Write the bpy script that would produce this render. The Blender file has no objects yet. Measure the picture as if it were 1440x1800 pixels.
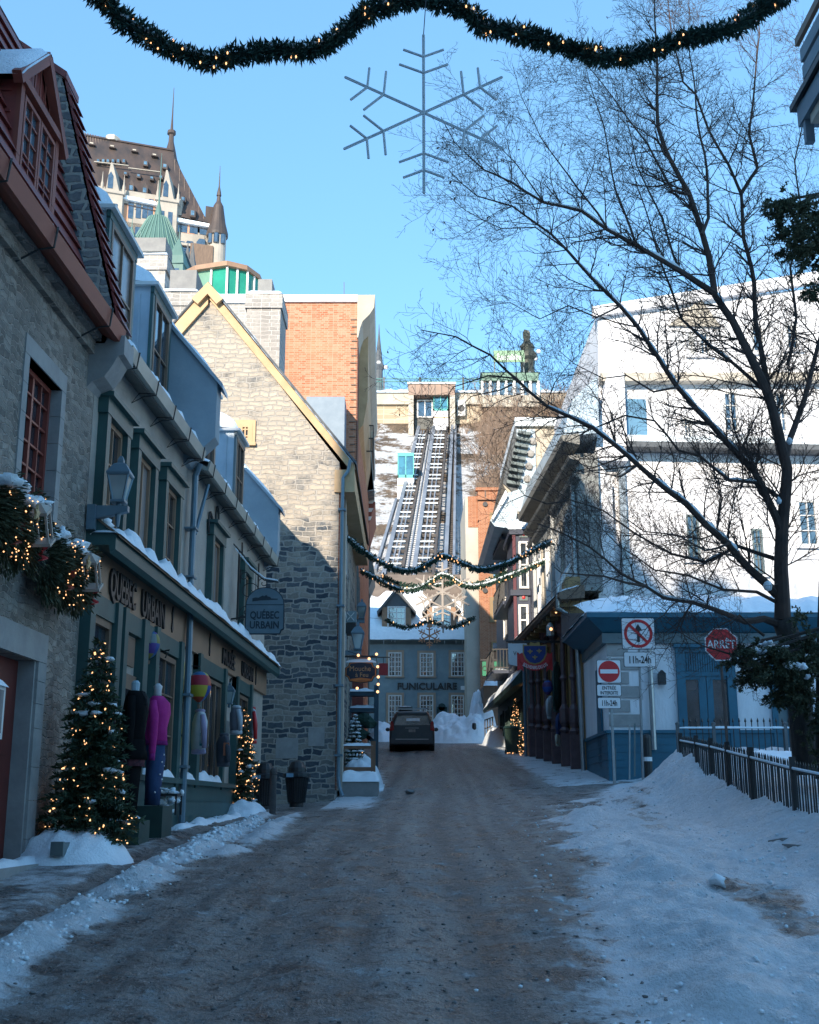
import bpy, bmesh, math, random
from mathutils import Vector, noise, Matrix
random.seed(7)
sc = bpy.context.scene
COL = sc.collection
# ---------------------------------------------------------------- camera
TH = math.radians(13.86); CT, ST = math.cos(TH), math.sin(TH); FP = 2100.0
cam_d = bpy.data.cameras.new("camera"); cam = bpy.data.objects.new("camera", cam_d); COL.objects.link(cam)
cam.location = (0, 0, 1.6); cam.rotation_euler = (math.radians(90) + TH, 0, 0)
cam_d.sensor_fit = 'HORIZONTAL'; cam_d.sensor_width = 36.0; cam_d.lens = 36.0 * FP / 1440.0
cam_d.clip_start = 0.1; cam_d.clip_end = 6000
sc.camera = cam
# ---------------------------------------------------------------- sky and sun
SUN_EL, SUN_AZ = 20.5, 198.0          # azimuth clockwise from +Y
w = bpy.data.worlds.new("World"); sc.world = w; w.use_nodes = True
nt = w.node_tree; nt.nodes.clear()
out = nt.nodes.new('ShaderNodeOutputWorld'); bg = nt.nodes.new('ShaderNodeBackground')
sky = nt.nodes.new('ShaderNodeTexSky'); sky.sky_type = 'NISHITA'; sky.sun_disc = False
sky.sun_elevation = math.radians(SUN_EL); sky.sun_rotation = math.radians(SUN_AZ)
sky.altitude = 0; sky.air_density = 1.0; sky.dust_density = 0.0; sky.ozone_density = 2.0
gm = nt.nodes.new('ShaderNodeMix'); gm.data_type = 'RGBA'; gm.blend_type = 'MULTIPLY'; gm.inputs[0].default_value = 1.0
gm.inputs[7].default_value = (0.78, 1.06, 1.06, 1)
nt.links.new(sky.outputs[0], gm.inputs[6])
hz_ = nt.nodes.new('ShaderNodeMix'); hz_.data_type = 'RGBA'; hz_.inputs[0].default_value = 0.55      # evens out the zenith-to-horizon gradient
hz_.inputs[7].default_value = (0.60, 1.34, 2.48, 1); nt.links.new(gm.outputs[2], hz_.inputs[6]); nt.links.new(hz_.outputs[2], bg.inputs[0])
bg.inputs[1].default_value = 0.15
nt.links.new(bg.outputs[0], out.inputs[0])
sd = bpy.data.lights.new("sun", 'SUN'); so = bpy.data.objects.new("sun", sd); COL.objects.link(so)
sd.energy = 2.9; sd.angle = math.radians(0.5); sd.color = (1.0, 0.86, 0.69)
az, el = math.radians(SUN_AZ), math.radians(SUN_EL)
SUNV = Vector((math.sin(az) * math.cos(el), math.cos(az) * math.cos(el), math.sin(el)))
so.rotation_euler = SUNV.to_track_quat('Z', 'Y').to_euler(); so.location = (0, -20, 60)
sc.view_settings.view_transform = 'Standard'; sc.view_settings.look = 'None'
sc.view_settings.gamma = 1.0; sc.view_settings.exposure = 1.44; sc.view_settings.use_curve_mapping = False

# ---------------------------------------------------------------- geometry helpers
def ray(px, py):
    x = (px - 720) / FP; v = (900 - py) / FP
    return (x, CT - v * ST, ST + v * CT)
def PY(px, py, Y):
    d = ray(px, py); t = Y / d[1]; return Vector((d[0] * t, Y, 1.6 + d[2] * t))
def PX(px, py, X):
    d = ray(px, py); t = X / d[0]; return Vector((X, d[1] * t, 1.6 + d[2] * t))
class Street:
    """wall running along the street; s = y, o = distance towards the street"""
    def __init__(f, x0, y0, k, sg): f.x0, f.y0, f.k, f.sg = x0, y0, k, sg
    def P(f, s, z, o=0.0): return Vector((f.x0 + f.k * (s - f.y0) + f.sg * o, s, z))
    def px(f, a, b, o=0.0):
        d = ray(a, b); t = (f.x0 - f.k * f.y0 + f.sg * o) / (d[0] - f.k * d[1]); return (d[1] * t, 1.6 + d[2] * t)
class Front:
    """wall facing the camera; s = x, o = distance towards the camera"""
    def __init__(f, y0, k=0.0, x0=0.0): f.x0, f.y0, f.k = x0, y0, k
    def P(f, s, z, o=0.0): return Vector((s, f.y0 + f.k * (s - f.x0) - o, z))
    def px(f, a, b, o=0.0):
        d = ray(a, b); t = (f.y0 - o - f.k * f.x0) / (d[1] - f.k * d[0]); return (d[0] * t, 1.6 + d[2] * t)
class Side:
    """plane facing along the street at y=Y, s = x measured as is; o towards camera"""
    pass
BOXF = [(0,1,2,3),(7,6,5,4),(0,4,5,1),(1,5,6,2),(2,6,7,3),(3,7,4,0)]
class MB:
    def __init__(m): m.v = []; m.f = []
    def add(m, vs, fs):
        n = len(m.v); m.v += [tuple(p) for p in vs]; m.f += [tuple(i + n for i in f) for f in fs]; return m
    def box(m, x0, x1, y0, y1, z0, z1):
        return m.add([(x0,y0,z0),(x1,y0,z0),(x1,y1,z0),(x0,y1,z0),(x0,y0,z1),(x1,y0,z1),(x1,y1,z1),(x0,y1,z1)], BOXF)
    def fb(m, F, s0, s1, z0, z1, o0, o1):
        P = F.P
        return m.add([P(s0,z0,o0),P(s1,z0,o0),P(s1,z0,o1),P(s0,z0,o1),P(s0,z1,o0),P(s1,z1,o0),P(s1,z1,o1),P(s0,z1,o1)], BOXF)
    def prism(m, A, B):
        n = len(A)
        return m.add(list(A) + list(B), [tuple(range(n)), tuple(range(2*n-1, n-1, -1))] + [(i, (i+1) % n, n + (i+1) % n, n + i) for i in range(n)])
    def fp(m, F, pts, o0, o1): return m.prism([F.P(s, z, o0) for s, z in pts], [F.P(s, z, o1) for s, z in pts])
    def sweep(m, F, prof, s0, s1): return m.prism([F.P(s0, z, o) for o, z in prof], [F.P(s1, z, o) for o, z in prof])
    def yp(m, pts, y0, y1): return m.prism([(x, y0, z) for x, z in pts], [(x, y1, z) for x, z in pts])
    def tube(m, pts, r, n=6, cap=True):
        pts = [Vector(p) for p in pts]; k = len(pts)
        if not hasattr(r, '__len__'): r = [r] * k
        vs = []; fs = []; up = None
        for i, p in enumerate(pts):
            t = (pts[min(i+1, k-1)] - pts[max(i-1, 0)])
            if t.length < 1e-9: t = Vector((0,0,1))
            t.normalize()
            if up is None: up = t.orthogonal().normalized()
            else:
                up = up - t * up.dot(t)
                up = up.normalized() if up.length > 1e-6 else t.orthogonal().normalized()
            b = t.cross(up)
            for j in range(n):
                a = 2 * math.pi * j / n
                vs.append(p + (up * math.cos(a) + b * math.sin(a)) * r[i])
        for i in range(k - 1):
            for j in range(n):
                fs.append((i*n+j, i*n+(j+1) % n, (i+1)*n+(j+1) % n, (i+1)*n+j))
        if cap: fs += [tuple(range(n-1, -1, -1)), tuple(range((k-1)*n, k*n))]
        return m.add(vs, fs)
    def bar(m, a, b, wd, wn=None, axis=(0,0,1)):
        a, b = Vector(a), Vector(b); t = (b - a).normalized(); ax = Vector(axis)
        if abs(t.dot(ax)) > .98: ax = Vector((1,0,0))
        u = t.cross(ax).normalized(); v = u.cross(t); wn = wn or wd; u = u * wd / 2; v = v * wn / 2
        return m.prism([a-u-v, a+u-v, a+u+v, a-u+v], [b-u-v, b+u-v, b+u+v, b-u+v])
    def lathe(m, c, prof, n=12, sx=1, sy=1, rot=0):
        c = Vector(c); vs = []; fs = []
        for r, z in prof:
            for j in range(n):
                a = 2*math.pi*j/n + rot; vs.append(c + Vector((r*sx*math.cos(a), r*sy*math.sin(a), z)))
        for i in range(len(prof)-1):
            for j in range(n): fs.append((i*n+j, i*n+(j+1) % n, (i+1)*n+(j+1) % n, (i+1)*n+j))
        fs += [tuple(range(n-1, -1, -1)), tuple(range((len(prof)-1)*n, len(prof)*n))]
        return m.add(vs, fs)
    def blob(m, c, rad, seed=0, amp=.25, n=10, fq=1.6):
        c = Vector(c); vs = []; fs = []; off = Vector((seed*7.3, seed*3.1, seed*1.7)); k = n//2+1
        if not hasattr(rad, '__len__'): rad = (rad, rad, rad)
        for i in range(k):
            ph = math.pi * i / (k-1)
            for j in range(n):
                a = 2*math.pi*j/n; d = Vector((math.sin(ph)*math.cos(a), math.sin(ph)*math.sin(a), math.cos(ph)))
                q = 1 + amp * noise.noise(d * fq + off) * 2
                vs.append(c + Vector((d.x*rad[0], d.y*rad[1], d.z*rad[2])) * q)
        for i in range(k-1):
            for j in range(n): fs.append((i*n+j, i*n+(j+1) % n, (i+1)*n+(j+1) % n, (i+1)*n+j))
        return m.add(vs, fs)
    def strip(m, A, B, wv, h, n=30, q=5, seed=0, rough=.5, z_sink=.02, fq=3.0):
        """lumpy snow laid from A to B, width vector wv, height h"""
        A, B, wv = Vector(A), Vector(B), Vector(wv); vs = []; fs = []
        L = (B-A).length
        for i in range(n+1):
            u = i/n; e = min(1, 3*min(u, 1-u)*L/max(.3, L*.2)) ** .5 if 0 < u < 1 else 0
            for j in range(q+1):
                v = j/q; d = math.sin(math.pi*v) ** .55 if 0 < v < 1 else 0
                p = A + (B-A)*u + wv*v
                nn = noise.noise(Vector((p.x, p.y, p.z))*fq + Vector((seed, 0, 0)))+.5*noise.noise(Vector((p.x, p.y, p.z))*fq*2.7 + Vector((seed, 0, 0)))
                p = p + Vector((0, 0, h*d*e*(1 + rough*nn*1.6)))
                if j in (0, q): p = p + wv.normalized() * (nn*.12*h) + Vector((0,0,-z_sink))
                vs.append(p)
        for i in range(n):
            for j in range(q):
                a = i*(q+1)+j; fs.append((a, a+1, a+q+2, a+q+1))
        return m.add(vs, fs)
    def holes(m, F, s0, s1, z0, z1, hs, t):
        """wall sheet with rectangular openings and reveals of depth t"""
        S = sorted(set([s0, s1] + [a for h in hs for a in h[:2]])); Z = sorted(set([z0, z1] + [a for h in hs for a in h[2:4]]))
        S = [s for s in S if s0 <= s <= s1]; Z = [z for z in Z if z0 <= z <= z1]
        for a, b in zip(S, S[1:]):
            for c, d in zip(Z, Z[1:]):
                if any(h[0] <= (a+b)/2 <= h[1] and h[2] <= (c+d)/2 <= h[3] for h in hs): continue
                m.add([F.P(a,c), F.P(b,c), F.P(b,d), F.P(a,d)], [(0,1,2,3)])
        for h in hs:
            a, b, c, d = h; P = F.P
            for q in ([P(a,c),P(a,d),P(a,d,-t),P(a,c,-t)], [P(b,c),P(b,d),P(b,d,-t),P(b,c,-t)], [P(a,d),P(b,d),P(b,d,-t),P(a,d,-t)], [P(a,c),P(b,c),P(b,c,-t),P(a,c,-t)]):
                m.add(q, [(0,1,2,3)])
        return m
    def build(m, name, mt, parent=None, smooth=False, recalc=True, **tg):
        me = bpy.data.meshes.new(name); me.from_pydata(m.v, [], m.f)
        if recalc:
            b = bmesh.new(); b.from_mesh(me); bmesh.ops.recalc_face_normals(b, faces=b.faces); b.to_mesh(me); b.free()
        if smooth:
            me.polygons.foreach_set('use_smooth', [True]*len(me.polygons))
        me.materials.append(mt)
        o = bpy.data.objects.new(name, me); COL.objects.link(o)
        if parent is not None:
            o.parent = parent
            g = Matrix.Translation(-Vector(worldloc(parent)))
            o.matrix_parent_inverse = g
        for k_, v_ in tg.items(): o[k_] = v_
        return o
WL = {}
def worldloc(o): return WL.get(o.name, (0,0,0))
def thing(name, label, cat, loc, group=None):
    o = bpy.data.objects.new(name, None); COL.objects.link(o); o.location = loc; o.empty_display_size = .2
    WL[o.name] = tuple(loc); o['label'] = label; o['category'] = cat
    if group: o['group'] = group
    return o
def tag(o, label, cat, group=None):
    o['label'] = label; o['category'] = cat
    if group: o['group'] = group
    return o
def copy_tree(root, dx, dy, dz, label, rz=0):
    r = root.copy(); COL.objects.link(r); b = Vector(worldloc(root)); r.location = b + Vector((dx, dy, dz)); r.rotation_euler = (0,0,rz)
    WL[r.name] = tuple(r.location); r['label'] = label
    for ch in list(root.children):
        c = ch.copy(); COL.objects.link(c); c.parent = r
        for g in list(ch.children):
            d = g.copy(); COL.objects.link(d); d.parent = c
    return r
def text(body, F, s, z, h, o, mt, parent, sx=1.0, ext=.012, flip=False, name='lettering', align='CENTER', arc=None, bold=0.0):
    cu = bpy.data.curves.new('txt', 'FONT'); cu.body = body; cu.size = 1.0; cu.align_x = align; cu.extrude = .01
    cu.offset = bold; cu.resolution_u = 3
    ob = bpy.data.objects.new('txt', cu); COL.objects.link(ob)
    dg = bpy.context.evaluated_depsgraph_get(); me0 = bpy.data.meshes.new_from_object(ob.evaluated_get(dg))
    m = MB(); vs = []
    for v in me0.vertices:
        a, b, c = v.co
        if arc:
            R, = arc; th = a * h * sx / R; rr = R - b * h
            vs.append(F.P(s + rr * math.sin(th), z - rr * math.cos(th), o + (ext if c > 0 else 0)))
        else:
            vs.append(F.P(s + (-1 if flip else 1) * a * h * sx, z + b * h, o + (ext if c > 0 else 0)))
    m.add(vs, [tuple(p.vertices) for p in me0.polygons])
    bpy.data.objects.remove(ob); bpy.data.curves.remove(cu); bpy.data.meshes.remove(me0)
    return m.build(name, mt, parent, recalc=False)

# ---------------------------------------------------------------- materials
MT = {}
def N(nt, t, **k):
    n = nt.nodes.new(t)
    for a, b in k.items(): setattr(n, a, b)
    return n
def newmat(name):
    m = bpy.data.materials.new(name); m.use_nodes = True; nt = m.node_tree; nt.nodes.clear()
    o = N(nt, 'ShaderNodeOutputMaterial'); b = N(nt, 'ShaderNodeBsdfPrincipled'); nt.links.new(b.outputs[0], o.inputs[0])
    MT[name] = m; return m, nt, b
def mixc(nt, fac, a, b, blend='MIX'):
    x = N(nt, 'ShaderNodeMix', data_type='RGBA', blend_type=blend)
    for s, v in ((x.inputs[0], fac), (x.inputs[6], a), (x.inputs[7], b)):
        if isinstance(v, (int, float)): s.default_value = v
        elif isinstance(v, tuple): s.default_value = (*v[:3], 1)
        else: nt.links.new(v, s)
    return x.outputs[2]
def noi(nt, vec, scale, detail=4, rough=.6, out=0):
    n = N(nt, 'ShaderNodeTexNoise'); n.inputs['Scale'].default_value = scale; n.inputs['Detail'].default_value = detail
    n.inputs['Roughness'].default_value = rough; nt.links.new(vec, n.inputs['Vector']); return n.outputs[out]
def ramp(nt, v, pts):
    r = N(nt, 'ShaderNodeValToRGB'); nt.links.new(v, r.inputs[0]); e = r.color_ramp.elements
    while len(e) < len(pts): e.new(.5)
    for q, (p, c) in zip(e, pts): q.position = p; q.color = (*c, 1) if isinstance(c, tuple) else (c, c, c, 1)
    return r.outputs[0]
def pos(nt, sx=1, sy=1, sz=1):
    g = N(nt, 'ShaderNodeNewGeometry')
    if (sx, sy, sz) == (1, 1, 1): return g.outputs['Position']
    m = N(nt, 'ShaderNodeVectorMath', operation='MULTIPLY'); nt.links.new(g.outputs['Position'], m.inputs[0]); m.inputs[1].default_value = (sx, sy, sz)
    return m.outputs[0]
def bump(nt, b, h, strength, dist=.02):
    n = N(nt, 'ShaderNodeBump'); n.inputs['Strength'].default_value = strength; n.inputs['Distance'].default_value = dist
    nt.links.new(h, n.inputs['Height']); nt.links.new(n.outputs[0], b.inputs['Normal'])
def mat(name, c1, c2=None, rough=.7, metal=0.0, ns=3.0, bs=0, bstr=.3, bd=.01, spec=.5, stretch=(1,1,1), lo=.35, hi=.65):
    m, nt, b = newmat(name); b.inputs['Roughness'].default_value = rough; b.inputs['Metallic'].default_value = metal
    b.inputs['Specular IOR Level'].default_value = spec
    p = pos(nt, *stretch)
    if c2 is None: c2 = tuple(x*.78 for x in c1)
    f = ramp(nt, noi(nt, p, ns, 6, .65), [(lo, 0.0), (hi, 1.0)])
    nt.links.new(mixc(nt, f, c1, c2), b.inputs['Base Color'])
    if bs: bump(nt, b, noi(nt, p, bs, 5, .6), bstr, bd)
    return m
def wallvec(nt, axis):
    """(along, up) coordinates with a little wobble, for masonry"""
    g = pos(nt); s = N(nt, 'ShaderNodeSeparateXYZ'); nt.links.new(g, s.inputs[0])
    c = N(nt, 'ShaderNodeCombineXYZ'); nt.links.new(s.outputs[axis], c.inputs[0]); nt.links.new(s.outputs[2], c.inputs[1])
    return c.outputs[0], g
def masonry(name, axis, cols, mortar, bw=.42, bh=.17, ms=.018, wob=.05, rough=.9, bstr=.6, stain=None, smooth=.3, wobs=2.2, dark=.0, sq=2, sqf=.8, hz=None):
    m, nt, b = newmat(name); b.inputs['Roughness'].default_value = rough; b.inputs['Specular IOR Level'].default_value = .2
    v, g = wallvec(nt, axis)
    nz = N(nt, 'ShaderNodeTexNoise'); nz.inputs['Scale'].default_value = wobs; nz.inputs['Detail'].default_value = 3; nt.links.new(g, nz.inputs['Vector'])
    sub = N(nt, 'ShaderNodeVectorMath', operation='SUBTRACT'); nt.links.new(nz.outputs[1], sub.inputs[0]); sub.inputs[1].default_value = (.5, .5, .5)
    scl = N(nt, 'ShaderNodeVectorMath', operation='SCALE'); nt.links.new(sub.outputs[0], scl.inputs[0]); scl.inputs['Scale'].default_value = wob*2
    ad = N(nt, 'ShaderNodeVectorMath', operation='ADD'); nt.links.new(v, ad.inputs[0]); nt.links.new(scl.outputs[0], ad.inputs[1])
    br = N(nt, 'ShaderNodeTexBrick'); br.offset = .5; br.squash = sqf; br.squash_frequency = sq
    br.inputs['Scale'].default_value = 1.0; br.inputs['Brick Width'].default_value = bw; br.inputs['Row Height'].default_value = bh
    br.inputs['Mortar Size'].default_value = ms; br.inputs['Mortar Smooth'].default_value = smooth; br.inputs['Bias'].default_value = 0
    br.inputs['Color1'].default_value = (0,0,0,1); br.inputs['Color2'].default_value = (1,1,1,1); br.inputs['Mortar'].default_value = (.5,.5,.5,1)
    nt.links.new(ad.outputs[0], br.inputs['Vector'])
    tone = ramp(nt, br.outputs[0], [(i/(len(cols)-1), c) for i, c in enumerate(cols)])
    fine = ramp(nt, noi(nt, g, 14, 6, .7), [(.3, .62), (.7, 1.1)])
    tone = mixc(nt, .85, tone, fine, 'MULTIPLY')
    big = noi(nt, g, .55, 4, .6)
    if hz:   # given tone mixed in more strongly towards the top of the wall
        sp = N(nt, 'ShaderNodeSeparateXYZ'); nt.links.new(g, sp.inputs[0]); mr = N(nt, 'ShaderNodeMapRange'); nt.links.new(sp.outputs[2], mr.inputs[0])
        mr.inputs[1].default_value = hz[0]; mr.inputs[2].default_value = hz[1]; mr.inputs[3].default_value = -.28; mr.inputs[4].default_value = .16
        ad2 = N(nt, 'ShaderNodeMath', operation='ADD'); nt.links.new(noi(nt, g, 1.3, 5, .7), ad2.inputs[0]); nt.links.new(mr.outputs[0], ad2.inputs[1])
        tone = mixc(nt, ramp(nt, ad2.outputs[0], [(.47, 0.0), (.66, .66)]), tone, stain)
    else: tone = mixc(nt, ramp(nt, big, [(.4, 0.0), (.7, .55)]), tone, stain or tuple(x*.6 for x in cols[0]))
    col = mixc(nt, br.outputs[1], tone, mortar)
    nt.links.new(col, b.inputs['Base Color'])
    inv = N(nt, 'ShaderNodeMath', operation='SUBTRACT'); inv.inputs[0].default_value = 1; nt.links.new(br.outputs[1], inv.inputs[1])
    hh = N(nt, 'ShaderNodeMath', operation='ADD'); nt.links.new(inv.outputs[0], hh.inputs[0])
    f2 = N(nt, 'ShaderNodeMath', operation='MULTIPLY'); nt.links.new(noi(nt, g, 9, 5, .65), f2.inputs[0]); f2.inputs[1].default_value = .9
    nt.links.new(f2.outputs[0], hh.inputs[1]); bump(nt, b, hh.outputs[0], bstr, .03)
    return m
def emis(name, c, e):
    m, nt, b = newmat(name); b.inputs['Base Color'].default_value = (*c, 1); b.inputs['Emission Color'].default_value = (*c, 1)
    b.inputs['Emission Strength'].default_value = e; return m
def glass(name, tint=(.015,.022,.03), rough=.04):
    m, nt, b = newmat(name); b.inputs['Roughness'].default_value = rough; b.inputs['Specular IOR Level'].default_value = .9
    b.inputs['IOR'].default_value = 2.1
    g = pos(nt); nt.links.new(mixc(nt, ramp(nt, noi(nt, g, 1.3, 2), [(.4, 0.0), (.6, 1.0)]), tint, tuple(x*2.2+.01 for x in tint)), b.inputs['Base Color'])
    bump(nt, b, noi(nt, g, 2.2, 2), .12, .02); return m

def snowmat(name, c1=(.82,.89,.94), c2=(.70,.78,.84), dirt=None):
    m, nt, b = newmat(name); b.inputs['Roughness'].default_value = .65; b.inputs['Specular IOR Level'].default_value = .25
    g = pos(nt); col = mixc(nt, ramp(nt, noi(nt, g, 5, 5), [(.4, 0.0), (.75, .8)]), c1, c2)
    if dirt: col = mixc(nt, ramp(nt, noi(nt, g, 1.7, 6, .7), [(.52, 0.0), (.72, .75)]), col, dirt)
    nt.links.new(col, b.inputs['Base Color'])
    h = N(nt, 'ShaderNodeMath', operation='ADD'); nt.links.new(noi(nt, g, 7, 5, .6), h.inputs[0]); nt.links.new(noi(nt, g, 38, 3, .6), h.inputs[1])
    bump(nt, b, h.outputs[0], .55, .025); return m

SNOW = snowmat('snow'); SNOWD = snowmat('trodden_snow', dirt=(.30,.27,.24))
STONE_L = masonry('grey_rubble', 1, [(.19,.17,.15), (.32,.285,.25), (.43,.39,.34)], (.36,.32,.28), .19, .075, .010, .09, wobs=5, bstr=1.0, smooth=.6)
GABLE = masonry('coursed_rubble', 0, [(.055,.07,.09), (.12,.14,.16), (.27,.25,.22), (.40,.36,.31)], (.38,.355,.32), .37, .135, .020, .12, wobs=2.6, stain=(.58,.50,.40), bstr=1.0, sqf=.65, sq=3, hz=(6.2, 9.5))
BANDST = masonry('parapet_stone', 0, [(.12,.14,.16), (.18,.19,.20), (.26,.26,.25)], (.36,.35,.31), .27, .125, .026, .10, bstr=1.0, wobs=3.5, stain=(.3,.3,.27))
CHIM = masonry('chimney_stone', 0, [(.40,.38,.36), (.5,.48,.45), (.56,.53,.5)], (.58,.55,.52), .30, .12, .010, .05)
CHIMY = masonry('chimney_stone_side', 1, [(.36,.34,.32), (.46,.44,.41), (.5,.48,.45)], (.5,.48,.45), .30, .12, .010, .05)
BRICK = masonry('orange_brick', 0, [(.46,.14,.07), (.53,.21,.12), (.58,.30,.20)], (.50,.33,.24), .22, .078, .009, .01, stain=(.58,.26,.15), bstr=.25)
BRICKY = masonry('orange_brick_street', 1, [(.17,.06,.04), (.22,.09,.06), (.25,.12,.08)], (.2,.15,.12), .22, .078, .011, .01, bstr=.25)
BRICK2 = masonry('brown_brick', 0, [(.34,.12,.06), (.44,.18,.09), (.48,.21,.11)], (.40,.25,.17), .24, .085, .012, .008, bstr=.25)
STUCCO = mat('grey_stucco', (.43,.39,.34), (.33,.30,.265), .92, ns=1.5, bs=26, bstr=.55, bd=.03)
STUCCO_D = mat('blue_grey_stucco', (.24,.31,.33), (.18,.24,.27), .9, ns=1.2, bs=30, bstr=.3)
WHITE = mat('white_render', (.76,.76,.78), (.60,.61,.64), .85, ns=1.1, bs=14, bstr=.6, bd=.03, stretch=(1,1,.35), lo=.42, hi=.72)
CREAM = mat('cream_stone', (.50,.455,.38), (.40,.36,.30), .85, ns=.7, bs=12, bstr=.3)
ASHLAR = mat('dressed_stone', (.34,.335,.325), (.26,.26,.255), .85, ns=4, bs=30, bstr=.25)
GREENP = mat('green_paint', (.035,.10,.095), (.028,.075,.075), .5, ns=3, bs=12, bstr=.1)
TAN = mat('tan_paint', (.33,.20,.125), (.27,.165,.105), .6, ns=2)
TAND = mat('brown_wood', (.20,.13,.085), (.14,.09,.06), .55, ns=5, stretch=(1,1,.2))
BLACK = mat('black_iron', (.018,.018,.02), (.03,.03,.03), .45)
NAVY = mat('navy_paint', (.02,.035,.075), (.015,.025,.05), .45)
REDP = mat('red_paint', (.26,.055,.035), (.20,.04,.03), .5, ns=3, stretch=(1,1,.3), bs=20, bstr=.1)
REDG = mat('red_metal', (.26,.065,.04), (.20,.05,.032), .6, ns=2)
REDD = mat('dark_red_boards', (.24,.045,.035), (.16,.032,.026), .5, ns=4)
OXB = mat('oxblood_door', (.13,.02,.015), (.09,.015,.012), .5)
METAL = mat('galvanised_roof', (.46,.54,.60), (.34,.42,.48), .36, metal=.35, ns=1.2)
LEAD = mat('lead_flashing', (.10,.14,.18), (.07,.10,.13), .5, metal=.4, ns=1.5)
GUT = mat('pale_gutter', (.42,.42,.36), (.34,.34,.30), .5, ns=2)
SOFF = mat('soffit', (.16,.17,.16), (.11,.12,.12), .7)
YEL = mat('ochre_boards', (.56,.38,.21), (.44,.29,.15), .6, ns=2, stretch=(1,1,1))
SLATE = mat('slate', (.10,.11,.12), (.07,.08,.09), .7, ns=3, bs=12, bstr=.3)
COPPER = mat('brown_copper_roof', (.085,.06,.05), (.04,.034,.033), .6, ns=.5, stretch=(1,1,.15))
VERD = mat('verdigris', (.085,.17,.15), (.06,.13,.115), .6, ns=.7, stretch=(1,1,.2))
TEALG = mat('green_curtain_glass', (.03,.30,.20), (.02,.22,.15), .15, ns=.4)
TEALG2 = mat('dull_green_panel', (.13,.27,.19), (.09,.21,.15), .4, ns=.6)
WOODW = mat('white_trim', (.70,.70,.68), (.6,.6,.59), .5)
GREYT = mat('grey_trim', (.13,.17,.17), (.10,.13,.14), .5)
BLUEP = mat('petrol_blue_paint', (.02,.125,.19), (.015,.095,.15), .45, ns=2)
BLUEG = mat('grey_blue_paint', (.12,.17,.18), (.09,.13,.15), .5, ns=2)
OLIVE = mat('ochre_wood', (.30,.19,.08), (.22,.14,.06), .55, ns=3, stretch=(1,1,.2))
PLUM = mat('plum_carving', (.12,.07,.075), (.08,.045,.05), .5, ns=5)
DKGR = mat('dark_green_boards', (.02,.06,.05), (.014,.04,.035), .55, ns=3)
CONC = mat('concrete', (.28,.28,.27), (.21,.21,.21), .9, ns=3, bs=20)
BARK = mat('bark', (.05,.042,.038), (.025,.022,.02), .95, ns=9, bs=25, bstr=.8, bd=.02, stretch=(1,1,.35))
TWIG = mat('twigs', (.085,.055,.045), (.042,.031,.027), .9, ns=2)
NEEDLE = mat('fir_needles', (.022,.055,.030), (.045,.075,.035), .7, ns=3)
NEEDB = mat('garland_needles', (.012,.045,.035), (.025,.07,.05), .7, ns=4)
NEEDD = mat('yew_needles', (.032,.048,.024), (.075,.082,.04), .75, ns=3)
GL = glass('window_glass'); GLB = glass('sky_glass', (.05,.09,.12), .02)
GLASSC = glass('lantern_glass', (.20,.25,.25), .1)
CURT = mat('curtained_glass', (.30,.28,.27), (.16,.15,.15), .25, ns=1.2, stretch=(3,3,.3), spec=.7)
STEEL = mat('galvanised_steel', (.42,.44,.45), (.32,.34,.35), .4, metal=.8, ns=4)
GREYSL = mat('grey_blue_steel', (.16,.24,.29), (.12,.19,.24), .45, metal=.3)
BULB = emis('warm_bulb', (1.0,.50,.22), .95)
GLOWB = emis('lantern_glow', (1.0,.42,.13), .85)
ROPE = mat('silver_tinsel', (.58,.66,.70), (.48,.56,.60), .5, metal=.0, ns=20)
SIGNW = mat('sign_white', (.78,.79,.80), (.70,.71,.73), .45)
SIGNR = mat('sign_red', (.60,.025,.03), (.5,.02,.025), .4)
def plain(name, c, rough=.6, metal=0.0): return mat(name, c, tuple(x*.8 for x in c), rough, metal)
# ================================================================ GROUND
ZC = [(-80,-5.5),(0,0),(6.5,.53),(12.5,1.03),(20,1.38),(30,1.85),(40,2.75),(53,3.96),(72,5.4),(80,5.65),(300,6)]
TI = [(-60,0),(12,0),(20,.02),(28,.06),(36,.06),(50,.03),(70,0),(400,0)]
def lerp(T, y):
    if y <= T[0][0]: return T[0][1]
    for (a, b), (c, d) in zip(T, T[1:]):
        if y <= c:
            return b + (d-b)*(y-a)/(c-a)
    return T[-1][1]
def zb(x, y): return lerp(ZC, y) + lerp(TI, y) * max(-5, min(7, x))
def sm(a, b, x):
    t = max(0, min(1, (x-a)/(b-a))); return t*t*(3-2*t)
def fbm(x, y, f, o=4, s=0.0):
    v = 0; a = 1
    for i in range(o):
        v += a * noise.noise(Vector((x*f+s, y*f, s*1.3))); f *= 2.03; a *= .55
    return v
BL = [(0,-2.55),(8,-2.53),(10,-2.5),(12.6,-2.42),(13.7,-2.44),(17,-2.5),(22,-2.7),(27,-2.9)]
B2 = [(0,-1.9),(13,-2.05),(15,-1.98),(20,-2.1),(26,-2.2)]
CL = [(0,-2.8),(9,-2.92),(12,-2.95),(17,-3.2),(27,-3.45)]
RR = [(0,1.0),(6.5,1.05),(8,1.12),(9.9,1.3),(11,1.5),(13.8,2.1),(19.5,2.9),(26,4.0),(29,4.8),(34,5.2),(44,4.2),(60,4.0),(90,4)]
CR = [(0,2.2),(8,2.37),(11,2.36),(14.5,2.72),(19.4,3.22),(24,3.9),(28,4.7)]
FT = [(0,3.0),(8,3.3),(11.0,3.62),(14.4,3.83),(19.1,4.23),(24.7,4.58),(27.7,4.8),(30,5.6)]
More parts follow.
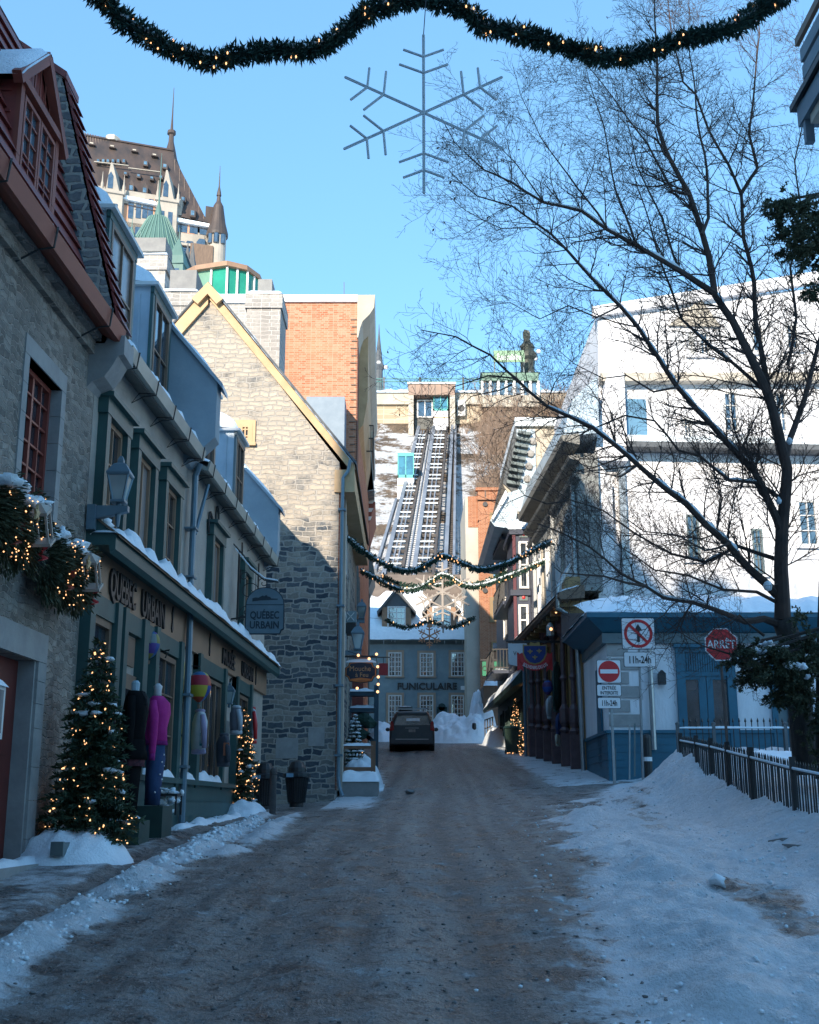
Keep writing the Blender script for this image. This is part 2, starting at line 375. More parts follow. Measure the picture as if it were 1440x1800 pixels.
def bankh(x, y):
    """ploughed snow bank along the fence on the right"""
    if y > 30.5: return 0
    a = lerp(FT, y); end = sm(29.8, 25.5, y) ; h = lerp([(8,.24),(15,.32),(18,.42),(21,.60),(25,.78)], y) * sm(a, a+1.25, x) * end * sm(-4, 2, y)
    h += .36 * math.exp(-((x-4.9)/.8)**2 - ((y-23.6)/2.0)**2)
    return h * (1 + .28*fbm(x, y, .9, 4, 3)) if h > 0 else 0
def berms(x, y):
    h = 0
    n1 = max(0, .55 + 1.1*fbm(x, y, 1.6, 4, 11))
    d = x - lerp(BL, y); h += .12 * math.exp(-(d/(.19 if y < 18 else .13))**2) * n1 * sm(26, 21, y)
    n2 = max(0, .4 + 1.3*fbm(x, y, 1.1, 3, 21))
    d = x - lerp(B2, y); h += .09 * math.exp(-(d/.16)**2) * n2 * sm(11.5, 13, y) * sm(26, 19, y)
    n3 = max(0, .35 + 1.2*fbm(x, y, .9, 4, 31))
    d = x - (lerp(CR, y)-.35); h += .14 * math.exp(-(d/.55)**2) * n3 * sm(26, 20, y)
    return h
def gz(x, y, fine=True):
    z = zb(x, y)
    if y < 29: z += .05 * sm(lerp(CL, y)+.12, lerp(CL, y)-.05, x)
    z += bankh(x, y) + berms(x, y)
    if fine and x > lerp(RR, y)-.2 and y < 32 and x < 8: z += (.06*fbm(x, y, 1.7, 5, 41) + .03*max(0, noise.noise(Vector((x*4.1, y*3.6, 8)))) + .016*noise.noise(Vector((x*9, y*8, 1)))) * sm(-.2, .5, x-lerp(RR, y))
    if fine and -3.9 < x < 4.5:
        rut = 1 if x > lerp(CL, y) else .15
        # long wheel ruts
        for rx, wd, dp in ((-1.15,.3,.035),(.35,.33,.03),(-.45,.2,.012),(1.3,.3,.02)):
            xx = x - rx - .02*(y-8) - .12*math.sin(y*.21+rx)
            z -= 1.3*dp * math.exp(-(xx/wd)**2) * rut
        if y < 34: z += (.026 * fbm(x, y*.7, 3.4, 4, 5) + .010*noise.noise(Vector((x*13, y*10, 3))) + .006*noise.noise(Vector((x*24, y*20, 7)))) * rut * (1.0 if y < 22 else .6)
    return z
def gsnow(x, y):
    """how much snow lies here (0 bare, 1 white)"""
    s = 0
    h = berms(x, y); s = max(s, min(1, h*16))
    s = max(s, min(1, bankh(x, y)*9))
    r = x - lerp(RR, y)
    if y < 29: s = max(s, sm(-.35, .7, r) * 1.0)
    # trodden bare patches of the right pavement
    if x > lerp(CR, y):
        p = sm(lerp(CR, y)+.1, lerp(CR, y)+.4, x) * sm(lerp(FT, y), lerp(FT, y)-.5, x) * sm(8, 9, y)*sm(12.2, 10.8, y); s *= 1 - .8*p
        p = math.exp(-((x-lerp(CR, y)-.5)/.5)**2) * sm(14.5, 17, y) * sm(26, 23, y); s *= 1 - .65*p
    if x < lerp(CL, y): s = max(s, .24) if y < 40 else s
    if y > 22 and -1.9 < x < -.4: s = max(s, .55*sm(-.4,-1.2,x)*sm(24,27,y)*sm(44,36,y))
    if y > 30 and x > 3.0: s = max(s, .5*sm(3.2, 3.9, x))
    return s
def axis_pts(segs):
    o = []
    for a, b, st in segs:
        n = max(1, int(round((b-a)/st))); o += [a + (b-a)*i/n for i in range(n)]
    return o + [segs[-1][1]]
XS = axis_pts([(-70,-12,6),(-12,-4.6,.8),(-4.6,-3,.09),(-3,4.2,.055),(4.2,7.5,.10),(7.5,14,.7),(14,90,7)])
YS = axis_pts([(-70,0,7),(0,5.5,.7),(5.5,11,.045),(11,17,.075),(17,24,.11),(24,36,.2),(36,80,.6),(80,140,8)])
vs = []; sn = []; tk_ = []
def track(x, y):
    t = 0
    for rx, wd in ((-1.15,.16),(.35,.18),(-.45,.10),(1.3,.13),(-1.75,.09),(.95,.08)):
        xx = x - rx - .02*(y-8) - .12*math.sin(y*.21+rx); t += math.exp(-(xx/wd)**2)
    return min(1, t)*(.6+.5*noise.noise(Vector((x*.8, y*.22, 4))))
for y in YS:
    for x in XS:
        inn = -4.7 < x < 8 and 5 < y < 37
        vs.append((x, y, gz(x, y) if (inn or y < 60 and abs(x) < 9) else zb(x, y) + (bankh(x, y) if y > 0 and x > 0 else 0)))
        tk_.append(track(x, y) if abs(x) < 5 and y > 0 else 0)
        sn.append(gsnow(x, y) if abs(x) < 14 and y > -6 else .8)
nx = len(XS); fs = [(j*nx+i, j*nx+i+1, (j+1)*nx+i+1, (j+1)*nx+i) for j in range(len(YS)-1) for i in range(nx-1)]
me = bpy.data.meshes.new('road'); me.from_pydata(vs, [], fs); me.polygons.foreach_set('use_smooth', [True]*len(fs))
at = me.attributes.new('snowcover', 'FLOAT', 'POINT'); at.data.foreach_set('value', sn)
at2 = me.attributes.new('wheeltrack', 'FLOAT', 'POINT'); at2.data.foreach_set('value', tk_)
m, nt, b = newmat('slushy_road'); g = pos(nt)
att = N(nt, 'ShaderNodeAttribute', attribute_name='snowcover')
n1 = noi(nt, g, 2.6, 8, .72); n2 = noi(nt, g, 11, 6, .7); n3 = noi(nt, pos(nt, 2.6, .16, 1), 1.1, 6, .68); n4 = noi(nt, pos(nt, 1, .6, 1), 42, 4, .7)
base = mixc(nt, ramp(nt, n1, [(.42, 0.0), (.56, 1.0)]), (.058,.056,.056), (.27,.25,.235))
base = mixc(nt, ramp(nt, n3, [(.45, 0.0), (.62, .7)]), base, (.37,.34,.315))
base = mixc(nt, ramp(nt, n2, [(.50, 0.0), (.62, .9)]), base, (.028,.028,.030))  # dark slush tone deepened, standing in for shade in small pits
base = mixc(nt, ramp(nt, n4, [(.54, 0.0), (.68, .6)]), base, (.44,.44,.45))
tka = N(nt, 'ShaderNodeAttribute', attribute_name='wheeltrack'); tm = N(nt, 'ShaderNodeMath', operation='MULTIPLY'); nt.links.new(tka.outputs['Fac'], tm.inputs[0]); nt.links.new(ramp(nt, n1, [(.34, .35), (.6, 1.0)]), tm.inputs[1])
base = mixc(nt, tm.outputs[0], base, (.072,.068,.066))
icy = mixc(nt, ramp(nt, n2, [(.3, 0.0), (.6, 1.0)]), (.84,.90,.95), (.66,.71,.75))
ad = N(nt, 'ShaderNodeMath', operation='ADD'); nt.links.new(att.outputs['Fac'], ad.inputs[0])
s1 = N(nt, 'ShaderNodeMath', operation='MULTIPLY_ADD'); nt.links.new(n1, s1.inputs[0]); s1.inputs[1].default_value = 1.5; s1.inputs[2].default_value = -.75
s2 = N(nt, 'ShaderNodeMath', operation='MULTIPLY_ADD'); nt.links.new(n2, s2.inputs[0]); s2.inputs[1].default_value = .9; nt.links.new(s1.outputs[0], s2.inputs[2])
nt.links.new(s2.outputs[0], ad.inputs[1])
cov = ramp(nt, ad.outputs[0], [(.58, 0.0), (.92, 1.0)])
nt.links.new(mixc(nt, cov, base, icy), b.inputs['Base Color'])
rr = ramp(nt, n1, [(.4, .27), (.65, .7)]); nt.links.new(rr, b.inputs['Roughness']); b.inputs['Specular IOR Level'].default_value = .4
hh = N(nt, 'ShaderNodeMath', operation='MULTIPLY_ADD'); nt.links.new(n2, hh.inputs[0]); hh.inputs[1].default_value = 1.2; nt.links.new(n4, hh.inputs[2])
bump(nt, b, hh.outputs[0], 1.0, .05)
me.materials.append(m); ro = bpy.data.objects.new('road', me); COL.objects.link(ro); ro['kind'] = 'structure'
# distant land beyond the modelled quarter
tb = MB().add([(-3000,-3000,-6.5),(3000,-3000,-6.5),(3000,3000,-6.5),(-3000,3000,-6.5)], [(0,1,2,3)]).build('terrain', SNOWD, recalc=False); tb['kind'] = 'structure'

# snow lumps thrown up beside the lanes (uncountable): one mesh
sl = MB(); rng = random.Random(5)
def lump(x, y, r, sq=.7): sl.blob((x, y, gz(x, y, False) + r*.15), (r, r*rng.uniform(.8, 1.3), r*sq), rng.random()*50, .3, 7)
for i in range(900):
    y = 6.3 + 15*rng.random()**1.5; x = lerp(BL, y) + rng.gauss(0, .12); lump(x, y, rng.uniform(.006, .026) * (1.4 if y > 12 else 1))
for i in range(600):
    y = 6.3 + 17*rng.random()**1.6; x = lerp(CR, y) - .3 + rng.gauss(0, .55); lump(x, y, rng.uniform(.005, .02))
for i in range(260):
    y = rng.uniform(9, 27); x = lerp(FT, y) + rng.uniform(-.4, 1.2); lump(x, y, rng.uniform(.008, .03))
lump(2.72, 11.1, .09, .8)
for i in range(160):
    y = rng.uniform(17.5, 27); lump(lerp([(12,-3.85),(28,-3.35)], y) + rng.uniform(.1, .35), y, rng.uniform(.012, .04))
sl.strip((-3.52,17.9,gz(-3.5,17.9)-.02), (-3.25,27.2,gz(-3.2,27.2)-.02), (.26,0,0), .085, 120, 6, 3, .8, fq=1.3)
o = sl.build('snow_crumbs', SNOW, smooth=True, recalc=False); o['kind'] = 'stuff'
sl2 = MB()
for i in range(800):
    y = 6.2+9*rng.random()**1.5; x = rng.uniform(-2.3, 1.4); r = rng.uniform(.004, .018)*rng.uniform(.5,1)
    sl2.blob((x, y, gz(x, y) + r*.2), (r*1.2, r, r*.7), rng.random()*50, .35, 6)
SLUSH = mat('slush_clod', (.10,.097,.095), (.30,.30,.30), .8, ns=9)
o = sl2.build('slush_clods', SLUSH, smooth=True, recalc=False); o['kind'] = 'stuff'

# ================================================================ helpers for buildings
def window(F, s0, s1, z0, z1, parent, fm, nx=2, nz=3, fw=.07, o=.03, dp=.07, gm=None, mw=.025, name='window', casing=None, cw=.12, co=.06, curtain=False, mull=0):
    """framed window: casing (optional) + frame with glazing bars, pane as sub-part"""
    a = MB()
    for q in ((s0,s1,z0,z0+fw),(s0,s1,z1-fw,z1),(s0,s0+fw,z0+fw,z1-fw),(s1-fw,s1,z0+fw,z1-fw)): a.fb(F, *q, o, o+dp)
    for i in range(1, nx):
        s = s0 + (s1-s0)*i/nx; ww = fw*.9 if mull and i % mull == 0 else mw
        a.fb(F, s-ww/2, s+ww/2, z0+fw, z1-fw, o+.012, o+dp-.008)
    for i in range(1, nz):
        z = z0 + (z1-z0)*i/nz; a.fb(F, s0+fw, s1-fw, z-mw/2, z+mw/2, o+.016, o+dp-.012)
    w_ = a.build(name, fm, parent)
    MB().fb(F, s0+fw*.6, s1-fw*.6, z0+fw*.6, z1-fw*.6, o+.002, o+.01).build('pane', gm or GL, w_)
    if casing:
        c = MB()
        for q in ((s0-cw,s1+cw,z1,z1+cw),(s0-cw,s0,z0,z1),(s1,s1+cw,z0,z1)): c.fb(F, *q, -.01, co)
        c.fb(F, s0-cw*1.25, s1+cw*1.25, z0-.09, z0, -.01, co+.05)
        c.build('casing', casing, w_)
    return w_
def snowcap(F, s0, s1, z, o0, o1, h, parent, name='snow', seed=0, n=26, rough=.5):
    A = F.P(s0, z, o0); B = F.P(s1, z, o0); wv = F.P(s0, z, o1) - A
    return MB().strip(A, B, wv, h, n, 5, seed, rough).build(name, SNOW, parent, smooth=True, recalc=False)

# ================================================================ LEFT SIDE: stone house with red door
L = Street(-3.87, 12.5, .0333, 1)
h1 = thing('stone_house', 'grey rubble stone house with red door, red dormer and red gutter', 'house', (-4.5, 11, .9))
SB = 13.72                                    # party line between the two houses
dz1 = 3.06; wn = (11.5, 12.56, 4.55, 6.09)
wl = MB().holes(L, 4.0, SB, .3, 7.2, [(11.0, 12.41, .3, dz1), wn], .38)
wl.build('wall', STONE_L, h1, recalc=False)
MB().add([L.P(SB, .3, 0), L.P(SB, 7.2, 0), L.P(SB, 7.2, -9), L.P(SB, .3, -9)], [(0,1,2,3)]).build('side_wall', STONE_L, h1, recalc=False)
# door surround in dressed stone
q = MB(); a = 12.41
for i, (z0, z1) in enumerate([(1.0,1.28),(1.285,1.66),(1.665,1.99),(1.995,2.38),(2.385,2.63),(2.635,2.86),(2.865,3.06)]):
    q.fb(L, a-.012, a+.24, z0, z1, -.38, .03); q.fb(L, 11.0-.3, 11.0, z0, z1, -.38, .03)
q.fb(L, 10.7, a+.24, 3.065, 3.36, -.38, .03); q.fb(L, a-.05, a-.012, 1.0, 3.06, -.3, .0)
q.build('door_surround', ASHLAR, h1)
d = MB().fb(L, 11.0, 12.40, 1.05, 3.06, -.22, -.17)
for z0, z1 in ((1.2,1.95),(2.1,2.9)): d.fb(L, 11.6, 12.2, z0, z1, -.17, -.155)
d = d.build('door', OXB, h1)
MB().tube([L.P(11.25,1.9,-.16), L.P(11.25,1.9,-.11), L.P(11.25,2.1,-.11), L.P(11.25,2.1,-.16)], .012).build('handle', BLACK, d)
MB().fb(L, 10.9, 12.5, .9, 1.06, -.25, .28).build('doorstep', ASHLAR, h1)
MB().strip(L.P(10.9,1.06,.02), L.P(12.3,1.06,.02), (.24,0,0), .07, 14, 4, 3).build('snow', SNOW, h1, smooth=True, recalc=False)
# deep stone window
q = MB(); s0, s1, z0, z1 = wn
for k in range(5):
    za = z0 + (z1-z0)*k/5; zb_ = z0 + (z1-z0)*(k+1)/5 - .006
    q.fb(L, s1-.01, s1+.13, za, zb_, -.38, .015); q.fb(L, s0-.13, s0+.01, za, zb_, -.38, .015)
q.fb(L, s0-.13, s1+.13, z1, z1+.2, -.38, .015); q.fb(L, s0-.15, s1+.15, z0-.12, z0, -.38, .07)
q.build('window_surround', ASHLAR, h1)
window(L, s0+.01, s1-.01, z0, z1, h1, REDP, 4, 6, .055, -.17, .06, GL, .022, mull=2)
# eaves: stone courses, red box gutter with iron brackets, snow
q = MB()
q.fb(L, 4, SB-.02, 6.86, 7.02, .0, .07); q.fb(L, 4, SB-.02, 7.025, 7.2, .0, .14)
q.build('cornice', STONE_L, h1)
gx = MB().sweep(L, [(.02,7.18),(.30,7.02),(.36,7.02),(.40,7.2),(.36,7.2),(.34,7.08),(.05,7.22)], 4, 13.55).build('gutter', REDG, h1)
for s in (9.6, 10.9, 12.9): MB().tube([L.P(s,6.85,.02), L.P(s,6.98,.25), L.P(s,7.0,.39), L.P(s,7.22,.415)], .012, 5).build('bracket', BLACK, gx)
MB().strip(L.P(4,7.19,.02), L.P(13.5,7.19,.02), (.36,0,0), .13, 70, 5, 2).build('snow', SNOW, h1, smooth=True, recalc=False)
# gambrel roof in red boards
def roofslab(F, prof, s0, s1, mt, parent, name='roof'): return MB().sweep(F, prof, s0, s1).build(name, mt, parent)
rf = MB(); n = 13                              # overlapping boards of the steep lower slope
A0, A1 = (.06, 7.2), (-.84, 10.55)
for i in range(n):
    t0, t1 = i/n, (i+1)/n
    xa, za = A0[0]+(A1[0]-A0[0])*t0, A0[1]+(A1[1]-A0[1])*t0; xb, zb2 = A0[0]+(A1[0]-A0[0])*t1, A0[1]+(A1[1]-A0[1])*t1
    rf.sweep(L, [(xa+.05, za-.02), (xb, zb2), (xb-.06, zb2), (xa-.03, za)], 4, 13.42)
rf.sweep(L, [(-.84,10.55),(-4.5,12.6),(-4.5,12.5),(-.95,10.5)], 4, 13.42)
rf.sweep(L, [(-4.5,12.6),(-8.5,7.2),(-4.5,12.45)], 4, 13.42)
rf = rf.build('roof', REDD, h1)
MB().add([L.P(4,10.62,-.86), L.P(13.4,10.62,-.86), L.P(13.4,12.75,-4.5), L.P(4,12.75,-4.5)], [(0,1,2,3)]).build('snow', SNOW, rf, recalc=False)
# firewall parapet on the party line: stone flank, lead flashing, red boarded coping, corbel
f0, f1 = 13.43, 13.9
lo = [(.28, 7.25), (.0, 7.9), (-.18, 8.5), (-.5, 9.6), (-.72, 10.7), (-4.2, 12.75)]
FL = [PY(205,558,f0), PY(193,500,f0), PY(158,350,f0), PY(113,137,f0), PY(62,100,f0)]
FI = [PY(192,545,f0), PY(155,495,f0), PY(130,480,f0), PY(100,290,f0), PY(70,118,f0), PY(40,105,f0)]
pts = [(p.x, p.z) for p in FL] + [(-7.2, 12.6), (-7.2, 9.0), (-5, 7.4), (-4.3, 7.0), (FL[0].x-.12, 7.0)]
MB().yp(pts, f0, f1).build('parapet', BANDST, h1)
fl = MB(); W_ = [(.0,.0)]*0
fo = [(p.x+.02, p.z) for p in (PY(192,548,f0), PY(150,480,f0), PY(128,400,f0), PY(108,310,f0), PY(88,215,f0), PY(70,125,f0))]
fi = [(p.x, p.z) for p in (PY(170,520,f0), PY(112,420,f0), PY(95,350,f0), PY(86,290,f0), PY(78,215,f0), PY(64,125,f0))]
fl.yp(fo + fi[::-1], f0-.05, f0-.012); fl.build('flashing', LEAD, h1)
cp = MB(); top = [FL[0], FL[1], FL[2], FL[3]]; P0, P1 = FL[0]+Vector((0,0,-.05)), FL[3]
n = 17
for i in range(n):
    def at_(t):
        # follow FL polyline
        segs = [FL[0], FL[2], FL[3]]; k = t*2; j = min(1, int(k)); return segs[j].lerp(segs[j+1], k-j)
    a, b_ = at_(i/n), at_((i+1)/n)
    cp.prism([(a.x-.02,f0+.0,a.z),(a.x+.075,f0,a.z-.05),(b_.x+.015,f0,b_.z),(b_.x-.03,f0,b_.z)], [(a.x-.02,f1+.05,a.z),(a.x+.075,f1+.05,a.z-.05),(b_.x+.015,f1+.05,b_.z),(b_.x-.03,f1+.05,b_.z)])
a, b_ = FL[3], Vector((-7.2, f0, 12.62)); cp.prism([(a.x+.04,f0-.04,a.z-.03),(b_.x,f0-.04,b_.z),(b_.x,f0-.04,b_.z+.1),(a.x+.04,f0-.04,a.z+.07)], [(a.x+.04,f1+.06,a.z-.03),(b_.x,f1+.06,b_.z),(b_.x,f1+.06,b_.z+.1),(a.x+.04,f1+.06,a.z+.07)])
cp = cp.build('coping', REDD, h1)
MB().strip((a.x,f0,a.z+.07), (b_.x,f0,b_.z+.1), (0,.45,0), .10, 20, 4, 4).build('snow', SNOW, cp, smooth=True, recalc=False)
q = MB(); C0 = PY(214,640,f0).x
q.yp([(C0-.62,7.1),(C0+.02,7.1),(C0+.02,6.86),(C0-.05,6.84),(C0-.12,6.70),(C0-.2,6.58),(C0-.34,6.52),(C0-.42,6.42),(C0-.48,6.36),(C0-.62,6.36)], f0, f1).build('corbel', ASHLAR, h1)
# red gabled dormer
dm = MB(); OD = -.22; D0, D1, DZ0, DZ1 = 11.15, 12.38, 7.75, 9.06; ap = (11.78, 9.72)
dm.fp(L, [(D0,DZ0),(D1,DZ0),(D1,DZ1),(D0,DZ1)], OD, OD-1.2)
dm.fp(L, [(D0,DZ1),(D1,DZ1),ap], OD-.02, OD-1.6)
for z in (7.95,8.2,8.45,8.7,8.95): dm.fb(L, D0-.02, D0, z-.03, z, OD-.05, OD-1.0)
dm = dm.build('dormer', REDD, h1)
tr = MB()
for s in (D0, D1-.1): tr.fb(L, s, s+.1, DZ0, DZ1, OD, OD+.05)
tr.fb(L, D0-.08, D1+.08, DZ1-.04, DZ1+.05, OD, OD+.09)
tr.bar(L.P(D0-.14,DZ1-.06,OD+.05), L.P(ap[0],ap[1]+.03,OD+.05), .13, .10, (1,0,0)); tr.bar(L.P(D1+.16,DZ1-.12,OD+.05), L.P(ap[0],ap[1]+.03,OD+.05), .13, .10, (1,0,0))
for i in range(7): s = D0+.12+i*.165; tr.fb(L, s, s+.012, DZ1+.05, DZ1+.06+max(0,(.6-abs(s-ap[0]))*.9), OD, OD+.012)
tr.build('trim', REDG, dm)
window(L, D0+.12, 11.76, 7.9, 8.96, dm, REDG, 2, 5, .045, OD+.002, .05, GLB, .02, name='window_sash')
window(L, 11.78, D1-.12, 7.9, 8.96, dm, REDG, 2, 5, .045, OD+.002, .05, GLB, .02, name='window_sash')
A_ = L.P(D0-.16,DZ1-.02,OD+.12); MB().strip(A_, A_+Vector((-1.7,0,0)), L.P(ap[0],ap[1]+.10,OD+.12)-A_, .13, 16, 8, 2, .25, fq=1.5).build('snow', SNOW, dm, smooth=True, recalc=False)
A_ = L.P(D1+.16,DZ1-.06,OD+.10); MB().strip(L.P(ap[0],ap[1]+.10,OD+.1), L.P(ap[0],ap[1]+.10,OD+.1)+Vector((-1.7,0,0)), A_-L.P(ap[0],ap[1]+.10,OD+.1), .05, 16, 6, 3, .25, fq=1.5).build('roof_skin', REDD, dm, recalc=False)

# ================================================================ LEFT SIDE: souvenir shop house (grey stucco, green shopfront)
h2 = thing('shop_house', 'grey stucco shop house with a dark green shopfront and tan sign band', 'shop', (-4.6, 20, 1.2))
SE = 27.6
MB().fb(L, SB+.02, SE, .8, 7.45, 0, -8).build('wall', STUCCO, h2)
# first-floor windows in green casings, tops at 6.5, sills on the cornice roof at 4.75
for i, (a, b_, lit) in enumerate([(13.98,15.02,0),(15.48,16.55,1),(17.10,18.18,0),(20.72,21.80,1),(24.05,25.0,1)]):
    wdw = window(L, a+.13, b_-.13, 4.72, 6.30, h2, TAN, 2, 3 if not lit else 1, .06, -.0, .05, CURT if lit else GL, .022)
    c = MB()
    c.fb(L, a-.02, a+.13, 4.7, 6.42, .0, .12); c.fb(L, b_-.13, b_+.02, 4.7, 6.42, .0, .12)
    c.fb(L, a-.06, b_+.06, 6.30, 6.50, .0, .13); c.fb(L, a-.1, b_+.1, 6.50, 6.56, .0, .2)
    c.build('casing', GREENP, wdw)
    MB().strip(L.P(a-.08,6.56,.02), L.P(b_+.08,6.56,.02), (.17,0,0), .035, 12, 4, i).build('snow', SNOW, wdw, smooth=True, recalc=False)
# eaves gutters
for j, (a, b_, z) in enumerate([(14.1, 18.75, 7.22), (19.15, 27.35, 7.18)]):
    gt = MB().sweep(L, [(.02,z-.02),(.24,z-.14),(.30,z-.14),(.34,z+.02),(.30,z+.02),(.28,z-.08),(.04,z+.04)], a, b_).build('gutter', GUT, h2)
    MB().sweep(L, [(.0,z-.06),(.23,z-.16),(.23,z-.14),(.0,z-.03)], a, b_).build('soffit', SOFF, gt)
    k = int((b_-a)/1.12)
    for i in range(k+1):
        s = a + .25 + i*(b_-a-.5)/k
        MB().tube([L.P(s,z-.17,.31), L.P(s,z-.16,.1), L.P(s,z-.30,.0), L.P(s,z-.21,.16), L.P(s,z-.19,.33), L.P(s,z+.02,.36)], .011, 5).build('bracket', BLACK, gt)
    MB().strip(L.P(a,z+.03,-.12), L.P(b_,z+.03,-.12), (.42,0,0), .17, 60, 6, j+8, .8).build('snow', SNOW, gt, smooth=True, recalc=False)
# roof
MB().sweep(L, [(.05,7.2),(-3.2,11.3),(-6.4,7.2)], SB+.3, SE-.1).build('roof', METAL, h2)
MB().add([L.P(SB+.3,7.42,.0), L.P(SE-.1,7.42,.0), L.P(SE-.1,11.4,-3.2), L.P(SB+.3,11.4,-3.2)], [(0,1,2,3)]).build('roof_snow', SNOW, h2, recalc=False)
# firewall slabs across the roof with carved corbels
for j, (y0, Q) in enumerate([(18.6, [(382,672),(374,655),(297,567)]), (27.2, [(490,892),(483,878),(427,817)])]):
    P_ = [PY(a, b_, y0) for a, b_ in Q]; d_ = (P_[2]-P_[1]).normalized(); far = P_[1] + d_*4.6
    x0, xw = P_[0].x, L.P(y0,0).x
    pts = [(x0, P_[0].z), (P_[1].x, P_[1].z), (far.x, far.z), (far.x-1.5, 7.2), (xw-.3, 7.0), (xw, 7.0), (xw+.08, 7.02), (xw+.16, 7.12), (xw+.26, 7.22), (x0, 7.45)]
    fw_ = MB().yp(pts, y0, y0+.42).build('firewall', mat('firewall_render%d' % j, (.33,.39,.43), (.26,.32,.36), .85, ns=1.5, bs=30), h2)
    cq = MB(); cq.prism([(P_[0].x+.1,y0-.06,P_[0].z-.12),(P_[0].x+.1,y0-.06,P_[0].z-.04),(far.x,y0-.06,far.z+.10),(far.x,y0-.06,far.z+.0)], [(P_[0].x+.1,y0+.5,P_[0].z-.12),(P_[0].x+.1,y0+.5,P_[0].z-.04),(far.x,y0+.5,far.z+.10),(far.x,y0+.5,far.z+.0)])
    cq = cq.build('coping', METAL, fw_)
    MB().strip((P_[1].x,y0-.03,P_[1].z+.02), (far.x,y0-.03,far.z+.09), (0,.5,0), .07, 20, 4, j).build('coping_snow', SNOW, fw_, smooth=True, recalc=False)
# shed dormers with metal cheeks and snow on top
for j, (a, b_) in enumerate([(14.75, 16.15), (17.2, 18.42), (21.2, 22.45), (24.6, 25.68)]):
    z0, z1 = 7.6, 9.47; O = -.28
    dmr = MB().fp(L, [(a+.03,z0),(b_-.03,z0),(b_-.03,z1),(a+.03,z1)], O-.03, O-1.6).build('dormer', METAL, h2)
    c = MB(); c.fb(L, a, a+.12, z0, z1-.1, O-.03, O+.02); c.fb(L, b_-.12, b_, z0, z1-.1, O-.03, O+.02); c.fb(L, a, b_, z1-.12, z1, O-.03, O+.03)
    c.build('front_trim', GREENP if j < 2 else GREYT, dmr)
    window(L, a+.12, b_-.12, z0+.1, z1-.12, dmr, TAND, 2, 2, .07, O-.02, .05, CURT if j in (0,) else GL, .03, name='dormer_window')
    for k in range(4): MB().box(L.P(a,0,O-.2-k*.32).x-.012, L.P(a,0,O-.2-k*.32).x+.012, a-.005, a+.03, z0, z1-.12).build('seam', METAL, dmr)
    cpz = MB(); cpz.fb(L, a-.06, b_+.1, z1, z1+.055, O-.6, O+.1); cpz.build('drip_edge', WOODW, dmr)
    A = L.P(a-.02, z1+.05, O+.08)
    MB().strip(A, L.P(b_+.06, z1+.05, O+.08), (-1.5,0,.15), .42, 14, 10, j+3, .12, fq=1.0).build('snow', SNOW, dmr, smooth=True, recalc=False)
# shopfront: plinth, piers, windows, sign band, cornice
pl = MB(); pl.fb(L, 16.3, SE, 1.0, 1.94, 0, .10); pl.fb(L, 16.2, SE+.02, 1.94, 2.02, 0, .17)
for z in (1.45, 1.7): pl.fb(L, 16.3, SE, z-.008, z+.008, .10, .112)
pl.build('plinth', GREENP, h2)
fr = MB()
for a, b_ in ((13.75,13.95),(14.9,15.1),(15.25,15.42),(16.25,16.5),(16.95,17.15),(18.55,18.75),(20.0,20.22),(22.3,22.5),(23.65,23.85),(25.3,25.5)):
    fr.fb(L, a, b_, 1.9 if a > 16.2 else 1.15, 4.1, .0, .13)
fr.fb(L, 13.75, 18.8, 3.83, 4.08, .0, .09); fr.fb(L, 20.0, 22.5, 3.83, 4.08, .0, .09); fr.fb(L, 23.65, 25.5, 3.83, 4.08, .0, .09)
fr.build('shop_frame', GREENP, h2)
MB().fb(L, SB+.02, SE, 4.08, 4.62, .0, .08).build('sign_band', TAN, h2)
text('QUEBEC', L, L.px(214,1060,.09)[0], 4.14, .50, .085, BLACK, h2, .66, .03, bold=.02)
text('URBAIN', L, L.px(268,1090,.09)[0], 4.14, .50, .085, BLACK, h2, .76, .03, bold=.02)
text('MUSÉE', L, 22.7, 4.18, .40, .085, BLACK, h2, 1.1, .03, bold=.02)
text('URBAIN', L, 24.85, 4.18, .40, .085, BLACK, h2, 1.0, .03, bold=.02)
for s in (18.0, 20.9, 26.0): MB().fp(L, [(s-.05,4.22),(s,4.16),(s+.05,4.22),(s+.02,4.35),(s+.06,4.45),(s,4.56),(s-.06,4.45),(s-.02,4.35)], .08, .10).build('ornament', BLACK, h2)
co = MB().sweep(L, [(.0,4.62),(.0,5.0),(.36,4.72),(.36,4.55),(.30,4.5),(.28,4.6),(.08,4.6)], SB+.05, SE+.1).build('cornice', GREENP, h2)
MB().sweep(L, [(.06,4.98),(.40,4.73),(.40,4.70),(.06,4.95)], SB+.03, SE+.15).build('drip', TAND, co)
cs = MB().strip(L.P(SB,4.74,.05), L.P(SE+.12,4.74,.05), (.37,0,0), .17, 110, 6, 5, .75)
rng = random.Random(9)
for i in range(16):
    s = rng.choice([14.1, 15.2, 19.2, 21.6, 21.9, 25.2, 26.2, 26.5]) + rng.uniform(-.2, .2); cs.blob(L.P(s, 4.95, .12), (.09,.13,rng.uniform(.06,.16)), i, .4, 8)
cs.build('snow', SNOW, co, smooth=True, recalc=False)
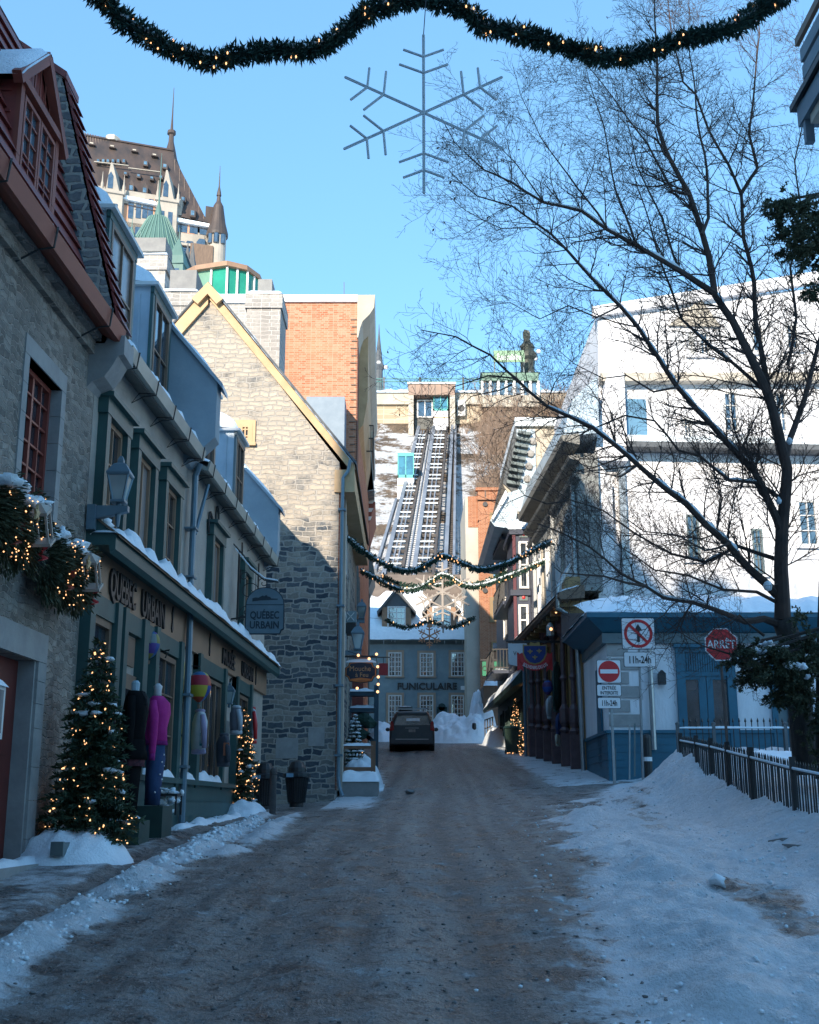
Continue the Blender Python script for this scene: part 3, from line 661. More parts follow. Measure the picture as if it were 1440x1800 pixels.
# display windows
window(L, 13.97, 14.88, 1.5, 3.83, h2, TAND, 1, 1, .09, .0, .06, GL, name='shop_window')
window(L, 18.77-1.55, 18.5, 2.05, 3.8, h2, TAND, 2, 3, .08, .0, .06, GL, name='shop_window')
window(L, 20.24, 22.28, 2.05, 3.8, h2, TAND, 4, 1, .07, .0, .06, GL, .06, name='shop_window')
window(L, 23.87, 25.28, 2.05, 3.8, h2, TAND, 2, 2, .07, .0, .06, GL, name='shop_window')
dd = MB().fb(L, 15.44, 16.23, 1.2, 3.3, .0, .05)
dd.fb(L, 15.52, 16.15, 3.42, 3.8, .0, .03)
dd = dd.build('door', TAND, h2); MB().fb(L, 15.6, 16.07, 1.9, 3.1, .05, .06).build('pane', GL, dd)
MB().fb(L, 15.3, 16.35, .95, 1.18, .0, .42).build('doorstep', CONC, h2)
# painted poster panel with snowshoe drawing
pp = MB().fb(L, 18.95, 19.6, 2.4, 3.85, .0, .03).build('poster', mat('poster_yellow', (.42,.37,.12), (.36,.33,.14), .6, ns=4), h2)
q = MB()
for a, b_ in (((19.1,2.5),(19.3,3.7)),((19.45,2.55),(19.28,3.6)),((19.05,2.75),(19.5,2.6)),((19.15,3.2),(19.4,3.25))): q.tube([L.P(*a,.035), L.P(*b_,.035)], .012, 5)
q.build('poster_drawing', BLACK, pp)
MB().fb(L, 23.1, 23.45, 2.5, 3.2, .0, .02).build('notice', GREYT, h2)
snowcap(L, 16.6, 18.4, 2.02, .0, .16, .09, h2, 'sill_snow', 1); snowcap(L, 18.9, 19.9, 2.02, .0, .16, .09, h2, 'sill_snow', 2); snowcap(L, 20.3, 22.2, 2.02, .0, .16, .12, h2, 'sill_snow', 3)
# drain pipes, hooks and cable on the wall
MB().tube([L.P(19.75,6.95,.18), L.P(19.35,6.0,.08)], .035, 6).build('branch_pipe', GREYSL, h2)
dpz = MB(); dpz.tube([L.P(18.95,7.1,.2), L.P(19.0,6.9,.12), L.P(19.0,5.2,.12), L.P(18.9,4.2,.16), L.P(18.88,1.95,.17), L.P(18.88,1.35,.17)], .052, 8)
for z in (6.0, 5.2): dpz.fb(L, 18.88, 19.13, z-.015, z+.015, .0, .19)
for z in (3.3, 2.2): dpz.fb(L, 18.76, 19.0, z-.02, z+.02, .0, .24)
dpz.build('drain_pipe', GREYSL, h2)
q = MB()
for c in ((21.35,6.75),(20.75,6.5)):
    q.tube([L.P(c[0]+.13*math.cos(t), c[1]+.22*math.sin(t), .04) for t in [i*.5 for i in range(13)]], .022, 5)
q.bar(L.P(21.25,6.6,.04), L.P(20.85,6.65,.04), .04); q.build('iron_hook', BLACK, h2)
MB().tube([L.P(24.1,6.9,.03), L.P(24.15,6.6,.03), L.P(24.0,6.3,.03), L.P(24.05,6.0,.03)], .02, 5).build('cable', BLACK, h2); MB().tube([L.P(26.3,6.9,.03), L.P(26.3,6.2,.03), L.P(26.2,5.8,.03)], .02, 5).build('cable', BLACK, h2)
# ================================================================ rubble gable house
def W(Y): return Front(Y)
G = Front(30.0); GY = 30.0
h3 = thing('gable_house', 'tall rubble stone gable house with ochre bargeboards in the corner of the street', 'house', (-5, 32, 1.6))
apx = PY(368,507,GY); eav = PY(604,800,GY); gx1 = -1.83
ang = (apx.z-eav.z)/(eav.x-apx.x); lx = -11.0
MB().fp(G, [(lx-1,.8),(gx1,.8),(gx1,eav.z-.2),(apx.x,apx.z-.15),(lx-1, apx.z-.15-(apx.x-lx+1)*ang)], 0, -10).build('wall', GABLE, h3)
bg_ = MB(); w_ = .42
R0, R1 = (apx.x, apx.z+.02), (eav.x+.3, eav.z-.28)
bg_.fp(G, [(R0[0],R0[1]),(R1[0],R1[1]),(R1[0]-.02,R1[1]-.26),(R0[0],R0[1]-.33)], .02, .08)
bg_.fp(G, [(R0[0],R0[1]),(lx,R0[1]-(R0[0]-lx)*ang),(lx,R0[1]-(R0[0]-lx)*ang-.5),(R0[0],R0[1]-.52)], .02, .11)
bg_.fb(G, eav.x-.22, eav.x+.30, eav.z-1.02, eav.z-.42, .02, .09)
bg_.prism([(R0[0]-.42,29.75,R0[1]-.42),(R0[0],29.75,R0[1]+.06),(R0[0]+.42,29.75,R0[1]-.42),(R0[0]+.25,29.75,R0[1]-.58),(R0[0],29.75,R0[1]-.28),(R0[0]-.25,29.75,R0[1]-.58)],[(R0[0]-.42,29.98,R0[1]-.42),(R0[0],29.98,R0[1]+.06),(R0[0]+.42,29.98,R0[1]-.42),(R0[0]+.25,29.98,R0[1]-.58),(R0[0],29.98,R0[1]-.28),(R0[0]-.25,29.98,R0[1]-.58)])
bg_.build('bargeboard', YEL, h3)
MB().yp([(R0[0],R0[1]+.02),(R1[0]+.05,R1[1]-.02),(R1[0]+.05,R1[1]+.06),(R0[0],R0[1]+.12)], 29.86, 40).build('roof', SLATE, h3)
MB().yp([(R0[0],R0[1]+.02),(lx,R0[1]-(R0[0]-lx)*ang),(lx,R0[1]-(R0[0]-lx)*ang+.1),(R0[0],R0[1]+.12)], 29.86, 40).build('roof', SLATE, h3)
for sx in (1, -1):
    sv = MB(); n = 60
    e = R1[0] if sx > 0 else lx
    sv.strip((R0[0],29.84,R0[1]+.08), (e,29.84,R0[1]+.08-abs(e-R0[0])*ang), (0,.5,0), .09, n, 4, 3, .9, .03, 5).build('verge_snow', SNOW, h3, smooth=True, recalc=False)
MB().box(eav.x-.2, eav.x+.3, 30.0, 40, eav.z-.95, eav.z-.45).build('eaves_box', YEL, h3)
a_ = PY(413,738,GY); b_ = PY(450,785,GY)
window(G, a_.x+.1, b_.x-.1, b_.z+.1, a_.z-.1, h3, YEL, 4, 3, .12, .0, .07, GL, .035, casing=YEL, cw=.08)
dp = MB().tube([PY(616,808,29.8), PY(612,828,29.85), PY(603,840,29.85), (-1.74,29.86,8), (-1.74,29.86,2.3), (-1.70,29.8,2.05), (-1.62,29.7,1.85)], .045, 8)
for z in (9, 6.5, 4.5, 2.8): dp.fb(G, -1.84, -1.64, z, z+.05, .0, .22)
dp.build('drain_pipe', GREYSL, h3)
for i, (x0, x1, z0, z1, st) in enumerate([(-3.3,-2.75,2.75,3.25,0),(-2.5,-2.1,3.05,3.5,0)]): MB().fb(G, x0, x1, z0, z1, .0, .012).build('lime_patch', ASHLAR, h3)
MB().fb(G, -4.05, -3.7, 6.7, 7.0, -.02, .10).build('iron_bracket', BLACK, h3)
# chimneys (each a part: stack, snow, cap)
def chimney(px0, px1, ptop, Y, dep, base, parent, right_only=None):
    A = PY(px0, ptop, Y); B = PY(px1, ptop, Y); m_ = MB()
    m_.box(A.x, B.x, Y, Y+dep, base, A.z-.42); m_.box(A.x-.05, B.x+.05, Y-.05, Y+dep+.05, A.z-.42, A.z)
    c = m_.build('chimney', CHIM, parent)
    MB().strip((A.x-.06,Y-.08,A.z), (B.x+.06,Y-.08,A.z), (0,dep+.12,0), .30, 14, 8, px0, .1, .0, 1.2).build('chimney_snow', SNOW, c, smooth=True, recalc=False)
    return c, A, B
c, A, B = chimney(435, 494, 518, 31.5, 1.5, 9, h3)
MB().box(A.x+.25, B.x-.3, 31.8, 32.5, A.z+.15, A.z+.62).build('chimney_cap', CONC, c)
q = MB().box(A.x+.05, B.x, 31.45, 31.52, 12.0, 12.0+.01); 
c, A, B = chimney(284, 346, 514, 32.0, 1.3, 9, h3)
MB().box(A.x+.2, B.x-.05, 32.1, 33.2, A.z+.15, A.z+.75).build('chimney_cap', CONC, c)
h3b = thing('rear_chimney', 'pale stone chimney with a snow band rising behind the metal dormers', 'chimney', (-6.8, 29, 7))
Yc = 33.0; A = PY(232, 448, Yc); B = PY(292, 448, Yc)
MB().box(A.x, B.x, Yc, Yc+1.2, 7, A.z-.5).build('stack', CHIM, h3b); MB().box(A.x-.06, B.x+.06, Yc-.06, Yc+1.26, A.z-.5, A.z-.02).build('crown', CHIM, h3b)
MB().strip((A.x-.08,Yc-.1,A.z-.03), (B.x+.08,Yc-.1,A.z-.03), (0,1.3,0), .24, 12, 6, 3, .1, 0, 1.2).build('snow', SNOW, h3b, smooth=True, recalc=False)
MB().box(A.x+.02, B.x-.05, Yc+.1, Yc+1.1, A.z+.18, A.z+.62).build('cap', CONC, h3b)

# ================================================================ orange brick building and its street front
h4 = thing('brick_building', 'tall orange brick building with cream cornice behind the stone gable', 'building', (-3.5, 50, 3))
BW = Front(45.0); LB = Street(-1.8, 30, -.021, 1)
bx = LB.P(45, 0).x; A = PY(440, 520, 45)
xl_ = PY(484,520,45).x; MB().fb(BW, xl_, bx, 2.5, 21.55, 0, -16).build('wall', BRICK, h4)
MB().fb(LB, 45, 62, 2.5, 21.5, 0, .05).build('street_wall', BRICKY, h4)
q = PY(392,560,44); q2 = PY(445,537,44); MB().box(q.x, q2.x, 43, 44.8, q.z-4, q2.z-.35).build('low_wall', CHIM, h4); MB().box(q.x-.1, q2.x, 42.9, 44.8, q2.z-.35, q2.z).build('ledge_snow', SNOW, h4); MB().fb(BW, xl_, bx+.02, 21.45, 21.75, -.5, .12).build('parapet', WHITE, h4)
MB().sweep(LB, [(.05,19.9),(.12,20.3),(.22,20.6),(.5,20.9),(.68,21.2),(.72,21.75),(.0,21.75),(.0,19.9)], 44.9, 62).build('cornice', CREAM, h4)
MB().sweep(LB, [(.0,16.6),(.25,16.9),(.42,18),(.42,20.9),(.0,20.9)], 47, 62).build('cornice_side', YEL, h4)
MB().tube([PY(605,518,47), PY(605,496,47)], .02, 4).build('rod', BLACK, h4)
for i in range(20): z = 14.8 + i*.31; MB().fb(BW, bx-.22-.04*(i % 2), bx-.02, z, z+.04, .0, .05).build('quoin', TAND, h4)
sq = MB(); a_, b_ = PY(556,712,44.6), PY(608,755,44.6)
sq.box(PY(540,712,44).x, b_.x, 43.6, 44.9, PY(556,800,44.6).z-2, a_.z)
sq.build('slate_roof_box', mat('pale_sheet', (.22,.28,.34), (.18,.24,.30), .6), h4)
for k, (s, z) in enumerate([(46.5,12.5),(49,12.5),(52,12.5),(46.5,9),(49,9),(52,9),(55,12.5),(55,9),(58,9)]): window(LB, s, s+1.0, z, z+1.9, h4, GREYT, 2, 3, .08, .05, .07, GL, .03, casing=CREAM, cw=.12)
# row of street fronts beyond the gable
h5 = thing('balcony_house', 'narrow brick front with grey awning, balcony and red striped bay beyond the drain pipe', 'house', (-2.1, 40, 2.6))
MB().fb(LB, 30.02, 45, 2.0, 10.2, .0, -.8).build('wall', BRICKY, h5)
MB().fb(LB, 30.9, 31.7, 2.0, 10.2, .0, .12).build('pilaster', CREAM, h5); MB().fb(LB, 35.2, 35.9, 2.4, 8.2, .0, .10).build('pilaster', CREAM, h5)
MB().fb(LB, 31.6, 40, 10.0, 10.55, .0, .30).build('eaves', YEL, h5)
for s, z in ((33,5.2),(36.5,5.4),(39.5,5.6),(33,8),(36.5,8.1),(39.5,8.2),(42.5,8.3)): window(LB, s, s+1.1, z, z+1.7, h5, WOODW, 2, 3, .08, .02, .06, GL, .03)
h6 = thing('awning_house', 'far left street front with fluted grey metal awning above red striped boards', 'house', (-2.4, 62, 4.6))
MB().fb(LB, 62.02, 74, 3.8, 18, .0, -6).build('wall', mat('umber_render', (.16,.10,.08), (.10,.07,.06), .8), h6)
aw = MB(); n = 14
pz0, pz1 = PY(640,882,60).z, PY(640,790,60).z
for i in range(n):
    s0, s1 = 58+i*.55, 58+i*.55+.4; aw.sweep(LB, [(.05,pz0),(.62,pz0+.1),(.40,pz1),(.05,pz1)], s0, s1)
aw.sweep(LB, [(.04,pz0),(.58,pz0+.14),(.36,pz1),(.04,pz1)], 58, 66)
aw.build('awning', mat('zinc', (.34,.36,.36), (.22,.24,.25), .45, metal=.5, ns=2), h6)
MB().sweep(LB, [(.0,pz1),(.55,pz1),(.6,pz1+.35),(.0,pz1+.35)], 58, 66.2).build('awning_cornice', CREAM, h6)
st = MB(); z0_, z1_ = PY(650,928,60).z, pz0
st.sweep(LB, [(.05,z0_),(.35,z0_+.3),(.66,z1_),(.05,z1_)], 60, 66); st = st.build('bay', REDG, h6)
q = MB()
for i in range(4): z = z0_+.4+i*.45; q.sweep(LB, [(.4+i*.06,z),(.5+i*.06,z+.2),(.3,z+.2),(.3,z)], 59.97, 60.0)
q.build('bay_stripes', WOODW, st)
bc = MB(); zb0, zb1 = PY(636,825,55).z, PY(636,782,55).z
for i in range(9): s = 52+i*.35; bc.bar(LB.P(s,zb0,.6), LB.P(s,zb1,.6), .035)
for o_ in (.1,.3,.5): bc.bar(LB.P(52,zb0,o_), LB.P(52,zb1,o_), .035)
for z in (zb0, zb1, (zb0+zb1)/2): bc.bar(LB.P(52,z,.6), LB.P(55,z,.6), .05); bc.bar(LB.P(52,z,.0), LB.P(52,z,.6), .05)
bc.build('balcony', BLACK, h4)
q = MB(); zz = PY(650,1045,66).z
q.sweep(LB, [(.0,zz),(.3,zz),(.62,zz+.8),(.5,zz+1.5),(.0,zz+1.5)], 64, 68); q.build('canopy', GREYT, h6)
MB().fb(LB, 66, 66.6, 5, 17, .0, .35).build('corner_post', GREYT, h6)
# wall lamp box, lanterns on the left front
# ================================================================ green glass building on the cliff
h7 = thing('glass_building', 'curved green glass building with pale roof slab below the hotel towers', 'building', (-18, 104, 40))
pts = [PY(296,462,104), PY(345,470,101), PY(400,474,100), PY(436,478,101), PY(459,480,103)]
zt, zbm = PY(400,470,100).z, PY(400,545,100).z
xs = [(p.x, p.y) for p in pts]
pan = []
for (a, b_) in zip(xs, xs[1:]): pan.append((a, b_))
gl1 = MB(); gl2 = MB(); ml = MB(); k = 0
for a, b_ in pan:
    n = 2
    for i in range(n):
        p = (a[0]+(b_[0]-a[0])*i/n, a[1]+(b_[1]-a[1])*i/n); q_ = (a[0]+(b_[0]-a[0])*(i+1)/n, a[1]+(b_[1]-a[1])*(i+1)/n)
        (gl2 if k < 3 else gl1).add([(p[0],p[1],zbm-4),(q_[0],q_[1],zbm-4),(q_[0],q_[1],zt),(p[0],p[1],zt)], [(0,1,2,3)])
        ml.box(p[0]-.09, p[0]+.09, p[1]-.2, p[1]+.1, zbm-4, zt); k += 1
gl1.build('glass_wall', TEALG, h7); gl2.build('panel_wall', TEALG2, h7); ml.build('mullion', WOODW, h7)
MB().prism([(x, y-.5, zt) for x, y in xs] + [(xs[-1][0]+.3, xs[-1][1]+5, zt), (xs[0][0], xs[0][1]+8, zt)], [(x, y-.5, zt+.45) for x, y in xs] + [(xs[-1][0]+.3, xs[-1][1]+5, zt+.45), (xs[0][0], xs[0][1]+8, zt+.45)]).build('roof', TAN, h7)
MB().box(xs[-1][0]-.05, xs[-1][0]+.05, xs[-1][1], xs[-1][1]+5, zbm-4, zt).build('end_wall', GREYT, h7)

# ================================================================ hotel on the cliff top
KH = .345; HX, HY = -46.8, 210.0
H = Front(HY, KH, HX)
h8 = thing('chateau_hotel', 'castle-like hotel with steep brown copper roof, pale dormers and slate turret on the cliff', 'hotel', (-50, 214, 60))
def hp(a, b_, o=0): return H.px(a, b_, o)
HSTONE = mat('hotel_stone', (.42,.375,.315), (.31,.28,.24), .9, ns=.35, bs=3, bstr=.3)
HBR = mat('hotel_brick', (.62,.33,.20), (.56,.28,.17), .9, ns=.5)
s1_, z1_ = hp(148,225); s2_, z2_ = hp(300,262); zc_ = hp(300,404)[1]
zE = hp(290,345)[1]; sE1, _ = hp(372,395); sW = s1_-22
m_ = MB().fb(H, sW, hp(369,415)[0], 40, hp(369,412)[1], 0, -30)
m_.fb(H, sW, hp(318,398)[0], 40, zE, 0, -28).build('wall', HSTONE, h8)
# main roof: steep hipped prism; front slope leans back
ef = hp(366,392)
zr = hp(300,264,-9)[1]; sr = hp(300,264,-9)[0]; zel, zer = zE, hp(368,393)[1]
P = H.P
rf = MB().add([P(sW,zE-1,.2), P(ef[0],ef[1],.2), P(sr,zr,-9), P(sW,zr,-9), P(sW,zE-1,-26), P(ef[0],ef[1],-26), P(sr,zr,-16), P(sW,zr,-16)], [(0,1,2,3),(1,5,6,2),(4,5,6,7),(3,2,6,7),(0,3,7,4)]).build('roof', COPPER, h8)
def onroof(a, b_):
    """point on the front roof slope for a pixel"""
    lo, hi = 0.0, 9.3
    for _ in range(30):
        o = (lo+hi)/2; s, z = hp(a, b_, -o)
        ze = zE-1 + (ef[1]-zE+1)*(s-sW)/(ef[0]-sW)
        zz = ze + (zr-ze)*(o+.2)/9.2
        if z > zz: lo = o
        else: hi = o
    return P(s, z, -o), s, z, -o
seams = MB()
for i in range(34):
    t = i/33; a = 150+(300-150)*t; b0_ = 225+(262-225)*t
    p1 = onroof(a, b0_+6)[0]; p2 = onroof(a+1.5+60*t*0, 340+50*t)[0]; seams.bar(p1+Vector((0,0,-.3)), p2, .22, .16, (0,1,0))
for i in range(7):
    t = (i+1)/8; a = 300+68*t; p1 = onroof(a-1, 262+(392-262)*t+3)[0]; p2 = onroof(a-1, 393)[0]; seams.bar(p1, p2, .16, .3, (0,1,0))
seams.build('roof_seams', mat('copper_seam', (.15,.11,.09), (.10,.075,.06), .6), rf)
q = MB().prism([P(sW,zr-.2,-8.6), P(sr+.5,zr-.2,-8.6), P(sr+.5,zr+.35,-9), P(sW,zr+.35,-9)], [P(sW,zr-.2,-16.4), P(sr+.5,zr-.2,-16.4), P(sr+.5,zr+.35,-16), P(sW,zr+.35,-16)])
q.build('ridge', COPPER, rf)
fin = P(sr-.2, zr, -10); q = MB().lathe(fin, [(1.5,-2),(1.0,.5),(.55,2.5),(.5,4.0),(.9,4.2),(.85,4.9),(.3,5.2),(.16,8),(.05,15)], 8); q.build('finial', COPPER, rf)
fin = P(hp(196,228,-9)[0], zr, -10); MB().lathe(fin, [(1.6,0),(1.6,.9),(1.0,1.4),(.4,1.6)], 6).build('vent', CREAM, rf)
def roofdormer(a, b_, wpx, hpx, kind):
    p, s, z, o = onroof(a, b_); u = 223/2100.; wd, ht = wpx*u, hpx*u
    if kind == 'brow':
        d = MB().fp(H, [(s-wd/2,z),(s+wd/2,z),(s+wd*.3,z+ht),(s-wd*.3,z+ht)], o+.9, o-4).build('roof_dormer', COPPER, h8)
        MB().fb(H, s-wd*.25, s+wd*.25, z+.2, z+ht*.7, o+.9, o+.95).build('pane', CREAM, d)
    elif kind == 'flat':
        d = MB().fp(H, [(s-wd/2,z),(s+wd/2,z),(s+wd/2,z+ht),(s-wd/2,z+ht)], o+.8, o-4).build('roof_dormer', COPPER, h8)
        MB().fb(H, s-wd*.3, s+wd*.3, z+.3, z+ht*.85, o+.8, o+.85).build('pane', GLB, d)
    else:
        d = MB().fp(H, [(s-wd/2,z),(s+wd/2,z),(s+wd/2,z+ht*.55),(s,z+ht),(s-wd/2,z+ht*.55)], o+1.0, o-4).build('roof_dormer', COPPER, h8)
        MB().fb(H, s-wd*.28, s+wd*.28, z+.3, z+ht*.5, o+1.0, o+1.05).build('pane', GLB, d)
for a, b_ in ((163,258),(199,263),(238,270),(273,278)): roofdormer(a, b_, 12, 6, 'brow')
for a in (174,183,191,200,209,219): roofdormer(a, 291, 6, 10, 'flat')
for a, b_ in ((257,295),(291,300),(323,358)): roofdormer(a, b_, 9, 11, 'flat')
for a, b_ in ((222,312),(245,316),(268,320),(284,318)): roofdormer(a, b_, 7, 8, 'flat')
for a, b_ in ((232,341),(256,345),(340,385)): roofdormer(a, b_, 10, 24, 'gable')
ba = MB(); 
for (a0, b0_), (a1, b1_) in (((168,290),(228,297)), ((228,301),(283,308))):
    p0, p1 = onroof(a0, b0_)[0], onroof(a1, b1_)[0]; f_ = Vector((0,-1.2,0)); ba.bar(p0+f_, p1+f_, .4, .14, (0,0,1))
ba.build('roof_walkway', CREAM, h8)
# gabled stone bays
def bay(aL, aR, atop, aeave, o):
    s0, z0 = hp(aL, aeave, o); s1, z1 = hp(aR, aeave+7, o); sm_, zt_ = hp((aL+aR)/2-1, atop, o); ze = (z0+z1)/2
    b = MB().fb(H, s0, s1, 55, ze, o, -2).build('bay_wall', HSTONE, h8)
    MB().fp(H, [(s0+.6,ze),(s1-.6,ze),(sm_+.15,zt_),(sm_-.15,zt_)], o-.3, -5).build('bay_gable', HSTONE, b)
    MB().fb(H, s0-.35, s1+.35, ze-.25, ze+.35, o-1, o+.35).build('bay_cornice', HSTONE, b)
    w2 = (s1-s0); z_ = ze+.9
    MB().fp(H, [(sm_-w2*.12,z_),(sm_+w2*.12,z_),(sm_+w2*.12,z_+2.6),(sm_,z_+3.5),(sm_-w2*.12,z_+2.6)], o-.28, o-.22).build('bay_window', GL, b)
    for t in (.18, .58): MB().fb(H, s0+w2*t, s0+w2*(t+.22), ze-5.6, ze-2.3, o, o+.06).build('bay_window', GL, b)
    for t in (.18, .58): MB().fb(H, s0+w2*t, s0+w2*(t+.24), ze-12, ze-8.2, o, o+.06).build('bay_window', GL, b)
    for sg in (s0, s1): MB().lathe(H.P(sg, ze, o-.4), [(.3,0),(.3,1.6),(.15,2.2),(.03,4.2)], 6).build('pinnacle', HSTONE, b)
bay(178,216,284,334,1.6); bay(276,312,297,349,1.6)
# wall windows between bays
q = MB(); brk = MB()
for i, a in enumerate((227,240.5,252,262)): s, z = hp(a+2, 385, .1); MB().fb(H, s-.45, s+.45, z+.2, z+4.2, .02, .12).build('window', GL, h8)
for i, a in enumerate((227,240.5,252)): s, z = hp(a+2, 398, .1); MB().fb(H, s-.45, s+.45, z-2.0, z-.1, .02, .12).build('window', GL, h8)
for a, b_, wpx, hp2 in ((220,388,5,24),(266,378,9,18)): s, z = hp(a, b_, .1); brk.fb(H, s-.5, s+.5, z, z+3.4, .0, .06)
brk.build('brick_panel', HBR, h8)
s0, z0 = hp(216,346,.6); s1, z1 = hp(276,358,.6); MB().prism([P(s0,z0-.4,0),P(s0,z0-.4,.9),P(s0,z0+.3,.9),P(s0,z0+.3,0)], [P(s1,z1-.4,0),P(s1,z1-.4,.9),P(s1,z1+.3,.9),P(s1,z1+.3,0)]).build('eaves_snow', SNOW, h8)
s0, z0 = hp(306,385,.6); s1, z1 = hp(370,397,.6); MB().prism([P(s0,z0-.4,0),P(s0,z0-.4,.9),P(s0,z0+.3,.9),P(s0,z0+.3,0)], [P(s1,z1-.4,0),P(s1,z1-.4,.9),P(s1,z1+.3,.9),P(s1,z1+.3,0)]).build('eaves_snow', SNOW, h8)
# lower wing with brick and string course
for a in (313,322,340,358): s, z = hp(a, 407+(a-313)*.12, .1); MB().fb(H, s-.75, s+.75, z, z+1.9, .02, .1).build('window', GL, h8)
s, z = hp(331, 410, .1); MB().fb(H, s-1.1, s+1.1, z, z+2.2, .0, .05).build('brick_panel', HBR, h8)
s0, z0 = hp(306,425,.6); s1, z1 = hp(368,432,.6)
MB().fb(H, s0, s1, z0-.4, z0+.1, .0, .7).build('string_course', HSTONE, h8)
s0, z0 = hp(322,470,.1); s1, z1 = hp(352,434,.1); MB().fb(H, s0, s1, z0, z1-.6, .0, .08).build('brick_panel', HBR, h8)
for a, b_ in ((318,452),(354,448),(333,452)): s, z = hp(a, b_, .15); MB().fp(H, [(s-1,z),(s+1,z),(s+1,z+2.6),(s+.5,z+3.4),(s-.5,z+3.4),(s-1,z+2.6)], .02, .14).build('window', GL, h8)
# round turret
tc, tz = hp(382, 414, 1.0); c0 = H.P(tc, 0, 1.0); r = 16.5*223/2100
z_e = H.px(382, 412, 1.0)[1]; z_t = H.px(384, 328, 1.0)[1]
MB().lathe((c0.x,c0.y,0), [(r,60),(r,z_e)], 20).build('turret_wall', HSTONE, h8)
tr_ = MB().lathe((c0.x,c0.y,0), [(r*1.18,z_e-.6),(r*1.2,z_e),(r*.88,z_e+2.2),(r*.55,z_e+6),(r*.25,z_t-3.2),(.12,z_t)], 20).build('turret_roof', COPPER, h8)
MB().lathe((c0.x,c0.y,0), [(.5,z_t-2),(.35,z_t-1),(.14,z_t),(.04,z_t+4.5)], 6).build('finial', COPPER, tr_)
for a in (-2.2, -1.5, -.75):
    for z_ in (z_e-2.6, z_e-10.5):
        x, y = c0.x+r*math.cos(a), c0.y+r*math.sin(a); MB().lathe((x,y,z_), [(.55,0),(.55,1.9),(.2,2.3)], 6).build('turret_window', GL, h8)
# corner chimney and stair turret of brown metal
s, z = hp(366,388,.2); MB().fb(H, s-.6, s+.9, z-4, z+3.2, 0, -1.4).build('chimney', COPPER, h8)
s, z = hp(353,463,3); MB().fb(H, s-2, s+2.1, z-8, z+4, 3, -1).build('stair_turret', TAND, h8)
# green pavilion roof in front of the hotel
h9 = thing('green_pavilion', 'verdigris pyramid roof with ribbed sides in front of the hotel', 'pavilion', (-38, 170, 60))
Yp = 172.0; T = PY(283,356,Yp+6); k_ = 0; E1 = PY(241,436,Yp+6); E2 = PY(314,450,Yp+6)
m_ = MB(); cx = (E1.x+E2.x)/2+.4; wdt = (E2.x-E1.x)/2+1.0; ez = E1.z-2
prof = [(wdt*1.5,ez-4),(wdt*1.12,ez),(wdt*.72,ez+(T.z-ez)*.40),(wdt*.38,ez+(T.z-ez)*.70),(.55,T.z-2.6),(.6,T.z-2),(.15,T.z),(.03,T.z+9)]
m_.lathe((T.x-.3, Yp+6, 0), prof, 16).build('roof', VERD, h9)
q = MB()
for j in range(34):
    a = 2*math.pi*j/34; q.tube([(T.x-.3+r_*1.01*math.cos(a), Yp+6+r_*1.01*math.sin(a), z_) for r_, z_ in prof[1:5]], .09, 4)
q.build('roof_ribs', mat('verdigris_rib', (.14,.25,.215), (.10,.20,.17), .6), h9)
MB().lathe((T.x-.3, Yp+6, 0), [(wdt*1.35,40),(wdt*1.35,ez-3.6)], 16).build('wall', HSTONE, h9)
for a, b_, sc_ in ((232,400,1.0),(315,420,1.0),(247,418,.6)):
    t_ = PY(a, b_, Yp-2); e = MB().lathe(t_, [(1.7*sc_,-4.6),(1.5*sc_,-3.2),(.7*sc_,-1.2),(.1,0),(.02,2)], 4, rot=.7).build('dormer_roof', VERD, h9)
    MB().box(t_.x-1.0*sc_, t_.x+1.0*sc_, Yp-3, Yp+1, t_.z-10, t_.z-4.4).build('dormer_wall', VERD, e); MB().box(t_.x-.4*sc_, t_.x+.4*sc_, Yp-3.05, Yp-2.99, t_.z-8, t_.z-5.4).build('dormer_window', GL, e)
for a in (330, 339): t_ = PY(a, 440, Yp+8); MB().lathe(t_, [(1.2,-5),(1.1,-3.5),(.5,-1.5),(.03,1.5)], 4, rot=.7).build('pinnacle', SLATE, h9)

# ================================================================ CLIFF
def cliffz(x, y):
    base = lerp([(88.9,2),(89.5,17),(100,23.5),(131,44.3),(134,48.6)], y)
    n = fbm(x*.55, y*.8, .22, 5, 9)
    if y > 131.5: n *= .1
    dx = abs(x-2.0); tr = sm(5, 9, dx)
    z = base + n*3.4*tr*sm(92,100,y) - (1-tr)*1.0
    if x > 9: z -= sm(9, 40, x)*sm(100,130,y)*3
    if x < -8: z -= 0
    return z
xs = [-75+i*1.4 for i in range(48)] + [-8+i*.5 for i in range(60)] + [22+i*2 for i in range(40)]
ys = [88.9+i*.6 for i in range(76)]
vs = [(x, y + (fbm(x, y, .35, 3, 2)*1.3 if 96 < y < 130 and abs(x-2) > 6 else 0), cliffz(x, y)) for y in ys for x in xs]; nx = len(xs)
me = bpy.data.meshes.new('cliff'); me.from_pydata(vs, [], [(j*nx+i, j*nx+i+1, (j+1)*nx+i+1, (j+1)*nx+i) for j in range(len(ys)-1) for i in range(nx-1)])
m, nt, b = newmat('cliff_rock'); g = pos(nt); b.inputs['Roughness'].default_value = .9
rock = mixc(nt, ramp(nt, noi(nt, g, .8, 6, .7), [(.4, 0.0), (.62, 1.0)]), (.27,.20,.14), (.11,.085,.065))
gn = N(nt, 'ShaderNodeNewGeometry'); sp = N(nt, 'ShaderNodeSeparateXYZ'); nt.links.new(gn.outputs['Normal'], sp.inputs[0])
mm = N(nt, 'ShaderNodeMath', operation='MULTIPLY_ADD'); nt.links.new(noi(nt, g, .33, 8, .72), mm.inputs[0]); mm.inputs[1].default_value = 2.6; nt.links.new(sp.outputs[2], mm.inputs[2])
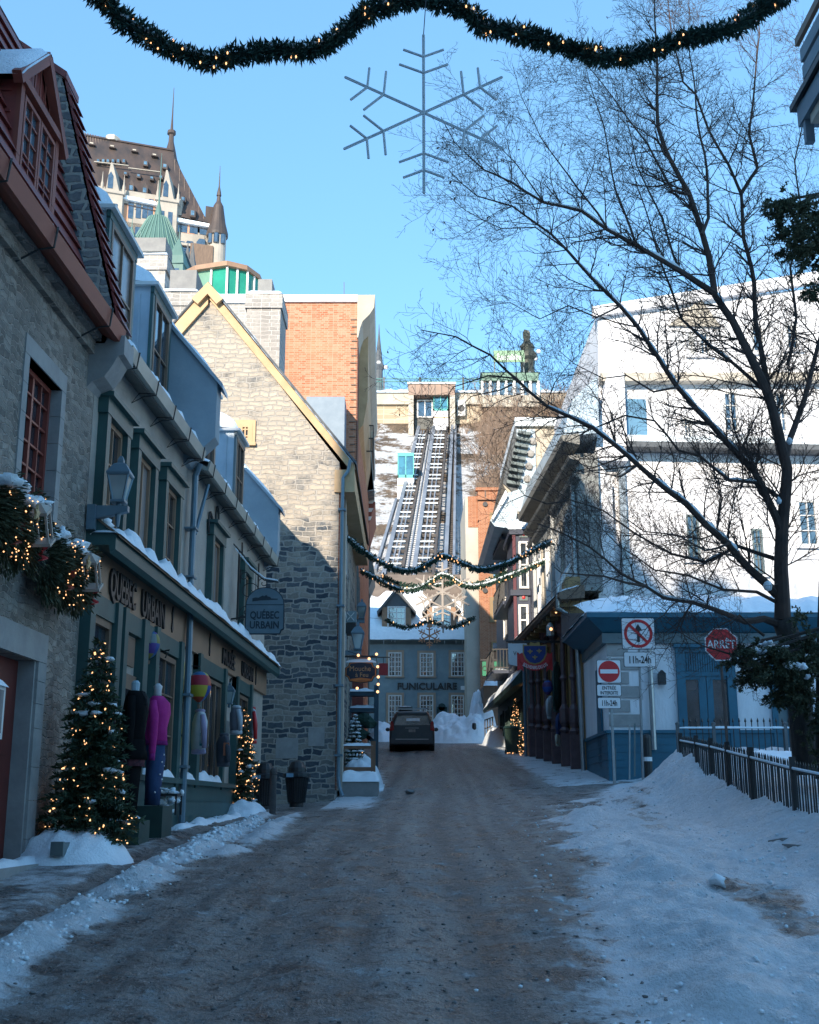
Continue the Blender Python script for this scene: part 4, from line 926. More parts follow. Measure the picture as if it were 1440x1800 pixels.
nt.links.new(mixc(nt, ramp(nt, mm.outputs[0], [(.40, 0.0), (.56, 1.0)]), rock, (.82,.84,.87)), b.inputs['Base Color'])
mr = nt.nodes[-1]
for n_ in nt.nodes:
    if n_.type == 'VALTORGB' and n_.inputs[0].links[0].from_node == mm: n_.color_ramp.elements[0].position = .86; n_.color_ramp.elements[1].position = .96
m2 = N(nt, 'ShaderNodeMath', operation='MULTIPLY'); nt.links.new(mm.outputs[0], m2.inputs[0]); m2.inputs[1].default_value = .4
for n_ in nt.nodes:
    if n_.type == 'VALTORGB' and n_.inputs[0].links[0].from_node == mm:
        nt.links.new(m2.outputs[0], n_.inputs[0]); n_.color_ramp.elements[0].position = .79; n_.color_ramp.elements[1].position = .86
bump(nt, b, noi(nt, g, 1.6, 8, .75), 1.0, .9)
me.materials.append(m); cl = bpy.data.objects.new('cliff', me); COL.objects.link(cl); cl['kind'] = 'structure'
# upper town plateau
pt = MB().add([(-600,134,48.2),(600,134,48.2),(600,900,48.2),(-600,900,48.2)], [(0,1,2,3)]).build('upper_town_ground', SNOW, recalc=False); pt['kind'] = 'structure'
# retaining wall of the terrace
RWM = masonry('terrace_stone', 0, [(.42,.34,.24), (.52,.44,.32), (.60,.53,.42)], (.50,.44,.34), 1.5, .62, .05, .1, wobs=.6, bstr=.5, stain=(.40,.30,.2))
rw = thing('terrace_wall', 'long tan stone retaining wall with snowy coping under the terrace railing', 'retaining wall', (10, 132, 40))
RW = Front(132.0); zt = PY(700,688,132).z
MB().fb(RW, -34, 20.0, 36, zt-1.7, 0, -3).build('wall', RWM, rw)
MB().fb(RW, -34, 20.3, zt-1.7, zt-1.1, .0, .4).build('coping', CREAM, rw); MB().fb(RW, -34, 20.3, zt-1.1, zt-.25, -.1, .2).build('parapet', CREAM, rw)
MB().strip(RW.P(-34,zt-.25,.45), RW.P(20,zt-.25,.45), (0,1.0,0), .4, 90, 4, 2, .6).build('snow', SNOW, rw, smooth=True, recalc=False)
rl = thing('terrace_railing', 'green iron railing along the top of the terrace wall', 'railing', (5, 132.5, zt))
RR_ = Front(132.5); q = MB(); zr0, zr1 = zt-.2, zt+1.75
for z in (zr0+.2, zr1-.35, zr1): q.fb(RR_, -34, 13, z-.05, z+.05, -.05, .05)
q.build('rail', plain('railing_green', (.05,.19,.18)), rl)
q = MB(); i = 0
for k in range(0, 236): s = -34 + k*.2; q.fb(RR_, s-.018, s+.018, zr0, zr1, -.018, .018)
bq = q.build('balusters', MT['railing_green'], rl); bq['kind'] = 'stuff'
for s in (-31,-25,-19,-13,-7.5,-3,1.2,6.3,11): MB().fb(RR_, s-.09, s+.09, zr0, zr1+.2, -.09, .09).build('post', BLACK, rl)
# terrace pavilion, sign and statue
pv = thing('terrace_pavilion', 'low green pavilion with a row of windows on the terrace', 'pavilion', (12, 133, zt))
A, B = PY(848,695,131.4), PY(946,656,131.4); V = Front(131.4)
MB().fb(V, A.x, B.x, A.z-1.5, A.z-.1, .4, -5).build('base', CREAM, pv)
MB().fb(V, A.x, B.x, B.z-1.0, B.z, .3, -5.3).build('roof', plain('pavilion_green', (.14,.24,.18)), pv)
q = MB().fb(V, A.x, B.x, A.z-.1, B.z-1.0, -.1, -4.8).build('window_band', GLB, pv)
for i in range(8): s = A.x + (B.x-A.x)*i/7; MB().fb(V, s-.14, s+.14, A.z-.1, B.z-1, -.1, .25).build('post', WOODW, pv)
MB().strip(V.P(A.x-.2,B.z,.4), V.P(B.x+.2,B.z,.4), (0,4,0), .35, 20, 5, 1, .3).build('snow', SNOW, pv, smooth=True, recalc=False)
sg = thing('funicular_sign', 'green sign reading Funiculaire on posts above the terrace pavilion', 'sign', (12, 132, B.z))
a, b2 = PY(868,636,131.2), PY(922,620,131.2); V2 = Front(131.2)
MB().fb(V2, a.x, b2.x, a.z, b2.z+.3, .0, -.2).build('board', plain('sign_green', (.22,.36,.22)), sg)
text('Funiculaire', V2, (a.x+b2.x)/2, a.z+.25, 1.05, .02, WOODW, sg, .62, .03, bold=.02)
for s in (a.x+.1, b2.x-.1): MB().fb(V2, s-.07, s+.07, B.z, a.z, -.03, -.17).build('post', GREYT, sg)
sq_ = thing('monument', 'dark bronze monument with globe lamps beside the green sign', 'monument', (14, 135, B.z))
p = PY(928,656,134)
MB().lathe((p.x,134,p.z), [(1.0,-3),(1.0,0),(.8,.4),(.9,1.5),(1.3,1.8),(1.2,2.4),(.75,2.9),(.9,3.4),(.5,3.9),(.35,4.3)], 8).build('pedestal', plain('bronze', (.07,.075,.06), .5, .4), sq_)
MB().blob((p.x,134,p.z+4.8), (.45,.4,.75), 4, .3).build('bust', MT['bronze'], sq_)
for dx, dz in ((1.3,2.6),(.9,1.7)): MB().blob((p.x+dx,133.6,p.z+dz), .3, 1, 0, 8).build('globe', WOODW, sq_)
ob = thing('spire_lamp', 'slim dark green spire with white globe lamps beside the brick cornice', 'lamp', (-4, 140, 49))
p = PY(666,652,140); MB().lathe((p.x,140,0), [(.55,p.z-4),(.5,p.z),(.8,p.z+.5),(.5,p.z+1),(.42,p.z+1.6),(.1,p.z+4.8),(.03,p.z+6.2)], 8).build('spire', SLATE, ob)
for dx in (-.9,0,.9): MB().blob((p.x+dx,139.6,p.z+.3+(.6 if dx == 0 else 0)), .3, 1, 0, 8).build('globe', WOODW, ob)
MB().box(p.x-.45, p.x+.45, 139.6, 140.4, p.z-8, p.z-3).build('plinth', CONC, ob)

# ================================================================ FUNICULAR
def trk(a, b_):
    """point on the incline plane (y 92 z 19.7  ->  y 132 z 44.9)"""
    kz = (44.9-19.7)/40.; d = ray(a, b_); t = (19.7 - 1.6 - 92*kz)/(d[2] - kz*d[1]); return Vector((d[0]*t, d[1]*t, 1.6+d[2]*t))
tk = thing('funicular_track', 'steep twin steel funicular track with sleepers climbing the snowy cliff', 'track', trk(730,1000))
RAILM = mat('track_steel', (.34,.36,.39), (.22,.24,.27), .5, metal=.4, ns=.5)
WOODT = mat('track_timber', (.10,.085,.075), (.055,.05,.048), .8, ns=.8)
T0 = dict(a=(676,1010,735,760), b=(707,1010,752,760), c=(728,1010,762,760), d=(762,1010,786,760), e=(783,1010,795,760), f=(798,1010,801,760), g=(716,1010,757,760))
def line(nm, w_, h_, mt, off=(0,0,0), name='rail'):
    x0, y0, x1, y1 = T0[nm]; p, q = trk(x0, y0), trk(x1, y1); d = (q-p); p = p - d*.12; q = q + d*.04
    o_ = Vector(off); return MB().bar(p+o_, q+o_, w_, h_).build(name, mt, tk)
line('a', .34, .7, RAILM); line('b', .2, .5, WOODT); line('c', .34, .7, RAILM); line('d', .2, .5, WOODT); line('e', .32, .9, RAILM, name='guard_rail')
line('g', .10, .3, RAILM, (.0,0,.1)); line('f', .2, .9, RAILM, name='guard_rail')
sl_ = MB(); sn_ = MB(); lad = MB(); st_ = MB(); n = 34
for A_, B_ in (('a','b'), ('c','d')):
    for i in range(n):
        t = i/n; x0, y0, x1, y1 = T0[A_]; p = trk(x0,y0).lerp(trk(x1,y1), t**1.0); x0, y0, x1, y1 = T0[B_]; q = trk(x0,y0).lerp(trk(x1,y1), t)
        sl_.bar(p, q, .30, .28)
        if i % 3: sn_.bar(p.lerp(q,.12)+Vector((0,.35,.45)), p.lerp(q,.88)+Vector((0,.35,.45)), .34, .1)
    x0, y0, x1, y1 = T0[A_]; p0, p1 = trk(x0,y0), trk(x1,y1); x0, y0, x1, y1 = T0[B_]; q0, q1 = trk(x0,y0), trk(x1,y1)
    for t_ in (.36, .62): MB().bar(p0.lerp(q0,t_)+Vector((0,0,.12)), p1.lerp(q1,t_)+Vector((0,0,.12)), .11, .25).build('inner_rail', RAILM, tk)
sl_.build('sleepers', WOODT, tk)['kind'] = 'stuff'; sn_.build('sleeper_snow', SNOW, tk)['kind'] = 'stuff'
for i in range(90):
    t = i/90; x0, y0, x1, y1 = T0['b']; p = trk(x0,y0).lerp(trk(x1,y1), t); x0, y0, x1, y1 = T0['c']; q = trk(x0,y0).lerp(trk(x1,y1), t); lad.bar(p, q, .12, .12)
    x0, y0, x1, y1 = T0['e']; p = trk(x0,y0).lerp(trk(x1,y1), t); x0, y0, x1, y1 = T0['f']; q = trk(x0,y0).lerp(trk(x1,y1), t); st_.bar(p, q, .22, .12)
lad.build('walkway_ladder', RAILM, tk)['kind'] = 'stuff'; st_.build('stair_treads', WOODT, tk)['kind'] = 'stuff'
for i in range(5):
    t = .02 + i*.07; x0, y0, x1, y1 = T0['a']; p = trk(x0,y0).lerp(trk(x1,y1), t); q = trk(x0-13, y0+6).lerp(trk(x1-10, y1), t)
    MB().bar(q, p, .18, .18).build('strut', RAILM, tk)
MB().bar(trk(660,1005), trk(697,880), .22, .5).build('side_beam', RAILM, tk)
# upper station
us = thing('upper_station', 'funicular station portal with brown fascia and white pillars atop the track', 'station', PY(757,740,131))
S_ = Front(130.0); A, B = PY(718,712,130), PY(800,675,130)
MB().fb(S_, A.x, B.x, PY(720,694,130).z, B.z, 0, -4).build('fascia', mat('station_brown', (.30,.20,.15), (.24,.16,.12), .6, ns=.6), us)
for i in range(1, 7): s = A.x + (B.x-A.x)*i/7; MB().fb(S_, s-.03, s+.03, PY(720,694,130).z, B.z, .0, .02).build('fascia_joint', BLACK, us)
MB().fb(S_, A.x-.1, B.x+.1, B.z, B.z+.2, .15, -4.1).build('roof', SNOW, us)
zlo = PY(720,775,130).z; ztp = PY(720,694,130).z
MB().fb(S_, A.x, A.x+.6, zlo-3, ztp, -.05, -3).build('pillar', CREAM, us); MB().fb(S_, B.x-.6, B.x-.02, zlo-3, ztp, -.05, -3).build('pillar', CREAM, us)
MB().fb(S_, A.x+.75, B.x-.75, zlo-4, ztp, -1.4, -1.6).build('back_wall', plain('station_dark', (.10,.10,.09)), us)
a, b2 = PY(733,734,131.3), PY(761,703,131.3)
window(Front(131.35), a.x, b2.x, a.z, b2.z, us, WOODW, 2, 1, .15, .0, .1, GL, .12)
MB().fb(S_, A.x+.8, A.x+1.3, zlo-.2, zlo+.6, -2, -2.4).build('signal', mat('signal_orange', (.7,.25,.03)), us)
def cabin(px0, px1, pyt, pym, pyb, Y, label):
    c_ = thing('funicular_cabin', label, 'funicular cabin', PY((px0+px1)/2, pyb, Y))
    f_ = Front(Y); A, B = PY(px0, pyt, Y), PY(px1, pyb, Y); M = PY(px0, pym, Y).z
    TEAL = MT.get('cabin_teal') or plain('cabin_teal', (.04,.36,.34), .4)
    MB().fb(f_, A.x, B.x, B.z, M, 0, -3).build('skirt', WHITE, c_)
    h = A.z-M; q = MB(); q.fb(f_, A.x, B.x, A.z-h*.13, A.z, .03, -3.0)
    for a, b_ in ((A.x,A.x+.10),(B.x-.10,B.x),((A.x+B.x)/2-.05,(A.x+B.x)/2+.05)): q.fb(f_, a, b_, M, A.z-h*.13, .03, -.1)
    q.fb(f_, A.x, B.x, M, M+h*.12, .03, -.1); q.build('frame', TEAL, c_)
    MB().fb(f_, A.x+.05, B.x-.05, M+.1, A.z-.1, -.05, -2.9).build('glazing', glass('cabin_glass', (.01,.07,.09), .08) if 'cabin_glass' not in MT else MT['cabin_glass'], c_)
    MB().fb(f_, A.x+.02, B.x-.02, B.z+(M-B.z)*.62, B.z+(M-B.z)*.68, .0, .02).build('stripe', YEL, c_)
    q = MB()
    for i in range(5): s = A.x + (B.x-A.x)*(i+.5)/5; q.lathe((s, Y+.5, B.z-.35), [(.25,0),(.3,.15),(.25,.4)], 8)
    q.fb(f_, A.x+.1, B.x-.1, B.z-.5, B.z, -.2, -2.5); q.build('undercarriage', BLACK, c_)
cabin(699, 728, 796, 840, 877, 111, 'teal and white funicular cabin halfway up the snowy cliff')
cabin(762, 788, 692, 722, 756, 130.6, 'white funicular cabin waiting in the upper station portal')
ac = thing('air_unit', 'white air conditioning unit on the terrace wall beside the station', 'air unit', (8, 131, 43))
a, b2 = PY(804,726,131.3), PY(818,712,131.3); f_ = Front(131.3); MB().fb(f_, a.x, b2.x, a.z-.3, b2.z+.6, 0, -.7).build('case', WOODW, ac); MB().tube([f_.P((a.x+b2.x)/2, (a.z+b2.z)/2+.1, .0), f_.P((a.x+b2.x)/2, (a.z+b2.z)/2+.1, .04)], .42, 12).build('fan', BLACK, ac)

# ================================================================ FUNICULAIRE BUILDING
h10 = thing('funicular_house', 'blue grey lower station with FUNICULAIRE lettering and snowy roof with two dormers', 'station', (1, 82, 5.6))
U = Front(80.0); xL, xR = -3.4, 4.45; zEv = PY(740,1121,80).z
MB().fb(U, xL-3, xR, 4.8, zEv, 0, -9).build('wall', STUCCO_D, h10)
MB().fb(U, xR, xR+.95, 4.8, PY(840,1098,80).z, .12, -9).build('side_pier', STUCCO_D, h10)
zR = PY(740,1010,85).z
r_ = MB().sweep(U, [(.45,zEv-.05),(.45,zEv+.15),(-5,zR),(-10,zEv),(-5,zR-.2)], xL-3, xR+.05)
r_ = MB().add([U.P(xL-3,zEv+.05,.45), U.P(xR+.05,zEv+.05,.45), U.P(xR+.05,zR,-5), U.P(xL-3,zR,-5), U.P(xL-3,zEv,-10), U.P(xR+.05,zEv,-10), U.P(xL-3,zEv-.15,.45), U.P(xR+.05,zEv-.15,.45)], [(0,1,2,3),(3,2,5,4),(6,7,1,0),(1,7,5,2),(0,3,4,6)]).build('roof', mat('cedar_shingle', (.20,.16,.13), (.14,.11,.09), .9, ns=1.2, bs=9), h10)
# snow sheet on the lower roof, ragged upper edge
n = 60; vs = []; fs = []
for i in range(n+1):
    x = xL-3 + (xR+.1-xL+3)*i/n; top = .60 + .10*fbm(x, 3, .5, 3) - .10*max(0, 1-abs(x-4.6)/1.6) + (.08 if x < 1 else 0)
    for j in range(11):
        t = -.02 + (top+.02)*j/10; th = .22*math.sin(math.pi*min(1, .12+j/10*.95)) + .04*fbm(x, j*.4, 1.2, 3)
        o_ = .5 - 5.5*t; z_ = zEv + .1 + (zR-zEv-.1)*t
        vs.append(U.P(x, z_ + th*.7 - (.25 if j == 0 else 0), o_ + th*.4 - (.05 if j == 0 else 0)))
fs = [(i*11+j, (i+1)*11+j, (i+1)*11+j+1, i*11+j+1) for i in range(n) for j in range(10)]
MB().add(vs, fs).build('roof_snow', SNOW, r_, smooth=True)
ic = MB(); rng = random.Random(4)
for i in range(26): x = rng.uniform(xL, xR); L_ = rng.uniform(.1,.5); ic.tube([U.P(x,zEv-.05,.47), U.P(x,zEv-.05-L_,.47)], [.035,.004], 4)
ic.build('icicles', SNOW, r_)['kind'] = 'stuff'
MB().sweep(U, [(.3,zEv-.28),(.52,zEv-.25),(.52,zEv-.12),(.0,zEv-.1),(.0,zEv-.45)], xL-3, xR).build('gutter', GREYT, h10)
sf = MB()
for z, o_ in ((zEv+.62,-.05),(zEv+.82,-.2)): sf.tube([U.P(xL-3,z,o_), U.P(xR,z,o_)], .035, 5)
sf.build('snow_guard', BLACK, r_)
for a in (697, 777):
    c0 = PY(a, 1110, 79.6); s = c0.x; z0 = zEv+.35; h_ = 1.72; w2 = .98
    d = MB().fp(U, [(s-w2,z0),(s+w2,z0),(s+w2,z0+h_),(s-w2,z0+h_)], .0, -2.6).build('dormer', TAN, h10)
    MB().fp(U, [(s-w2,z0+h_),(s+w2,z0+h_),(s,z0+h_+1.15)], .0, -3.2).build('dormer_gable', SLATE, d)
    q = MB()
    for sg_ in (-1, 1): q.prism([U.P(s+sg_*(w2+.35),z0+h_-.32,.18), U.P(s,z0+h_+1.35,.18), U.P(s,z0+h_+1.12,.18), U.P(s+sg_*(w2+.3),z0+h_-.5,.18)], [U.P(s+sg_*(w2+.35),z0+h_-.32,-3.2), U.P(s,z0+h_+1.35,-3.4), U.P(s,z0+h_+1.12,-3.4), U.P(s+sg_*(w2+.3),z0+h_-.5,-3.2)])
    q.build('dormer_roof', SLATE, d)
    window(U, s-.62, s+.62, z0+.12, z0+h_+.05, d, WOODW, 4, 4, .09, .0, .07, GL, .035, mull=2)
    MB().strip(U.P(s-w2,z0,.35), U.P(s+w2,z0,.35), (0,.4,0), .16, 12, 4, a).build('snow', SNOW, d, smooth=True, recalc=False)
PINKT = mat('pinkish_casing', (.40,.29,.21), (.33,.24,.18), .7, ns=2)
for a0, a1, t_, b_ in ((683,706,1147,1189),(738,762,1148,1189),(793,817,1147,1189),(683,706,1222,1270),(738,762,1222,1268),(793,816,1222,1262)):
    A, B = PY(a0, t_, 80), PY(a1, b_, 80)
    window(U, A.x, B.x, B.z, A.z, h10, WOODW, 4, 5, .07, .0, .07, GL, .035, casing=PINKT, cw=.16, mull=2)
text('FUNICULAIRE', U, PY(751,1212,80).x, PY(751,1212,80).z, .62, .02, BLACK, h10, 1.05, .06, bold=.02)
MB().tube([U.P(PY(823,1120,80).x,zEv,.1), U.P(PY(823,1120,80).x,5.2,.1)], .06, 6).build('drain_pipe', GREYSL, h10)
A, B = PY(810,1206,80), PY(819,1213,80); MB().fb(U, A.x, B.x, B.z, A.z, 0, .04).build('number_plate', SIGNW, h10)
A, B = PY(768,1243,80), PY(786,1256,80); pl = MB().fb(U, A.x, B.x, B.z, A.z, 0, .05); pl.tube([U.P((A.x+B.x)/2,A.z,0),U.P((A.x+B.x)/2,A.z,.05)], .25, 12); pl.build('plaque', plain('plaque_green', (.015,.05,.05)), h10)
# ================================================================ RIGHT SIDE: blue and white corner shop
R = Street(5.1, 31, .0153, -1); A1 = Front(31.0)
k1 = thing('corner_shop', 'white corner shop with petrol blue skirting, doors and cornice at the right', 'shop', (8, 33, 2.3))
MB().box(5.13, 20, 31.02, 36.0, 1.5, 6.3).build('wall', WHITE, k1)
q = MB(); 
q.fb(A1, 5.05, 20, 1.6, 3.42, -.02, .06); q.fb(A1, 5.02, 20, 3.42, 3.50, -.02, .11)
for i in range(8): z = 2.0+i*.19; q.fb(A1, 5.04, 20, z-.008, z+.008, .06, .072)
q.fb(R, 31.06, 35.2, 1.6, 3.42, -.06, .05); q.fb(R, 31.06, 35.2, 3.42, 3.5, -.06, .1)
for i in range(8): z = 2.0+i*.19; q.fb(R, 31.0, 35.2, z-.008, z+.008, .05, .062)
q.build('skirting', BLUEP, k1)
q = MB(); q.fb(A1, 5.0, 20, 5.72, 5.98, -.02, .10); q.fb(R, 31.1, 35.2, 5.72, 5.98, -.06, .09); q.build('frieze', BLUEG, k1)
# overhanging cornice, mitred round the corner
def ring(o): return [(5.13-o, 35.3), (5.13-o, 31.02-o), (20, 31.02-o)]
q = MB(); vs = []; prof = [(.05,5.98),(.10,6.0),(.50,6.30),(.58,6.33),(.58,6.47),(.02,6.62)]
for o_, z in prof: vs += [(x, y, z) for x, y in ring(o_)]
q.add(vs, [(i*3+j, i*3+j+1, (i+1)*3+j+1, (i+1)*3+j) for i in range(len(prof)-1) for j in range(2)]); q.build('cornice', BLUEP, k1)
q = MB(); vs = []
for o_, z in [(.62,6.47),(.50,6.60),(.2,6.78),(-1.0,7.15),(-5.2,7.3)]: vs += [(x, max(y, 0) if o_ > -5 else 36.0, z) for x, y in ring(o_)]
q = MB().strip((4.5,31.0,6.47), (4.5,35.4,6.47), (1.2,0,.2), .25, 20, 5, 2, .4); q.strip((4.5,30.42,6.47), (20,30.42,6.47), (0,2.2,.55), .28, 90, 6, 3, .35); q.build('roof_snow', SNOW, k1, smooth=True, recalc=False)
MB().prism([(4.6,30.5,6.45),(20,30.5,6.45),(20,36,7.3),(4.6,36,7.3)], [(4.6,30.5,6.4),(20,30.5,6.4),(20,36,6.4),(4.6,36,6.4)]).build('roof', SLATE, k1)
for i in range(6):
    z = 3.6+i*.36; MB().fb(A1, 5.12, 5.12+(.55 if i % 2 else .85), z, z+.3, -.02, .02).build('quoin', ASHLAR, k1)
MB().tube([A1.P(PY(1140,1150,31).x,5.7,.14), A1.P(PY(1140,1150,31).x,3.0,.16)], .07, 8).build('drain_pipe', STEEL, k1)
lp = PY(1164,1200,30.9); l_ = MB().box(lp.x-.09, lp.x+.09, 30.8, 30.98, lp.z-.05, lp.z+.22); l_.lathe((lp.x,30.89,lp.z+.22), [(.14,0),(.03,.1)], 4, rot=.785); l_.build('wall_lamp', BLACK, k1)
D = lambda a, b_: A1.px(a, b_)
s0, z1 = D(1186,1139); s1, z0 = D(1302,1345); m0, m1 = D(1196,1150); 
q = MB(); q.fb(A1, s0, s0+.22, 2.3, z1, .0, .10); q.fb(A1, s1-.22, s1, 2.3, z1, .0, .10); q.fb(A1, s0-.05, s1+.05, z1, z1+.09, .0, .16)
zt1, zt0 = D(1200,1147)[1], D(1200,1182)[1]
q.fb(A1, s0+.22, s1-.22, zt1, z1, .0, .08); q.fb(A1, s0+.22, s1-.22, zt0-.1, zt0, .0, .08)
n = 17
for i in range(n+1): s = s0+.24 + (s1-s0-.48)*i/n; q.fb(A1, s-.025, s+.02, zt0, zt1, .0, .05)
q.build('door_frame', BLUEP, k1); MB().fb(A1, s0+.2, s1-.2, zt0, zt1, -.01, .01).build('transom_panel', BLUEG, k1)
sm_ = (s0+s1)/2
for a, b_, p0, p1 in ((s0+.22, sm_-.01, 1203, 1233), (sm_+.01, s1-.22, 1252, 1284)):
    d = MB(); g0, gt_ = D(p0,1195); g1, gb_ = D(p1,1302)
    d.fb(A1, a, g0, 2.2, zt0-.1, .0, .05); d.fb(A1, g1, b_, 2.2, zt0-.1, .0, .05); d.fb(A1, g0, g1, gt_, zt0-.1, .0, .05); d.fb(A1, g0, g1, 2.2, gb_, .0, .05)
    d = d.build('door', BLUEP, k1); MB().fb(A1, g0-.01, g1+.01, gb_-.01, gt_+.01, .0, .02).build('pane', GL, d)
s0, _ = D(1350,1160); s1, _ = D(1388,1160)
q = MB(); q.fb(A1, s0, s0+.14, 2.2, D(1350,1160)[1], .0, .1); q.fb(A1, s1-.16, s1, 2.2, D(1350,1160)[1], .0, .1); q.build('window_frame', BLUEP, k1); MB().fb(A1, s0+.14, s1-.16, 2.4, D(1350,1160)[1], .0, .03).build('window_panel', BLUEG, k1)
a_ = R.px(1052, 1185, 0); MB().fb(R, 32.0, 32.75, 2.6, 5.2, .0, .05).build('side_door', BLUEP, k1)
# ---------------------------------------------------------------- tall white building behind it
k2 = thing('white_building', 'tall white rendered building with stepped ledges rising behind the bare tree', 'building', (10, 40, 6))
WB = Front(36.2, .06, 5.7)
def wp(a, b_, o=0): return WB.px(a, b_, o)
x0 = wp(1030,560)[0]; zTL = wp(1030,548)[1]; zTR = wp(1440,505)[1]
MB().fp(WB, [(x0+.1,5.5),(26,5.5),(26,zTR+2.6),(wp(1440,505)[0],zTR),(x0+.4,zTL)], 0, -12).build('wall', WHITE, k2)
MB().fp(WB, [(x0+.2,zTL-.25),(x0+.2,zTL+.1),(26,zTR+2.9),(26,zTR+2.4)], .0, .22).build('cornice', WHITE, k2)
q = MB(); q.fp(WB, [(wp(1052,640)[0],wp(0,655)[1]),(26,wp(0,655)[1]+.5),(26,wp(0,655)[1]+.75),(wp(1052,640)[0],wp(0,640)[1])], .0, .4); q.build('ledge', CREAM, k2)
zl = wp(1200,795)[1]; MB().fb(WB, wp(1098,795)[0], 26, zl-.05, zl+.12, .0, .7).build('ledge', SLATE, k2); 
MB().fb(WB, wp(1098,795)[0], 26, zl+.12, zl+.32, .0, .72).build('ledge_snow', SNOW, k2)
MB().fp(WB, [(x0,wp(0,800)[1]),(wp(1098,800)[0],wp(0,800)[1]),(wp(1098,800)[0],wp(0,640)[1]),(x0+.5,wp(0,650)[1])], .0, .55).build('corner_bay', WHITE, k2)
MB().fb(WB, wp(1103,770)[0], wp(1134,690)[0], wp(0,772)[1], wp(0,680)[1], .0, .06).build('shadow_panel', mat('shadow_blue', (.12,.25,.36), (.10,.20,.30), .2), k2)  # tall bluish shadow put on the wall as a coloured panel
for a0, a1, t_, b_ in ((1210,1222,585,625),(1228,1248,585,625),(1320,1345,575,620),(1380,1405,570,615),(1200,1218,735,775),(1270,1300,690,760),(1360,1385,690,760),(1205,1232,905,985),(1320,1345,930,1010),(1400,1440,880,960)):
    A = wp(a0, t_, .0); B = wp(a1, b_, .0); window(WB, A[0], B[0], B[1], A[1], k2, GREYT if t_ > 880 else WOODW, 2, 3, .06, .0, .06, GL, .03, casing=WHITE, cw=.10)
s_, z_ = wp(1232, 550); MB().fp(WB, [(s_-1.1,z_-.5),(s_+.6,z_-.5),(s_-.0,z_+.45)], .0, .12).build('pediment', CREAM, k2)
q = MB(); s_, z_ = wp(1192,820); q.fb(WB, wp(1092,1000)[0], wp(1098,1000)[0]+.1, 7, wp(0,810)[1], .0, .3); q.build('downpipe', STEEL, k2)
MB().fp(WB, [(x0,6.8),(x0+.55,6.8),(x0+.55,11.5),(x0,12.2)], .0, .45).build('buttress', WHITE, k2)
# ---------------------------------------------------------------- souvenir shop with carved arches
S2 = Street(5.12, 35.2, -.04, -1)
k3 = thing('arcade_shop', 'souvenir shop with carved plum arches and ochre wooden front under a boarded canopy', 'shop', (5.5, 40, 3))
MB().fb(S2, 35.3, 45, 2.0, 7.6, .0, -.9).build('wall', OLIVE, k3)
ay = []
zb_ = lambda s: zb(4.8, s)
colsY = [35.9, 37.6, 39.4, 41.2, 43.0, 44.6]
for i, s in enumerate(colsY):
    c = MB(); z = zb_(s); c.fb(S2, s-.10, s+.10, z, z+1.0, .02, .34); c.lathe(S2.P(s, 0, .2), [(.12,z+1.0),(.18,z+1.1),(.10,z+1.2),(.16,z+1.35),(.16,z+1.75),(.08,z+1.9),(.07,z+2.6),(.13,z+2.7),(.08,z+2.8),(.07,z+4.0),(.16,z+4.1),(.20,z+4.4)], 8)
    c.build('carved_column', PLUM, k3)
q = MB()
for a, b_ in zip(colsY, colsY[1:]):
    zt_ = zb_(a)+4.3; m_ = (a+b_)/2; w2 = (b_-a)/2; pts = []
    for j in range(9):
        t = math.pi*j/8; pts.append((m_-w2*.86*math.cos(t), zt_ + .75*math.sin(t)**.8))
    q.fp(S2, [(a, zt_), *pts, (b_, zt_), (b_, 7.55), (a, 7.55)], .10, .26)
q.build('arch_boards', PLUM, k3)
for i, (a, b_) in enumerate(zip(colsY, colsY[1:])):
    z = zb_(a); window(S2, a+.35, b_-.35, z+1.1, z+3.9, k3, OLIVE, 2, 2, .12, .02, .08, GL, .05, name='shop_window')
    MB().fb(S2, a+.15, b_-.15, z+.15, z+.95, .0, .06).build('base_panel', CONC, k3)
q = MB().sweep(S2, [(.0,7.55),(.0,7.95),(.75,7.72),(.78,7.58),(.70,7.50)], 34.6, 46.2).build('canopy', TAND, k3)
for s in [35+i*.9 for i in range(12)]: MB().fb(S2, s, s+.1, 7.35, 7.55, .1, .66).build('rafter', OLIVE, q)
MB().strip(S2.P(34.6,7.72,.80), S2.P(46.2,7.72,.80), (.8,0,.22), .12, 60, 4, 5, .6).build('canopy_snow', SNOW, q, smooth=True, recalc=False)
MB().fb(S2, 35.25, 35.6, 6.6, 8.3, .0, .5).build('end_bracket', OLIVE, k3)
MB().tube([S2.P(34.9,8.6,.35), S2.P(34.9,7.9,.75), S2.P(34.95,7.3,.75), S2.P(35.1,7.0,.2), S2.P(35.1,2.6,.12)], .07, 8).build('drain_pipe', STEEL, k3)
for i, s in enumerate((36.5, 40.5, 44.0)): MB().blob(S2.P(s,7.42,.55), .035, i, 0, 6).build('soffit_bulb', BULB, k3)
# grey stone upper floors
k4 = thing('cornice_house', 'grey stone upper floors with heavy stacked cornices above the arcade shop', 'building', (6, 40, 8))
MB().fb(S2, 35.4, 45.2, 7.9, 12.2, -.02, -.7).build('wall', masonry('grey_ashlar_street', 1, [(.27,.28,.27),(.32,.33,.31),(.36,.36,.34)], (.24,.24,.23), .6, .28, .014, .02), k4)
for a, b_, c_ in ((11.2,11.4,.14),(11.75,11.95,.26),(12.3,12.6,.46)): MB().sweep(S2, [(-.05,a),(c_,a+.12),(c_+.05,b_),(-.05,b_+.05)], 34.8, 45.3).build('cornice', mat('weathered_cornice', (.26,.25,.22), (.2,.19,.17), .8) if 'weathered_cornice' not in MT else MT['weathered_cornice'], k4)
MB().sweep(S2, [(.45,12.6),(.1,13.8),(-.7,14.6),(-.7,12.75)], 35.0, 45.3).build('roof', METAL, k4)
